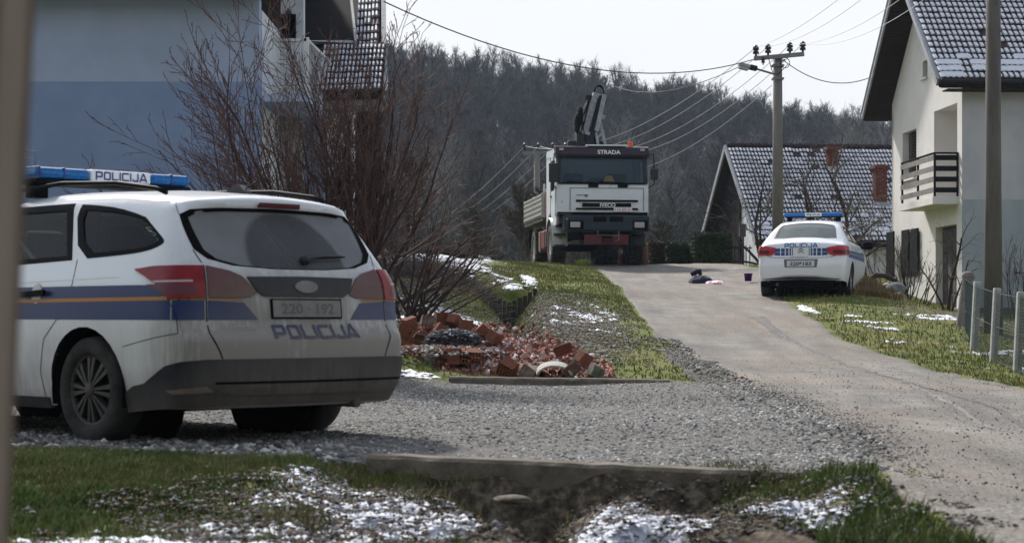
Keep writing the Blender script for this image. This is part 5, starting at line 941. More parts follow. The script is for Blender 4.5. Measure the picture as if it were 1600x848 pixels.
# ================= RIGHT HOUSE =================
def house_right():
    zg=CZ+.13; h=thing('house','cream and grey two-storey house with snowy tiled roof and slatted balcony on the right','house',(11.25,48,0),R(2.8)); h.location.z=0
    z=lambda py,Y=48.:CZ+(H-py)/F*Y
    Wd,Lx=7.1,9.0; eave=z(129,48)-.02; ridge_y=3.55; zr_=CZ+9.35; slope=(zr_-(CZ+5.83))/(ridge_y+.5)
    wt_=lambda y: CZ+5.83+slope*(min(y,Wd-y)+.5)-.10
    # gable wall (x=0): openings door, loggia, shuttered window, lower window, attic window
    holes=[(.47,2.45,.10,z(350,48.5)-zg),(.42,2.60,2.85-.0,z(161,48.5)-zg),(4.4,5.9,z(279,53)-zg,z(204,53)-zg),(4.45,6.0,z(432,53)-zg,z(362,53)-zg),(3.25,3.75,z(121,51.4)-zg,z(94,51.4)-zg)]
    outline=[(0,-.6),(Wd,-.6),(Wd,wt_(Wd)-zg),(ridge_y,wt_(ridge_y)-zg),(0,wt_(0)-zg)]
    P,Fc=cdt(outline,[[(a,c),(b,c),(b,d),(a,d)] for a,b,c,d in holes],3.0); b=MB(); b.add([(0,p[0],zg+p[1]) for p in P],[tuple(t[::-1]) for t in Fc])
    for a,b_,c,d in holes:
        for A in (((a,c),(a,d)),((a,d),(b_,d)),((b_,d),(b_,c)),((b_,c),(a,c))):
            th=1.3 if c>2.5 and a<1 else .32; b.add([(0,A[0][0],zg+A[0][1]),(0,A[1][0],zg+A[1][1]),(th,A[1][0],zg+A[1][1]),(th,A[0][0],zg+A[0][1])],[(0,1,2,3)])
    b.build('gable_wall','plaster_cream',h)
    MB().add([(1.3,.3,zg+2.7),(1.3,2.7,zg+2.7),(1.3,2.7,zg+5.5),(1.3,.3,zg+5.5)],[(3,2,1,0)]).build('loggia_wall','plaster_lilac',h)
    zc=z(312); rec=MB()
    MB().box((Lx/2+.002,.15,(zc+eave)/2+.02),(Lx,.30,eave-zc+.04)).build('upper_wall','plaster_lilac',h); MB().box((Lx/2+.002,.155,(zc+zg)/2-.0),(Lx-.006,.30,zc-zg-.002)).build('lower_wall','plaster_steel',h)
    MB().box((Lx/2,.16,zg-.35),(Lx+.0,.34,.9)).box((.15,3.6,zg-.38),(.35,7.0,.85)).build('plinth','plinth',h)
    MB().box((Lx/2,7.0,zg+2.8),(Lx,.2,5.7)).box((Lx,3.6,zg+3.2),(.2,7.0,6.5)).build('back_wall','plaster_cream',h); MB().box((Lx/2+.2,3.6,zg+2.72),(Lx-.5,6.6,.2)).box((Lx/2+.2,3.6,zg+.0),(Lx-.5,6.6,.1)).build('floor_slab','interior',h)
    # door with raised panels
    d0,d1,dz0,dz1=.47,2.45,zg+.10,z(350,48.5); dr=MB().box((.22,(d0+d1)/2,(dz0+dz1)/2),(.06,d1-d0,dz1-dz0)).build('door','door_wood',h)
    for i,(a,c) in enumerate(((.52,.95),(1.0,1.45),(1.5,1.9),(1.95,2.4))):
        for k in range(6):
            h_=(dz1-dz0)/6; 
            if k>=4 or True: MB().box((.185,(a+c)/2,dz0+h_*(k+.5)),(.02,c-a-.06,h_-.08)).build('door_panel','door_wood',dr,bevel=.012)
    MB().box((-.05,1.45,zg+.04),(.7,2.6,.10)).build('doorstep','plaster_cream',h)
    # balcony
    bal=thing('balcony',None,None,(0,0,0)); bal.parent=h; bz=zg+2.80
    MB().box((-.30,1.95,bz),(.72,3.3,.20)).build('balcony_slab','plaster_cream',bal,bevel=.01); 
    for y in(.33,3.57,1.95): MB().box((-.60,y,bz+.62),(.05,.05,1.12)).build('railing_post','wood_black',bal)
    MB().box((-.02,.33,bz+.62),(.05,.05,1.12)).build('railing_post','wood_black',bal)
    for k in range(4):
        zz=bz+.26+k*.27; MB().box((-.635,1.95,zz),(.02,3.3,.13)).build('railing_board','wood_grey',bal); MB().box((-.31,.30,zz),(.62,.02,.13)).build('railing_board','wood_black',bal)
    MB().box((-.60,1.95,bz+1.19),(.07,3.3,.04)).build('handrail','wood_black',bal); MB().box((-.28,.33,bz+1.19),(.55,.07,.04)).build('handrail','wood_black',bal)
    # windows
    w_=MB().box((.20,5.15,(z(279,53)+z(204,53))/2),(.04,1.5,z(204,53)-z(279,53))).build('window','glass_house',h); rs=MB()
    for k in range(16): zz=z(279,53)+(z(204,53)-z(279,53))*(k+.5)/16; rs.box((.14,4.9,zz),(.03,.95,.055))
    rs.build('roller_blind','wood_dark',h); MB().box((-.03,5.15,z(279,53)-.03),(.14,1.6,.05)).build('window_sill','plaster_cream',h)
    w_=MB().box((.20,5.22,(z(432,53)+z(362,53))/2),(.04,1.55,z(362,53)-z(432,53))).build('window','glass_house',h)
    for y0,y1,x in((4.0,4.75,-.06),(4.85,5.6,-.09),(6.0,6.8,-.22)): s=MB().box((x,(y0+y1)/2,(z(430,53)+z(360,53))/2),(.05,y1-y0,z(360,53)-z(430,53)+.05)).build('shutter','wood_black',h,bevel=.01)
    MB().box((.2,3.5,(z(121,51.4)+z(94,51.4))/2),(.04,.5,z(94,51.4)-z(121,51.4))).build('window','glass_house',h); MB().box((-.02,3.5,z(121,51.4)-.03),(.12,.6,.04)).build('window_sill','plaster_cream',h)
    # roof
    ox=-.72; e0=(-.5,CZ+5.83); r0=(ridge_y,zr_); e1=(2*ridge_y+.5,CZ+5.83)
    rf=MB(); th=.16
    rf.add([(ox,e0[0],e0[1]),(Lx+.6,e0[0],e0[1]),(Lx+.6,r0[0],r0[1]),(ox,r0[0],r0[1]),(ox,e0[0],e0[1]-th),(Lx+.6,e0[0],e0[1]-th),(Lx+.6,r0[0],r0[1]-th),(ox,r0[0],r0[1]-th)],[(0,1,2,3),(7,6,5,4),(0,4,5,1)])
    rf.add([(ox,e1[0],e1[1]),(Lx+.6,e1[0],e1[1]),(Lx+.6,r0[0],r0[1]-.001),(ox,r0[0],r0[1]-.001),(ox,e1[0],e1[1]-th),(Lx+.6,e1[0],e1[1]-th),(Lx+.6,r0[0],r0[1]-th),(ox,r0[0],r0[1]-th)],[(3,2,1,0),(4,5,6,7),(0,4,5,1)])
    roof=rf.build('roof','wood_dark',h)
    sof=MB()   # soffit boards under the gable overhang
    for sgn,(ya,za),(yb,zb) in((1,e0,r0),(-1,e1,r0)):
        L_=math.hypot(yb-ya,zb-za); n=int(L_/.11)
        for k in range(n):
            t=(k+.5)/n; y=ya+(yb-ya)*t; zz=za+(zb-za)*t-th-.012; sof.box((ox/2+.02,y,zz),(abs(ox)-.04,.10,.018),rot=Matrix.Rotation(math.atan2(zb-za,yb-ya),3,'X'))
    sof.build('soffit_boards','wood_dark',h,kind='stuff')
    for ya,za in(e0,e1):
        MB().bar((ox-.03,ya,za-.03),(ox-.03,r0[0],r0[1]-.03),.05,.22,up=(0,0,1)).build('barge_board','fascia',h); MB().bar((ox-.015,ya,za+.06),(ox-.015,r0[0],r0[1]+.06),.12,.05,up=(0,0,1)).build('verge_cap','fascia',h)
    MB().tube([(ox,e0[0]-.08,e0[1]-.02),(Lx+.6,e0[0]-.08,e0[1]-.02)],.075,8).build('gutter','steel_dark',h); MB().box((Lx/2,-.25,e0[1]-.2),(Lx+1,.5,.03)).build('eave_soffit','wood_dark',h)
    sl=math.hypot(r0[0]-e0[0],r0[1]-e0[1]); roof_tiles(h,(ox+.06,e0[0]-.05,e0[1]+.01),(1,0,0),(0,r0[0]-e0[0],r0[1]-e0[1]),Lx+.9,sl,.29,.272,sel=lambda i,j:i<13 and j<14,full=lambda i,j:(j in(1,2) and (i*7)%11!=3) or (j==3 and i%5==2) or(j==0 and i%7<2),part=.85,seed=3)
    roof_tiles(h,(Lx+.6,e1[0]+.05,e1[1]+.01),(-1,0,0),(0,r0[0]-e1[0],r0[1]-e1[1]),Lx+1.3,sl,.58,.55,part=.2,seed=4)
    b=MB(); n=34
    for k in range(n): b.tube([(ox+.28*k,r0[0],r0[1]+.05),(ox+.28*k+.30,r0[0],r0[1]+.07)],[.10,.115],8)
    b.build('ridge_tiles','tile',h,kind='stuff')
    MB().tube([(.55,-.3,zg-.3),(.55,-.3,zg+.95),(.30,-.3,zg+.95)],.03,8).build('pipe_stub','truck_red',None,label='short dark red pipe bent over beside the grey house wall',cat='pipe').matrix_world=h.matrix_world if False else Matrix.Translation((11.25+.75,47.3,0))
house_right()
# ================= MIDDLE HOUSE (low, behind the saloon) =================
def house_mid():
    h=thing('house','low house with long snow-dusted dark tiled roof and two brick chimneys behind the saloon car','house',(7.95,62.2,0),R(8)); zg=CZ+.4
    e=CZ+2.42; rz_=CZ+5.87; L_=13.; Wd=8.0
    b=MB(); b.add([(.35,.45,zg-1),(.35,Wd-.45,zg-1),(.35,Wd-.45,e+.2),(.35,Wd/2,rz_-.35),(.35,.45,e+.2)],[(4,3,2,1,0)]); b.box((L_/2+.35,.55,(zg+e)/2-.4),(L_-.1,.2,e-zg+1.2)).box((L_/2,Wd-.55,(zg+e)/2-.4),(L_-.1,.2,e-zg+1.2)).box((L_,Wd/2,(zg+e)/2),(.2,Wd-1,e-zg+1)); b.build('wall','plaster_white',h)
    MB().add([(.28,3.3,CZ+.9),(.28,Wd-.7,CZ+.9),(.28,Wd-.7,CZ+3.2),(.28,Wd/2,rz_-.40),(.28,3.3,e+2.0)],[(4,3,2,1,0)]).build('gable_opening','wood_black',h); MB().add([(.27,2.1,e+1.4),(.27,Wd/2,rz_-.41),(.27,1.2,e+.95),(.27,1.2,e+.6)],[(0,1,2,3)]).build('gable_boarding','wood_dark',h)
    # exposed brick lower wall, each course a raised strip of bricks
    bw=MB()
    for j in range(16):
        for i in range(9):
            y=.6+i*.27+(j%2)*.13; 
            if y>2.9: continue
            bw.box((.30,y,zg-.55+j*.085),(.06,.25,.072))
    bw.build('brick_base','brick_old',h,kind='stuff')
    MB().box((.31,3.4,CZ+2.3),(.05,.5,.75)).build('window','glass_house',h)
    for s,(ya,yb) in(('a',(0,Wd/2)),('b',(Wd,Wd/2))):
        MB().add([(0,ya,e),(L_+.3,ya,e),(L_+.3,yb,rz_),(0,yb,rz_),(0,ya,e-.14),(L_+.3,ya,e-.14),(L_+.3,yb,rz_-.14),(0,yb,rz_-.14)],[(0,1,2,3),(7,6,5,4),(0,4,5,1),(0,3,7,4)]).build('roof_slope','wood_dark',h)
        MB().bar((-.05,ya,e-.02),(-.05,yb,rz_-.02),.06,.20).build('barge_board','fascia',h)
    sl=math.hypot(Wd/2,rz_-e); roof_tiles(h,(.02,-.06,e+.01),(1,0,0),(0,Wd/2,rz_-e),L_+.2,sl,.25,.243,full=lambda i,j:(j in(1,2,3,4) and (i*5+j*3)%7<(5 if j<3 else 3)) or (j in(5,7) and i>14 and (i*3+j)%8<3),part=.9,seed=8)
    MB().tube([(0,-.1,e-.03),(L_+.3,-.1,e-.03)],.07,8).build('gutter','steel_dark',h)
    b=MB()
    for k in range(46): b.tube([(.29*k,Wd/2,rz_+.04),(.29*k+.3,Wd/2,rz_+.06)],[.09,.105],6)
    b.build('ridge_tiles','tile',h,kind='stuff')
    def chimney(px,py0,py1,yl,wd):
        # place on the near slope at local depth yl
        ydw=62.2+yl; X=(px-800)/F*(ydw+.6); xl=(X-7.95)/math.cos(R(8))+.14*yl; base=e+(rz_-e)*yl/(Wd/2); top=CZ+(H-py0)/F*(ydw+.6); c=thing('chimney',None,None,(xl,yl,0)); c.parent=h
        rows=int((top-base+.2)/.075); m=MB(); m2=MB(); m2.box((0,0,(base+top)/2-.3),(wd-.02,wd-.02,top-base+.5))
        for r_ in range(rows):
            zz=top-.16-r_*.075
            for s in range(3):
                x=-wd/2+wd/3*(s+.5)+(.04 if r_%2 else -.04)*(s==1); m.box((x,-wd/2,zz),(wd/3-.012,.04,.062)).box((-wd/2,x,zz),(.04,wd/3-.012,.062)).box((wd/2,x,zz),(.04,wd/3-.012,.062))
        m2.build('core','brick_old',c); m.build('brick_courses','brick_red',c,kind='stuff'); MB().box((0,0,top-.05),(wd+.16,wd+.16,.12)).build('cap','brick_red',c,bevel=.015); MB().box((0,0,top+.02),(wd*.7,wd*.7,.03)).build('soot_opening','under',c)
        MB().add([(-wd/2-.12,-wd/2-.10,base-.33),(wd/2+.12,-wd/2-.10,base-.33),(wd/2+.12,-wd/2-.03,base+.12),(-wd/2-.12,-wd/2-.03,base+.12)],[(0,1,2,3)]).build('flashing','fascia',c)
    chimney(1375,259,310,1.5,.36); chimney(1299,231,262,3.0,.32)
house_mid()
# ================= LEFT HOUSE =================
def house_left():
    Y=35.; z=lambda py,Y_=Y:CZ+(H-py)/F*Y_; X=lambda px,Y_=Y:(px-800)/F*Y_; zg=CZ+.1
    h=thing('house','blue rendered two-storey house with white balcony and snowy tiled side roof behind the bare shrub','house',(0,Y,0))
    x0,x1=-13.5,X(405); zl=z(128)
    MB().box(((x0+x1)/2,.15,(zl+z(-2))/2),(x1-x0,.3,z(-2)-zl)).build('upper_wall','plaster_blue_light',h); MB().box(((x0+x1)/2,.155,(zl+zg-.6)/2),(x1-x0-.004,.3,zl-zg+.6)).build('lower_wall','plaster_blue',h)
    MB().box(((x0+x1)/2,4.2,(zg+z(-2))/2),(x1-x0,7.6,z(-2)-zg-.3)).build('wall_core','plaster_white',h)
    MB().box(((x0+x1)/2-.2,-.15,z(-6)+.06),(x1-x0+.6,1.3,.10)).build('eave_soffit','wood_dark',h)
    MB().box(((x0+x1)/2-.2,-.82,z(-6)+.16),(x1-x0+.6,.04,.22)).build('eave_board','wood_dark',h)
    MB().add([(x0-.4,-.85,z(-6)+.2),(x1+.3,-.85,z(-6)+.2),(x1+.3,4.5,z(-6)+4.2),(x0-.4,4.5,z(-6)+4.2),(x1+.3,9.5,z(-6)+.2),(x0-.4,9.5,z(-6)+.2)],[(0,1,2,3),(3,2,4,5)]).build('main_roof','tile',h)
    # recessed balcony wing
    xb=X(472,38.); MB().box(((x1+xb)/2,3.4,z(60,38)-1.2),(xb-x1+.0,.3,7.0)).build('wing_wall','plaster_white',h)
    Yb=38-.0; MB().box((X(449,38),3.20,z(42,38)),(.30,.06,.55)).add([(X(443,38),3.2,z(20,38)),(X(458,38),3.2,z(25,38)),(X(449,38),3.2,z(10,38))],[(0,1,2)]).build('window','glass_house',h)
    bal=thing('balcony',None,None,(0,0,0)); bal.parent=h; bz=z(147,35)
    MB().prism([(X(414),.0),(X(481),.0),(X(520,38.5),3.5),(X(430,38.5),3.5)],'z',bz-.14,bz-.002).build('balcony_slab','plaster_blue_light',bal)
    def rail(a,b_,n):
        a=Vector(a);b_=Vector(b_); top=Vector((0,0,.98)); MB().bar(a+top,b_+top,.05,.05).build('handrail','plaster_white',bal); MB().bar(a+Vector((0,0,.12)),b_+Vector((0,0,.12)),.03,.03).build('bottom_rail','plaster_white',bal)
        for k in range(n+1): p=a+(b_-a)*k/n; MB().bar(p,p+top,.016,.016).build('baluster','plaster_white',bal)
    rail((X(422),-.02,bz),(X(479),-.02,bz),12); rail((X(480),0.02,bz),(X(521,38.6),3.6,bz),18)
    MB().box((X(479),.0,bz+.5),(.09,.09,1.05)).build('newel','plaster_white',bal)
    # dark open gable, its barge board, steep upper roof and the low porch roof
    MB().add([(X(470,38.6),3.6,z(66,38.6)),(X(556,38.6),3.6,z(70,38.6)),(X(546,42),7.0,z(-25,42)),(X(468,42),7.0,z(-25,42))],[(0,1,2,3)]).build('gable_soffit','wood_black',h)
    MB().bar((X(556,38.4),3.4,z(68,38.4)),(X(546,41.8),6.8,z(-22,41.8)),.05,.12).build('barge_board','fascia',h)
    # porch roof
    def slope(pa,pb,pc,pd,Ya,Yc,tw,tl,full,seed):
        """corners in the photo order bottom-left, bottom-right, top-right, top-left"""
        A=Vector((X(pa[0],Ya),Ya-Y,z(pa[1],Ya)));B=Vector((X(pb[0],Ya),Ya-Y,z(pb[1],Ya)));C=Vector((X(pc[0],Yc),Yc-Y,z(pc[1],Yc)));D=Vector((X(pd[0],Yc),Yc-Y,z(pd[1],Yc)))
        n=(B-A).cross(D-A).normalized(); q=[A,B,C,D]; MB().add(q+[p-n*.12 for p in q],[(0,1,2,3),(7,6,5,4),(0,4,5,1),(1,5,6,2)]).build('roof_slope','wood_dark',h)
        wid=(B-A).length; up=(D-A)-((B-A).normalized()*((D-A).dot((B-A).normalized()))); roof_tiles(h,tuple(A+n*.01),tuple(B-A),tuple(up),wid,up.length,tw,tl,full=full,part=1.0,seed=seed)
    slope((497,148),(602,146),(600,66),(488,70),37.0,38.8,.155,.25,lambda i,j:False,11)
    slope((556,96),(600,92),(598,-30),(540,-30),38.9,43.0,.155,.42,lambda i,j:False,12)
    MB().bar((X(600,38.7),3.7,z(98,38.7)),(X(599,43),8.0,z(-35,43)),.10,.16).bar((X(602,37),2.0,z(148,37)),(X(601,38.7),3.7,z(84,38.7)),.10,.18).build('barge_board','fascia',h)
    MB().bar((X(480,38.7),3.72,z(66,38.7)),(X(552,38.7),3.72,z(66,38.7)),.10,.06).build('snow_ledge','snow',h); MB().bar((X(552,38.85),3.8,z(96,38.85)),(X(575,38.85),3.8,z(86,38.85)),.2,.10).build('flashing','steel_dark',h)
    MB().box((X(550,37.2),2.3,z(160,37.2)),(X(602,37.2)-X(497,37.2),.4,.30)).build('porch_beam','wood_grey',h)
    MB().box((X(531,38),3.0,(z(165,38)+zg)/2-.2),(X(553,38)-X(508,38),.5,z(165,38)-zg+.4)).build('porch_pier','plaster_white',h); MB().box((X(575,39),4.0,z(240,39)-1),(.55,.2,4.0)).build('porch_back','wood_dark',h); MB().box((X(460,38.5),3.6,z(250,38.5)-.5),(X(508,38.5)-X(405,38.5),.3,4.8)).build('ground_floor_wall','plaster_blue_light',h)
    MB().box((X(425,38.3),3.42,z(230,38.3)),(.5,.05,.9)).build('window','glass_house',h)
house_left()
# ================= POLES, LAMP, WIRES =================
def insul(parent,p,s=1.0):
    MB().lathe([(0,0),(.02*s,0),(.02*s,.06*s),(.055*s,.06*s),(.055*s,.10*s),(.03*s,.12*s),(.06*s,.13*s),(.05*s,.19*s),(.02*s,.22*s),(0,.22*s)],p,axis='z',n=10).build('insulator','insulator',parent)
P1=Vector((7.75,56,CZ+(H-86)/F*56)); p1=thing('utility_pole','tall concrete utility pole with crossarm and street lamp rising behind the saloon car','utility pole',(7.75,56,0)); zb=CZ+1.2
MB().tube([(0,0,zb-1),(0,0,(zb+P1.z)/2),(0,0,P1.z)],[.17,.155,.125],14).build('pole','concrete_pole',p1)
lxp=lambda px,Y=56:(px-800)/F*Y-7.75
arm=MB().bar((lxp(1177),-.16,CZ+(H-93)/F*56),(lxp(1255),-.16,CZ+(H-86)/F*56),.10,.12).build('crossarm','galv',p1); MB().bar((-.2,-.1,P1.z-.35),(.2,-.1,P1.z-.15),.05,.05).box((0,0,P1.z-.32),(.34,.34,.05)).box((0,0,P1.z-.7),(.33,.33,.05)).build('clamp','galv',p1)
I1=[]
for px in(1180,1199,1233,1253):
    q=Vector((lxp(px),-.16,CZ+(H-91+(px-1177)*.08)/F*56)); insul(p1,tuple(q),1.6); I1.append(Vector((7.75,56,0))+q+Vector((0,0,.28)))
q=(lxp(1191),-.2,CZ+(H-103)/F*56); insul(p1,q,1.0)
la=MB().tube([(-.1,-.1,CZ+(H-117)/F*56),(lxp(1178),-.25,CZ+(H-109)/F*56)],.03,8).build('lamp_arm','galv',p1)
ld=MB(); a=Vector((lxp(1181),-.25,CZ+(H-109.5)/F*56)); c=Vector((lxp(1152),-.35,CZ+(H-103)/F*56)); ld.bar(a,a+(c-a)*.42,.16,.15).build('lamp_gear_housing','steel_dark',p1,bevel=.03); MB().bar(a+(c-a)*.40,c,.22,.12).build('lamp_canopy','fascia',p1,bevel=.04); MB().bar(a+(c-a)*.48+Vector((0,0,-.09)),c+Vector((0,0,-.09)),.18,.08).build('lamp_glass','lamp_clear',p1,bevel=.03)
A=np.linspace(0,2*PI,14); MB().tube([(lxp(1225)+.14*math.cos(a),-.2,CZ+(H-100)/F*56+.15*math.sin(a)) for a in A],.012,5).tube([(lxp(1199),-.2,P1.z-.1),(lxp(1205),-.2,P1.z-.5),(lxp(1213),-.2,P1.z-.6),(lxp(1222),-.2,P1.z-.45),(lxp(1230),-.2,P1.z-.3)],.012,5).build('cable_loop','wire_dark',p1)
p2=thing('utility_pole','dark weathered concrete pole standing behind the wire fence in front of the grey wall','utility pole',(7.52,30,0)); z2=CZ+6.4
MB().tube([(0,0,gz1(7.52,30)-.6),(0,0,CZ+2),(0,0,z2)],[.155,.125,.105],14).build('pole','pole_dark',p2); MB().bar((-.75,0,z2-.15),(.75,0,z2-.15),.1,.1).build('crossarm','galv',p2)
I2=[]
for x in(-.7,-.35,.35,.7): insul(p2,(x,0,z2-.1),1.4); I2.append(Vector((7.52+x,30,z2+.15-.0)))
Y3=92; X3=(839-800)/F*Y3; p3=thing('utility_pole','distant utility pole with crossarm left of the truck cab','utility pole',(X3,Y3,0)); z3=CZ+(H-238)/F*Y3
MB().tube([(0,0,CZ-2),(0,0,z3)],[.2,.15],10).build('pole','concrete_pole',p3); MB().bar(((817-839)/F*Y3,0,z3-.05),((888-839)/F*Y3,0,z3+.05),.12,.14).build('crossarm','galv',p3)
I3=[]
for px in(820,842,864,884): insul(p3,((px-839)/F*Y3,0,z3+.05),1.8); I3.append(Vector((X3+(px-839)/F*Y3,Y3,z3+.3)))
def wire(label,a,b_,sag,r=.011,m='wire',n=26,group='overhead wires between the poles'):
    a=Vector(a);b_=Vector(b_); pts=[a+(b_-a)*t+Vector((0,0,-4*sag*t*(1-t))) for t in np.linspace(0,1,n)]; d=MB().tube(pts,r,5,cap=False).build('wire',m); return tag(d,label,'wire',group)
names=['leftmost','second from left','third from left','rightmost']
for k in range(4):
    wire(f'overhead wire from the {names[k]} insulator by the lamp down to the distant pole',I1[k],I3[k],1.1+.15*k,.010)
    wire(f'overhead wire from the {names[k]} insulator by the lamp up past the right house',I1[k],I2[k],.35+.12*k,.007)
    wire('overhead wire falling away to the left from the distant pole',I3[k],((560+k*30-800)/F*150,150,CZ+(H-(385-8*k))/F*150),1.5,.014,group='wires leaving the distant pole')
wire('lowest overhead wire sagging from the lamp pole towards the truck',(lxp(1205)+7.75,55.9,P1.z-.9),(X3+1.2,Y3,z3-.6),1.3,.010)
wire('dark twisted cable crossing the sky from the left house to the lamp pole',at(600,3,39),at(1178,93,56),.85,.014,'wire_dark'); wire('dark service cable from the lamp pole to the gable of the right house',at(1226,96,55.8),at(1358,122,55),.35,.013,'wire_dark'); wire('thin dark cable running left from the street lamp over the woods',at(1156,104,55.7),at(960,135,95),.5,.012,'wire_dark')
# ================= FENCE =================
fn=thing('wire_fence','chain link fence on three pale concrete posts at the right edge of the verge','fence',(0,0,0))
posts=[(1520,440,548,28.0),(1551,450,566,26.0),(1588,456,583,24.0),(1690,440,650,19.0)]; PP=[]
for px,yt,yb,Y in posts:
    a=at(px,yt,Y);b_=at(px,yb,Y); lean=at(px+(5 if px<1600 else 0),yt,Y); MB().bar((a.x-.01,Y,b_.z-.35),(lean.x+.02,Y,a.z),.095,.095,up=(0,1,0)).build('post','post_pale',fn,bevel=.012); PP.append((Vector((a.x,Y,b_.z)),Vector((lean.x,Y,a.z))))
PP.insert(0,(Vector(((1507-800)/F*30.5,30.5,CZ+(H-540)/F*30.5)),Vector(((1507-800)/F*30.5,30.5,CZ+(H-428)/F*30.5))))
for (a0,a1),(b0,b1) in zip(PP,PP[1:]):
    m=MB(); ln=(b0-a0).length; hh=.95; n=int(ln/.075); rows=int(hh/.075)
    P=lambda u,v:a0+(b0-a0)*min(max(u,0),1)+((a1-a0)*(1-u)+(b1-b0)*u)*v*.93
    for s in(1,-1):
        for k in range(-rows,n+rows):
            u0=k/n;u1=(k+s*rows*1.0)/n; t0,t1=0.,1.
            if u1==u0: continue
            ts=sorted([(0-u0)/(u1-u0),(1-u0)/(u1-u0)]); t0=max(0,ts[0]);t1=min(1,ts[1])
            if t1-t0<.03: continue
            m.tube([P(u0+(u1-u0)*t0,t0)+Vector((0,-.05,.02)),P(u0+(u1-u0)*t1,t1)+Vector((0,-.05,.02))],.0022,3,cap=False,smooth=False)
    for v in(.02,.5,.98): m.tube([P(0,v)+Vector((0,-.05,.02)),P(1,v)+Vector((0,-.05,.02))],.0035,4,cap=False)
    m.build('wire_mesh','mesh_wire',fn)
# old timber post with a rounded head
a=at(1511,424,31.5);b_=at(1511,545,31.5); m=MB(); m.tube([(a.x-.06,31.5,b_.z-.3),(a.x-.05,31.5,b_.z+.3),(a.x-.01,31.5,a.z-.28),(a.x+.0,31.5,a.z-.16),(a.x+.02,31.5,a.z-.10),(a.x+.02,31.5,a.z-.02),(a.x+.02,31.5,a.z)],[.17,.14,.10,.075,.115,.10,.04],12).build('timber_post','wood_grey',label='old grey timber post with a knobbed head where the wire fence ends',cat='post')
# near post at the left edge of the picture
MB().prism([(0,-1.5),(.16,-1.5),(.16,1.2),(0,1.2)],'y',-.04,.05).build('wooden_post','post_tan',bevel=.008,label='out of focus beige wooden post close to the camera at the left',cat='post')
o=bpy.data.objects['wooden_post']; o.location=((26-800)/F*1.6-.168,1.57,CZ); o.rotation_euler=(0,R(2.8),0)
# ================= WOODY PLANTS =================
def branchy(base,stems,seed,seg=.16,nbr=3,depth=3,up=.5,wob=.22,rmin=.0022,angle=(.35,.8),shrink=.62,crown=None,thin=.82,cnt=None):
    """returns trunk MB and twig MB; stems: (dx,dy,dz,length,radius)"""
    g=random.Random(seed); T=MB();W=MB()
    def grow(p,d,L_,r,lv):
        n=max(3,int(L_/(seg*(.8**lv)))); pts=[p.copy()];rs=[r]; d=d.normalized(); kids=[]
        for i in range(n):
            d=(d+Vector((g.gauss(0,wob),g.gauss(0,wob),g.gauss(0,wob)*.7+up*.10))*(.55)).normalized(); p=p+d*(L_/n); pts.append(p.copy()); rs.append(max(rmin,r*(1-(i+1)/n*thin)))
            if lv<depth and i>=(n*.28 if lv==0 else 1) and i<n: kids.append((p.copy(),d.copy(),rs[-1],(i+1)/n))
        (T if lv==0 else W).tube(pts,rs,6 if lv==0 else (4 if lv==1 else 3),cap=False,smooth=lv<2)
        if lv<depth:
            m=min(len(kids),(cnt[lv] if cnt else int(nbr*L_/ (seg*3))+1)); 
            for (q,dd,rr,t) in g.sample(kids,m):
                s=Vector((g.gauss(0,1),g.gauss(0,1),g.gauss(0,.8))); s=(s-dd*s.dot(dd)).normalized(); a=g.uniform(*angle); nd=dd*math.cos(a)+s*math.sin(a); grow(q,nd,L_*shrink*g.uniform(.6,1.1)*(1.1-.5*t),rr*g.uniform(.5,.75),lv+1)
    for dx,dy,dz,L_,r in stems: grow(Vector(base)+Vector((g.uniform(-.12,.12),g.uniform(-.12,.12),0)),Vector((dx,dy,dz)),L_,r,0)
    return T,W
def shrub(name,label,cat,base,stems,seed,mt='bark',mw='twig',group=None,**k):
    T,W=branchy((0,0,0),stems,seed,**k); s=thing(name,label,cat,base,group=group); T.build('stem',mt,s); W.build('twigs',mw,s); return s
b0=at(545,440,21.0); gzb=gz1(b0.x,21.0)
g=random.Random(5); st=[]
for k in range(42): a=-.95+1.38*k/41+g.uniform(-.08,.08); st.append((math.sin(a)*.95,g.uniform(-.35,.35),math.cos(a)*.9+.12,(2.5+.80*math.cos(a*.8)-.75*max(0,a+.05))*g.uniform(.75,1.12),g.uniform(.016,.034)))
shrub('bare_shrub','large bare multi-stemmed shrub with reddish twigs rising behind the estate car','shrub',(b0.x,21.0,gzb-.1),st,3,depth=3,seg=.15,up=.5,wob=.15,cnt=(16,9,3),angle=(.3,.75),shrink=.40,rmin=.0036)
st=[]
for k in range(20): a=-.6+1.75*k/19+g.uniform(-.08,.08); st.append((math.sin(a)*.9,g.uniform(-.3,.3),math.cos(a)*.85+.15,(1.4+.30*math.cos(a))*g.uniform(.7,1.15),g.uniform(.014,.026)))
b1=at(640,440,24.0); shrub('bare_shrub','bare shrub right behind the estate car with boughs over the snowy bank','shrub',(b1.x,24.0,gz1(b1.x,24.)-.1),st,8,depth=3,up=.4,wob=.15,cnt=(12,7,3),angle=(.3,.8),shrink=.40,rmin=.0038)
st=[(.9,.2,.45,1.5,.045),(1,-.1,.7,1.6,.04),(.8,-.3,.2,1.5,.035),(-.2,.2,1,1.7,.04),(.3,0,1,1.9,.035),(1,.2,.15,1.2,.03)]
b2=at(600,440,25.); shrub('bare_shrub','thick-limbed bare shrub whose low boughs reach right beside the estate car tail','shrub',(b2.x,25.,gz1(b2.x,25.)-.1),st,14,depth=3,up=.35,wob=.2,cnt=(8,6,3),angle=(.35,.8),shrink=.5,rmin=.003)
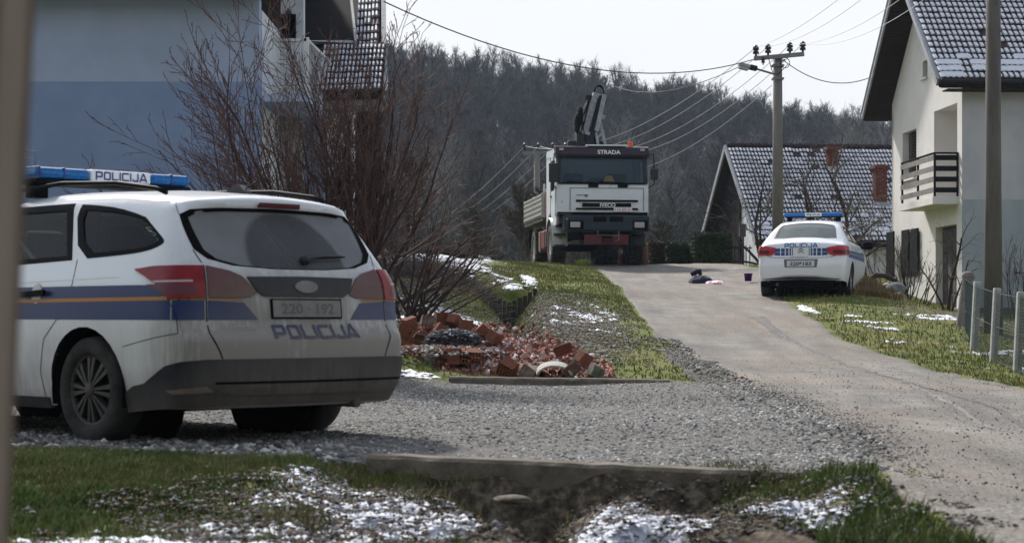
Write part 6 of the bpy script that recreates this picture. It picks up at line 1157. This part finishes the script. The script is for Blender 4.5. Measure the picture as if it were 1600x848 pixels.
# brushwood heap on the left bank
b3=at(660,425,32); W_=MB(); g=random.Random(9)
for k in range(1300):
    x=g.gauss(0,.75);y=g.gauss(0,1.2); q=Vector((b3.x+x,32+y,0)); q.z=gz1(q.x,q.y)+g.uniform(0,.28)*max(0,1-abs(x)/1.6); d=Vector((g.gauss(0,1),g.gauss(0,1),g.uniform(-.2,.7))).normalized()*g.uniform(.2,.6); W_.tube([q,q+d*.5+Vector((0,0,.03)),q+d],[.006,.005,.002],3,cap=False,smooth=False)
tag(W_.build('brushwood','twig_grey',kind='stuff'),'heap of cut dark twigs on the snowy left bank','brushwood')
# orchard trees before the middle house
def orchard(px,py,Y,stems,seed,label,**k):
    p=at(px,py,Y); return shrub('fruit_tree',label,'tree',(p.x,Y,p.z),stems,seed,'bark','twig_grey',**{**dict(depth=3,up=.15,wob=.24,cnt=(8,6,3),angle=(.5,1.1),shrink=.55,rmin=.006,thin=.75),**k})
orchard(1196,415,58.5,[(-.3,0,1,3.0,.07),(-.8,.2,.7,2.4,.05),(.3,.1,1,2.6,.05),(-.9,0,.25,2.2,.04),(-.6,-.3,.9,2.5,.045)],21,'bare fruit tree spreading left of the concrete lamp pole')
orchard(1262,420,58,[(-.5,0,1,2.8,.06),(.1,.1,1,3.4,.08),(.8,0,.8,3.0,.05)],22,'bare fruit tree standing directly above the saloon car light bar')
orchard(1312,425,59,[(0,0,1,3.6,.09),(.6,.2,1,3.0,.06),(-.5,0,1,2.9,.05),(.9,.1,.5,2.6,.05)],23,'bare fruit tree with tall upright limbs right of the light bar')
# plants beside the right house
def plant(px,py,Y,stems,seed,label,name='bare_shrub',cat='shrub',**k):
    x=(px-800)/F*Y; return shrub(name,label,cat,(x,Y,gz1(x,Y)-.03),stems,seed,'bark','twig_grey',**{**dict(depth=2,up=.5,wob=.12,cnt=(5,3),angle=(.25,.6),shrink=.5,rmin=.004),**k})
g=random.Random(12)
plant(1418,478,43,[(g.uniform(-.45,.45),g.uniform(-.2,.2),1,g.uniform(.9,1.5),g.uniform(.014,.024)) for _ in range(18)],31,'bare rose bush against the black shutters of the right house')
plant(1372,452,44,[(g.uniform(-.5,.5),g.uniform(-.2,.2),1,g.uniform(.9,1.4),.014) for _ in range(10)],32,'thin bare bush beside the white wall behind the stones')
plant(1438,480,41,[(g.uniform(.1,.6),0,1,g.uniform(.7,1.0),.02) for _ in range(6)],33,'pruned stems of a bush right of the rose bush')
plant(1478,500,42,[(.05,0,1,1.9,.05),(.2,0,1,1.5,.035),(-.4,0,1.0,1.5,.03)],34,'small crooked fruit tree in front of the panelled door','fruit_tree','tree',cnt=(7,5),angle=(.5,1.2),wob=.25,up=.1,thin=.6)
plant(1592,492,37,[(g.uniform(-.5,.3),0,1,g.uniform(1.0,1.5),.014) for _ in range(8)],35,'bare bush with knobby twigs before the grey wall at the right edge',cnt=(7,4))
# hose-like bent bough
p=at(1378,445,42); MB().tube([at(1358,438,42),at(1368,430,42),at(1384,431,42),at(1398,438,42),at(1403,447,42)],[.05,.06,.055,.05,.04],8).build('fallen_bough','bark',label='dark bent bough lying on the mound by the stones',cat='branch')
for k,(px,py,Y,s,m,lb) in enumerate([(1399,450,39.5,(.20,.15,.13),'rock','largest grey stone on the mound right of the saloon car'),(1386,447,40,(.12,.12,.09),'rock_white','white stone left of the largest grey stone'),(1405,462,39,(.16,.13,.09),'rock','dark flat stone below the largest grey stone'),(1370,444,40.5,(.10,.1,.08),'rock','small stone under the bent bough'),(1412,470,38.7,(.13,.11,.08),'rock','lowest stone of the row running down to the house')]):
    p=at(px,py,Y); lumpstone('stone',(p.x,Y,p.z-.02),s,m,40+k,lb)
# hedges
def hedge(name,label,px0,px1,py0,py1,Y,dy,m,n,seed):
    a=at(px0,py1,Y);b_=at(px1,py0,Y); W_,H_=b_.x-a.x,b_.z-a.z; g=np.random.default_rng(seed); c=Vector(((a.x+b_.x)/2,Y,a.z)); hd=thing(name,label,'hedge',c)
    V=[];Fc=[]; face=g.integers(0,3,n); u=g.uniform(-.5,.5,(n,3)); 
    P=u.copy(); s=np.sign(g.uniform(-1,1,n)); P[face==0,1]=-.5; P[face==1,0]=s[face==1]*.5; P[face==2,2]=.5
    P=P*np.array([W_,dy,H_])+g.normal(0,.03,(n,3)); P[:,2]+=H_/2; P[:,2]+= (P[:,2]>H_*.9)*(fbm(P[:,0],P[:,1],3,seed)-.5)*.1
    t=g.normal(0,1,(n,3)); t/=np.linalg.norm(t,axis=1)[:,None]; q=g.normal(0,1,(n,3)); q-=t*(q*t).sum(1)[:,None]; q/=np.linalg.norm(q,axis=1)[:,None]; L1=g.uniform(.03,.06,(n,1)); V=np.stack([P-t*L1,P+q*L1*.45,P+t*L1,P-q*L1*.45],1).reshape(-1,3)
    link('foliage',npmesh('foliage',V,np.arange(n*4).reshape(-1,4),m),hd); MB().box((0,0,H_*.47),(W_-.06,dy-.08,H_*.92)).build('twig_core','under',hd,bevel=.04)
hedge('hedge','tall clipped dark green box hedge at the road end',1084,1139,368,414,56,.9,'hedge_leaf',9000,3)
hedge('hedge','lower brown-green hedge left of the tall clipped hedge',1043,1086,384,416,57,.8,'hedge_leaf',5000,4); hedge('hedge','loose brown hedge of bare twigs right of the truck',1016,1048,380,416,58,.8,'hedge_brown',4000,5)
def tuft(name,label,cat,px,py,Y,w_,h_,n,m,seed):
    g=random.Random(seed); p=at(px,py,Y); b=MB()
    for k in range(n):
        a=g.uniform(0,2*PI); r_=g.uniform(0,w_*.5); q=Vector((p.x+r_*math.cos(a),Y+r_*math.sin(a)*.5,p.z-.03)); d=Vector((math.cos(a)*r_*.9,math.sin(a)*r_*.6,h_*g.uniform(.5,1.1))); s=Vector((-math.sin(a),math.cos(a),0))*g.uniform(.012,.022)
        b.add([q-s*.4,q+s*.4,q+d*.6+s,q+d*.6-s,q+d],[(0,1,2,3),(3,2,4)])
    return b.build(name,m,label=label,cat=cat)
tuft('garden_plant','bright yellow-green leafy plant at the road edge before the truck','plant',910,413,50.3,.26,.17,160,'plant_leaf',3)
for px,w_,h_,lb in((1006,.12,.75,'rough bark-covered wooden stake beside the right front wheel of the truck'),(971,.10,.30,'short rotten wooden stump seen under the truck between its front wheels')):
    p=at(px,415,53.2); MB().tube([(p.x,p.y,p.z-.1),(p.x+.02,p.y,p.z+h_*.5),(p.x-.01,p.y,p.z+h_)],[w_,w_*.85,w_*.7],9).build('stake','rust',label=lb,cat='post')
# ================= HILL AND WOODS =================
RT=lambda px:np.interp(px,[-1500,300,620,700,820,900,1000,1100,1200,1350,1450,1700,2600],[70,50,58,66,85,94,112,128,150,166,178,195,215])
def hz(X,Y):
    px=800+F*X/np.maximum(Y,60); ridge=(H-(RT(px)+112))/F*262; t=np.clip((Y-112)/150,0,1); t=t*t*(3-2*t)*.5+t*t*.5
    return CZ-3.2+ (ridge+3.2)*t-np.clip(Y-262,0,400)*.08+(fbm(X,Y,.03,71)-.5)*3*t
X,Y=np.meshgrid(np.linspace(-170,210,96),np.linspace(96,420,80)); mat('hill_floor',(.042,.034,.030),(.085,.07,.058),scale=.35,rough=1,c=(.20,.21,.23),cscale=.12,cpos=(.64,.70)); sheet('hill',X,Y,hz(X,Y),'hill_floor')
def tree_arrays(seed,ht,nb=26,nt=9,ns=3):
    g=np.random.default_rng(seed); V=[];Fc=[]
    def blade(A,B,w0,w1):
        """arrays of start/end points -> thin 2-triangle ribbons"""
        d=B-A; r=g.normal(0,1,d.shape); s=np.cross(d,r); s/=np.maximum(np.linalg.norm(s,axis=1,keepdims=True),1e-6); k=sum(len(v) for v in V); V.append(np.stack([A-s*w0,A+s*w0,B+s*w1,B-s*w1],1).reshape(-1,3)); n=len(A); i=np.arange(n)[:,None]*4+k; Fc.append(i+np.array([0,1,2,3]))
    lean=g.normal(0,.04,2); fork=g.uniform(.35,.6)
    zs=np.linspace(0,1,8); C=np.stack([lean[0]*zs*ht+g.normal(0,.05,8)*zs,lean[1]*zs*ht+g.normal(0,.05,8)*zs,zs*ht],1); rr=ht*.0125*(1-zs*.9)+.012
    k=0; ring=[]; 
    for i in range(8):
        for a in range(5): ring.append(C[i]+np.array([math.cos(a*1.2566),math.sin(a*1.2566),0])*rr[i])
    V.append(np.array(ring)); Fc.append(np.array([[i*5+a,i*5+(a+1)%5,(i+1)*5+(a+1)%5,(i+1)*5+a] for i in range(7) for a in range(5)]))
    t=g.uniform(.35,.98,nb)**.8; A=np.stack([np.interp(t,zs,C[:,j]) for j in range(3)],1); az=g.uniform(0,2*PI,nb); el=g.uniform(.75,1.25,nb); L_=ht*(.10+.30*(1-t))*g.uniform(.7,1.2,nb); D=np.stack([np.cos(az)*np.cos(el),np.sin(az)*np.cos(el),np.sin(el)],1)
    M1=A+D*L_[:,None]*.5; D2=D+np.array([0,0,.25]); D2/=np.linalg.norm(D2,axis=1)[:,None]; B=M1+D2*L_[:,None]*.5; blade(A,M1,.045,.032); blade(M1,B,.032,.014)
    def sub(S,E,n,ln,w0,w1,sp):
        m=len(S)*n; u=g.uniform(.25,1,m); i=np.repeat(np.arange(len(S)),n); a=S[i]+(E[i]-S[i])*u[:,None]; d=E[i]-S[i]; l0=np.linalg.norm(d,axis=1,keepdims=True); d=d/l0+g.normal(0,sp,(m,3))+np.array([0,0,.15]); d/=np.linalg.norm(d,axis=1,keepdims=True); b=a+d*ln*g.uniform(.5,1.2,(m,1))*(.5+.5*l0/max(l0.mean(),.1)); blade(a,b,w0,w1); return a,b
    a,b=sub(np.vstack([A,M1]),np.vstack([M1,B]),nt//2+1,ht*.09,.020,.010,.5); a2,b2=sub(a,b,ns,ht*.055,.011,.005,.55)
    return np.vstack(V),np.vstack(Fc)
tg=np.random.default_rng(77); kinds=[tree_arrays(100+k,11.5*(.92+.04*k),30,10,4) for k in range(5)]; kmesh=[npmesh('bare_tree',v,f,'forest_pale' if k==4 else 'forest_bark') for k,(v,f) in enumerate(kinds)]
small=[tree_arrays(200+k,8.6*(.96+.03*k),26,8,3) for k in range(4)]
pos=[]; yy=118.
while yy<292:
    st_=2.8 if yy<205 else 1.75; x=-.14*yy-6
    while x<.30*yy+8: pos.append((x+tg.normal(0,.9),yy+tg.normal(0,1.2))); x+=st_*tg.uniform(.7,1.4)
    x=-.36*yy
    while x<-.14*yy-6: pos.append((x+tg.normal(0,1),yy+tg.normal(0,1))); x+=9
    yy+=4.6 if yy<205 else 3.6
pos=np.array(pos); order=np.argsort(pos[:,1]); pos=pos[order]; pz=hz(pos[:,0],pos[:,1])
inview=(pos[:,0]>-.14*pos[:,1]-6); iv=np.where(inview)[0][:290]; ivs=set(iv.tolist())
for i in iv:
    k=int(tg.integers(0,5)) if tg.random()>.1 else 4; s=tg.uniform(.78,1.15); o=bpy.data.objects.new('bare_tree',kmesh[k]); COL.objects.link(o); o.location=(pos[i,0],pos[i,1],pz[i]-.2); o.rotation_euler=(0,0,tg.uniform(0,6.28)); o.scale=(s,s,s*tg.uniform(.9,1.1)); tag(o,'bare leafless tree among the woods on the lower slope of the hill','tree','bare trees on the lower hillside')
Vs=[];Fs=[];k0=0
for i in range(len(pos)):
    if i in ivs: continue
    v,f=small[int(tg.integers(0,4))]; a=tg.uniform(0,6.28); s=tg.uniform(.8,1.15); c,sn=math.cos(a)*s,math.sin(a)*s; V=np.stack([v[:,0]*c-v[:,1]*sn+pos[i,0],v[:,0]*sn+v[:,1]*c+pos[i,1],v[:,2]*s+pz[i]-.2],1); Vs.append(V); Fs.append(f+k0); k0+=len(v)
link('woodland',npmesh('woodland',np.vstack(Vs),np.vstack(Fs),'forest_bark'),kind='stuff',label='dense bare woods covering the upper hillside to the skyline',cat='woods')
print('trees',len(pos),'woodland quads',sum(len(f) for f in Fs))
# thicket beyond the crest, left of the truck
bm_=[tree_arrays(300+k,3.2,20,9,4) for k in range(3)]; Vs=[];Fs=[];k0=0
for i in range(150):
    y=tg.uniform(66,104); x=tg.uniform(-.16*y,.32*y); zz=float(_zr(y))+CZ-.4 if y<96 else CZ-2.5; v,f=bm_[i%3]; a=tg.uniform(0,6.28); s=tg.uniform(.7,1.3)*(1.1 if x<.05*y else .75); c,sn=math.cos(a)*s*1.4,math.sin(a)*s*1.4
    Vs.append(np.stack([v[:,0]*c-v[:,1]*sn+x,v[:,0]*sn+v[:,1]*c+y,v[:,2]*s+zz],1)); Fs.append(f+k0); k0+=len(v)
link('thicket',npmesh('thicket',np.vstack(Vs),np.vstack(Fs),'twig_grey'),kind='stuff',label='tangled bare thicket beyond the crest of the road',cat='thicket')
# plank with snow and stump at the left crest
a=at(672,395,50);b_=at(747,401,50); MB().bar(a,b_,.12,.09).build('plank','wood_dark',label='dark plank lying on the snowy crest left of the lawn',cat='plank',bevel=.01); a=at(748,401,49.8);b_=at(767,405,49.8); MB().bar(a,b_,.2,.07).build('snowy_board','snow',label='short snow-covered board at the end of the dark plank',cat='board',bevel=.02)
for px,w_,lb in((717,.07,'thin dark stake standing on the snowy crest'),(726,.13,'thick green-grey stake beside the thin dark stake')):
    p=at(px,400,51); MB().box((p.x,51,p.z+.12),(w_,w_,.5)).build('stake','wood_dark' if w_<.1 else 'plinth',bevel=.01,label=lb,cat='stake')
# ================= BRICK HEAP =================
def hollow_brick(L_=.25,H_=.24,D_=.19,nx=5,nz=4):
    b=MB(); t=.012
    for i in range(nx+1): x=-L_/2+t/2+(L_-t)*i/nx; b.box((x,0,0),(t,D_,H_))
    for j in range(nz+1): z=-H_/2+t/2+(H_-t)*j/nz; b.box((0,.0015*(j%2*2-1),z),(L_-.002,D_-.003,t))
    return b.mesh('hollow_brick','hollow_brick')
HB=[hollow_brick(),hollow_brick(.29,.19,.19,6,3)]
def half_brick(seed,m):
    g=random.Random(seed); b=MB(); L_,H_,D_=.22,.19,.17; V=[(sx*L_/2*g.uniform(.75,1.05),sy*D_/2*g.uniform(.8,1.05),sz*H_/2*g.uniform(.7,1.08)) for sz in(-1,1) for sy in(-1,1) for sx in(-1,1)]
    b.add(V,[(0,2,3,1),(4,5,7,6),(0,1,5,4),(2,6,7,3),(0,4,6,2),(1,3,7,5)]); return b.mesh('broken_brick',m)
KB=[half_brick(k,m) for k,m in enumerate(('hollow_brick','brick_old','hollow_brick','concrete'))]
def panel_piece(w_,h_,m,d=.02): return MB().box((0,0,0),(w_,d,h_)).mesh('slab',m)
items=[ # px,py(centre),Y,kind,rot(x,y,z deg),name,label
 (735,556,20.9,'h1',(18,4,12),'hollow_brick','hollow clay brick showing its dark square cells near the middle of the heap'),
 (793,576,20.5,'h0',(30,28,-20),'hollow_brick','tilted hollow brick with open cells just behind the far culvert beam'),
 (712,556,20.95,'h0',(0,0,78),'hollow_brick','hollow brick standing on end left of the brick with dark cells'),
 (880,546,21.3,'p',(12,-18,10),'clay_slab','flat dark red clay slab standing tilted at the right of the heap'),
 (912,560,20.9,'k0',(20,30,40),'broken_brick','bright orange broken brick near the right end of the heap'),
 (893,578,20.5,'p2',(35,-40,10),'clay_slab','dark tilted clay slab leaning by the pale roof tile'),
 (823,580,20.4,'k1',(10,42,0),'broken_brick','dark greenish brick with a corner up, left of the pale ridge tile'),
 (930,582,20.5,'k3',(5,30,30),'broken_brick','grey broken block at the far right end of the heap'),
 (640,505,22.2,'k0',(10,-15,30),'broken_brick','pale-topped orange brick at the upper left of the heap'),
 (636,520,22.0,'h0',(5,10,70),'hollow_brick','orange brick below the pale-topped one beside the estate car'),
 (668,502,22.5,'k1',(0,20,10),'broken_brick','grey-brown block behind the upper left bricks'),
 (692,498,22.6,'h0',(85,0,15),'hollow_brick','orange brick lying flat at the top of the heap'),
 (710,502,22.5,'k0',(10,35,60),'broken_brick','orange brick tipped on its corner at the top of the heap'),
 (727,508,22.4,'k2',(0,5,10),'broken_brick','rounded orange lump right of the tipped top brick'),
 (662,527,21.7,'p3',(60,15,20),'clay_slab','pale slab sloping down at the left of the ash pile'),
 (640,545,21.5,'k0',(10,15,50),'broken_brick','brownish red brick low at the left end of the heap'),
 (655,553,21.3,'k2',(20,5,10),'broken_brick','flat red brick at the foot of the left end of the heap'),
 (740,522,21.9,'p4',(75,5,-8),'clay_slab','pink slab lying flat with a lit top right of the ash pile'),
 (702,551,21.2,'k1',(5,3,20),'broken_brick','rounded brown block in the front middle of the heap'),
 (757,516,22.0,'k2',(20,40,10),'broken_brick','split red brick at the back centre of the heap'),
 (772,527,21.8,'k0',(30,20,60),'broken_brick','red brick fragment beside the white chip'),
 (668,566,21.1,'k1',(0,5,10),'broken_brick','dark brick buried in grass at the left foot of the heap'),
 (648,530,21.9,'h1',(30,5,100),'hollow_brick','hollow brick end-on between the left orange bricks'),
 (690,515,22.2,'k2',(5,30,20),'broken_brick','small red brick under the flat top brick'),
 (626,540,21.6,'k0',(5,10,20),'broken_brick','red brick half hidden by the estate car tail'),
 (632,556,21.4,'k2',(15,10,70),'broken_brick','lowest red brick beside the estate car bumper'),
]
SL={'p':panel_piece(.27,.17,'brick_red'),'p2':panel_piece(.25,.24,'brick_old'),'p3':panel_piece(.30,.14,'brick_old',.03),'p4':panel_piece(.34,.16,'hollow_brick',.03)}
for px,py,Y,kd,rt,nm,lb in items:
    p=at(px,py,Y); me=HB[int(kd[1])] if kd[0]=='h' else KB[int(kd[1])] if kd[0]=='k' else SL[kd]
    o=link(nm,me,loc=(p.x,Y,p.z),rot=tuple(R(a) for a in rt),label=lb,cat='brick' if 'brick' in nm else 'slab',group='bricks of the rubble heap'); o.scale=(.74,.74,.72)
g=random.Random(3)
for k in range(26):   # further bricks that nothing tells apart
    px=g.uniform(625,700) if k<12 else g.uniform(700,940); py=g.uniform(520,560) if k<12 else g.uniform(535,585)-(0 if px>760 else 12); Y=20.6+(585-py)*.024; p=at(px,py+6,Y); o=link('broken_brick',KB[k%3],loc=(p.x,Y,p.z-.03),rot=(g.uniform(0,3),g.uniform(0,3),g.uniform(0,3)),label='rough red brick fragment half buried in the rubble heap',cat='brick',group='buried brick fragments'); o.scale=(.7,.7,.6)
def shards(n,seed):
    g=np.random.default_rng(seed); px=g.uniform(640,955,n); tt=(px-640)/315; pc=np.interp(px,[640,700,760,860,955],[540,545,548,560,582]); py=pc+g.normal(0,1,n)*np.interp(px,[640,760,860,955],[14,20,15,5]); Y=20.5+(590-py)*.026; k=(py<588)&(py>500); px,py,Y=px[k],py[k],Y[k]; n=len(px); X=(px-800)/F*Y
    top=CZ+(H-py-4)/F*Y; base=np.array([(1,.2,0),(.3,1,.1),(-1,.3,0),(-.5,-.9,0),(.2,.1,.5),(0,0,-.4)]); s=.045*(.4+g.random(n)**2*1.1); V=base[None]*g.uniform(.5,1.4,(n,6,1))*s[:,None,None]
    ax=g.normal(0,1,(n,3)); ax/=np.linalg.norm(ax,axis=1)[:,None]; an=g.uniform(0,3,n)[:,None,None]; axb=ax[:,None]; V=V*np.cos(an)+np.cross(axb,V)*np.sin(an)+axb*(V*axb).sum(-1,keepdims=True)*(1-np.cos(an)); V+=np.stack([X,Y,top],1)[:,None]
    Fc=(np.array([(0,1,4),(1,2,4),(2,3,4),(3,0,4),(1,0,5),(2,1,5),(3,2,5),(0,3,5)])[None]+np.arange(n)[:,None,None]*6).reshape(-1,3); tn=np.array([(1,1,1),(.8,.9,.9),(1.3,1.6,2.0),(.6,.6,.6),(2.2,5,8),(.9,2.5,4)])[g.choice(6,n,p=[.30,.20,.10,.15,.16,.09])]
    return link('brick_shards',npmesh('brick_shards',V.reshape(-1,3),Fc,'shard',tone=np.repeat(tn,6,0)),kind='stuff',label='broken red tile and brick shards dusted with snow in the heap',cat='rubble')
shards(9500,5)
def mound(name,label,px,py,Y,s,m,seed): p=at(px,py,Y); return lumpstone(name,(p.x,Y,p.z),s,m,seed,label,'heap',sub=4)
mound('rubble_core','earth and rubble filling the middle of the brick heap',700,556,21.9,(.55,.6,.20),'brick_old',5); mound('rubble_core','low red rubble mound to the right of the brick heap',820,580,21.2,(.62,.5,.12),'brick_old',6)
mound('ash_pile','dark ash and charred lumps heaped among the bricks',708,532,21.55,(.30,.28,.12),'ash',7); mound('cement_lump','pale cement-crusted lump left of the ash pile',680,545,21.35,(.11,.10,.06),'rock',8); mound('cement_block','whitish mortar block in front of the left bricks',668,558,21.1,(.075,.07,.07),'rock_white',9)
def crumbs(name,label,px,py,Y,rx,ry,hz_,n,size,tones,seed):
    g=np.random.default_rng(seed); c=at(px,py,Y); a=g.uniform(0,2*PI,n); r=g.random(n)**.5; x=c.x+np.cos(a)*r*rx; y=Y+np.sin(a)*r*ry; top=c.z+hz_*np.sqrt(np.clip(1-r**2,0,1))+g.uniform(-.01,.02,n)
    base=np.array([(1,.2,0),(.2,1,.1),(-1,.1,0),(-.2,-.9,0),(.1,.1,.7),(0,0,-.6)]); V=base[None]*g.uniform(.5,1.4,(n,6,1))*(size*(.4+g.random(n)**2*1.3))[:,None,None]; V+=np.stack([x,y,top],1)[:,None]
    Fc=(np.array([(0,1,4),(1,2,4),(2,3,4),(3,0,4),(1,0,5),(2,1,5),(3,2,5),(0,3,5)])[None]+np.arange(n)[:,None,None]*6).reshape(-1,3); t=np.array(tones)[g.integers(0,len(tones),n)]*g.uniform(.7,1.3,(n,1)); return link(name,npmesh(name,V.reshape(-1,3),Fc,'litter',tone=np.repeat(t,6,0)),kind='stuff',label=label,cat='debris')
crumbs('ash_crumbs','charred crumbs and specks of snow covering the ash pile',708,534,21.55,.31,.30,.12,1500,.020,[(.03,.03,.036),(.06,.062,.075),(.025,.025,.028),(.12,.12,.135),(.36,.37,.40)],3)
crumbs('mortar_crumbs','crumbs of mortar, tile and snow strewn round the bricks',690,556,21.3,.75,.55,.10,1800,.02,[(.24,.08,.05),(.16,.05,.035),(.30,.28,.25),(.10,.08,.06),(.5,.5,.52)],4)
# pale ridge tile
a=at(866,584,20.6); A=np.linspace(.15,PI-.15,13); V=[];n=13
for y in(-.13,.20):
    for r_ in(.17,.148): V+=[(a.x+r_*1.15*math.cos(t),20.6+y,a.z+r_*.72*math.sin(t)-.01+y*.12) for t in A]
Fq=[]
for i in range(n-1): Fq+=[(i,i+1,n+i+1,n+i),(2*n+i,2*n+i+1,3*n+i+1,3*n+i),(i,i+1,2*n+i+1,2*n+i),(n+i,n+i+1,3*n+i+1,3*n+i)]
MB().add(V,Fq,False).build('ridge_tile','rock_white',label='pale curved ridge tile lying arch up behind the far culvert beam',cat='roof tile')
p=at(780,518,21.9); MB().box((0,0,0),(.05,.03,.11)).build('mortar_chip','white_letter',label='small white chip standing in the heap below the board wall',cat='chip'); bpy.data.objects['mortar_chip'].location=p; bpy.data.objects['mortar_chip'].rotation_euler=(.2,.6,0)
p=at(940,508,24.2); lumpstone('clod',(p.x,24.2,gz1(p.x,24.2)),(.08,.08,.04),'rock',61,'grey clod of earth on the grassy bank right of the ditch')
# ================= THINGS ON THE ROAD =================
def crumple(name,label,px0,px1,py,Y,h_,m,seed,cat,dy=.35):
    a=at(px0,py,Y);b_=at(px1,py,Y); nx,ny=36,20; X,Yy=np.meshgrid(np.linspace(a.x,b_.x,nx),np.linspace(Y-dy,Y+dy,ny)); u=np.linspace(-1,1,nx)[None];v=np.linspace(-1,1,ny)[:,None]; e=np.clip(1-(u**2)**2-(v**2)**2,0,1)
    Z=gz(X.ravel(),Yy.ravel(),False).reshape(X.shape)+.02+e**.5*h_*(.35+1.1*fbm(X,Yy,5,seed))+0*X; X=X+(fbm(X,Yy,4,seed+1)-.5)*.12; ed=(np.abs(u)+0*v>.99)|(np.abs(v)+0*u>.99); Z[ed]-=.03
    o=sheet(name,X,Yy,Z,m,kind=None); tag(o,label,cat); return o
crumple('jacket','crumpled dark navy jacket lying on the road before the hedge',1077,1113,436,43.0,.13,'cloth_navy',3,'jacket'); p=at(1091,424,43.0); MB().tube([p+Vector((-.16,0,-.07)),p+Vector((-.02,0,.0)),p+Vector((.03,-.02,.02)),p+Vector((.05,0,-.08))],[.05,.06,.05,.04],8).build('sleeve','cloth_navy',bpy.data.objects['jacket']).matrix_parent_inverse=Matrix()
crumple('cloth','white and pink patterned cloth spread on the road beside the dark jacket',1102,1132,438,42.6,.05,'cloth_pale',9,'cloth',.4)
p=at(1169,440,42.5); bk=thing('bucket','small purple bucket standing on the road left of the saloon car','bucket',(p.x,42.5,p.z)); MB().lathe([(0,.01),(.075,.01),(.09,.17),(.10,.17),(.10,.185),(.083,.185),(.07,.02)],(0,0,0),axis='z',n=18).build('pail','purple',bk); MB().tube([(.09*math.cos(t),.09*math.sin(t)*.3-.07,.16-.03*math.sin(t)) for t in np.linspace(0,PI,9)],.005,4).build('handle','trim',bk)
# post box on a pole before the middle house
p=at(1161,412,60.5); bx=thing('bird_box','dark box on a thin pole in front of the white gable of the low house','box',(p.x,60.5,p.z)); MB().tube([(0,0,-.3),(0,0,1.25)],.03,8).build('pole','steel_dark',bx); MB().box((-.02,0,1.05),(.20,.18,.40)).build('housing','plinth',bx,bevel=.01)
f2=thing('picket_fence','low fence of thin bars before the brick base of the low house','fence',(at(1150,412,61).x,61,at(1150,412,61).z))
for k in range(8): MB().box((-.4+k*.12,0,.28),(.03,.03,.62)).build('picket','wood_dark',f2)
MB().box((.0,0,.5),(1.0,.02,.04)).build('rail','wood_dark',f2)
# ================= AIR =================
hm=bpy.data.materials.new('haze'); hm.use_nodes=True; n_=hm.node_tree; n_.nodes.clear(); vo=n_.nodes.new('ShaderNodeVolumePrincipled'); vo.inputs['Density'].default_value=.0002; vo.inputs['Color'].default_value=(.62,.78,1,1); vo.inputs['Anisotropy'].default_value=.2; oo=n_.nodes.new('ShaderNodeOutputMaterial'); n_.links.new(vo.outputs[0],oo.inputs['Volume']); MATS['haze']=hm
MB().box((0,350,20),(1960,2360,78)).build('haze','haze',kind='stuff')
print('OBJECTS',len(bpy.data.objects))
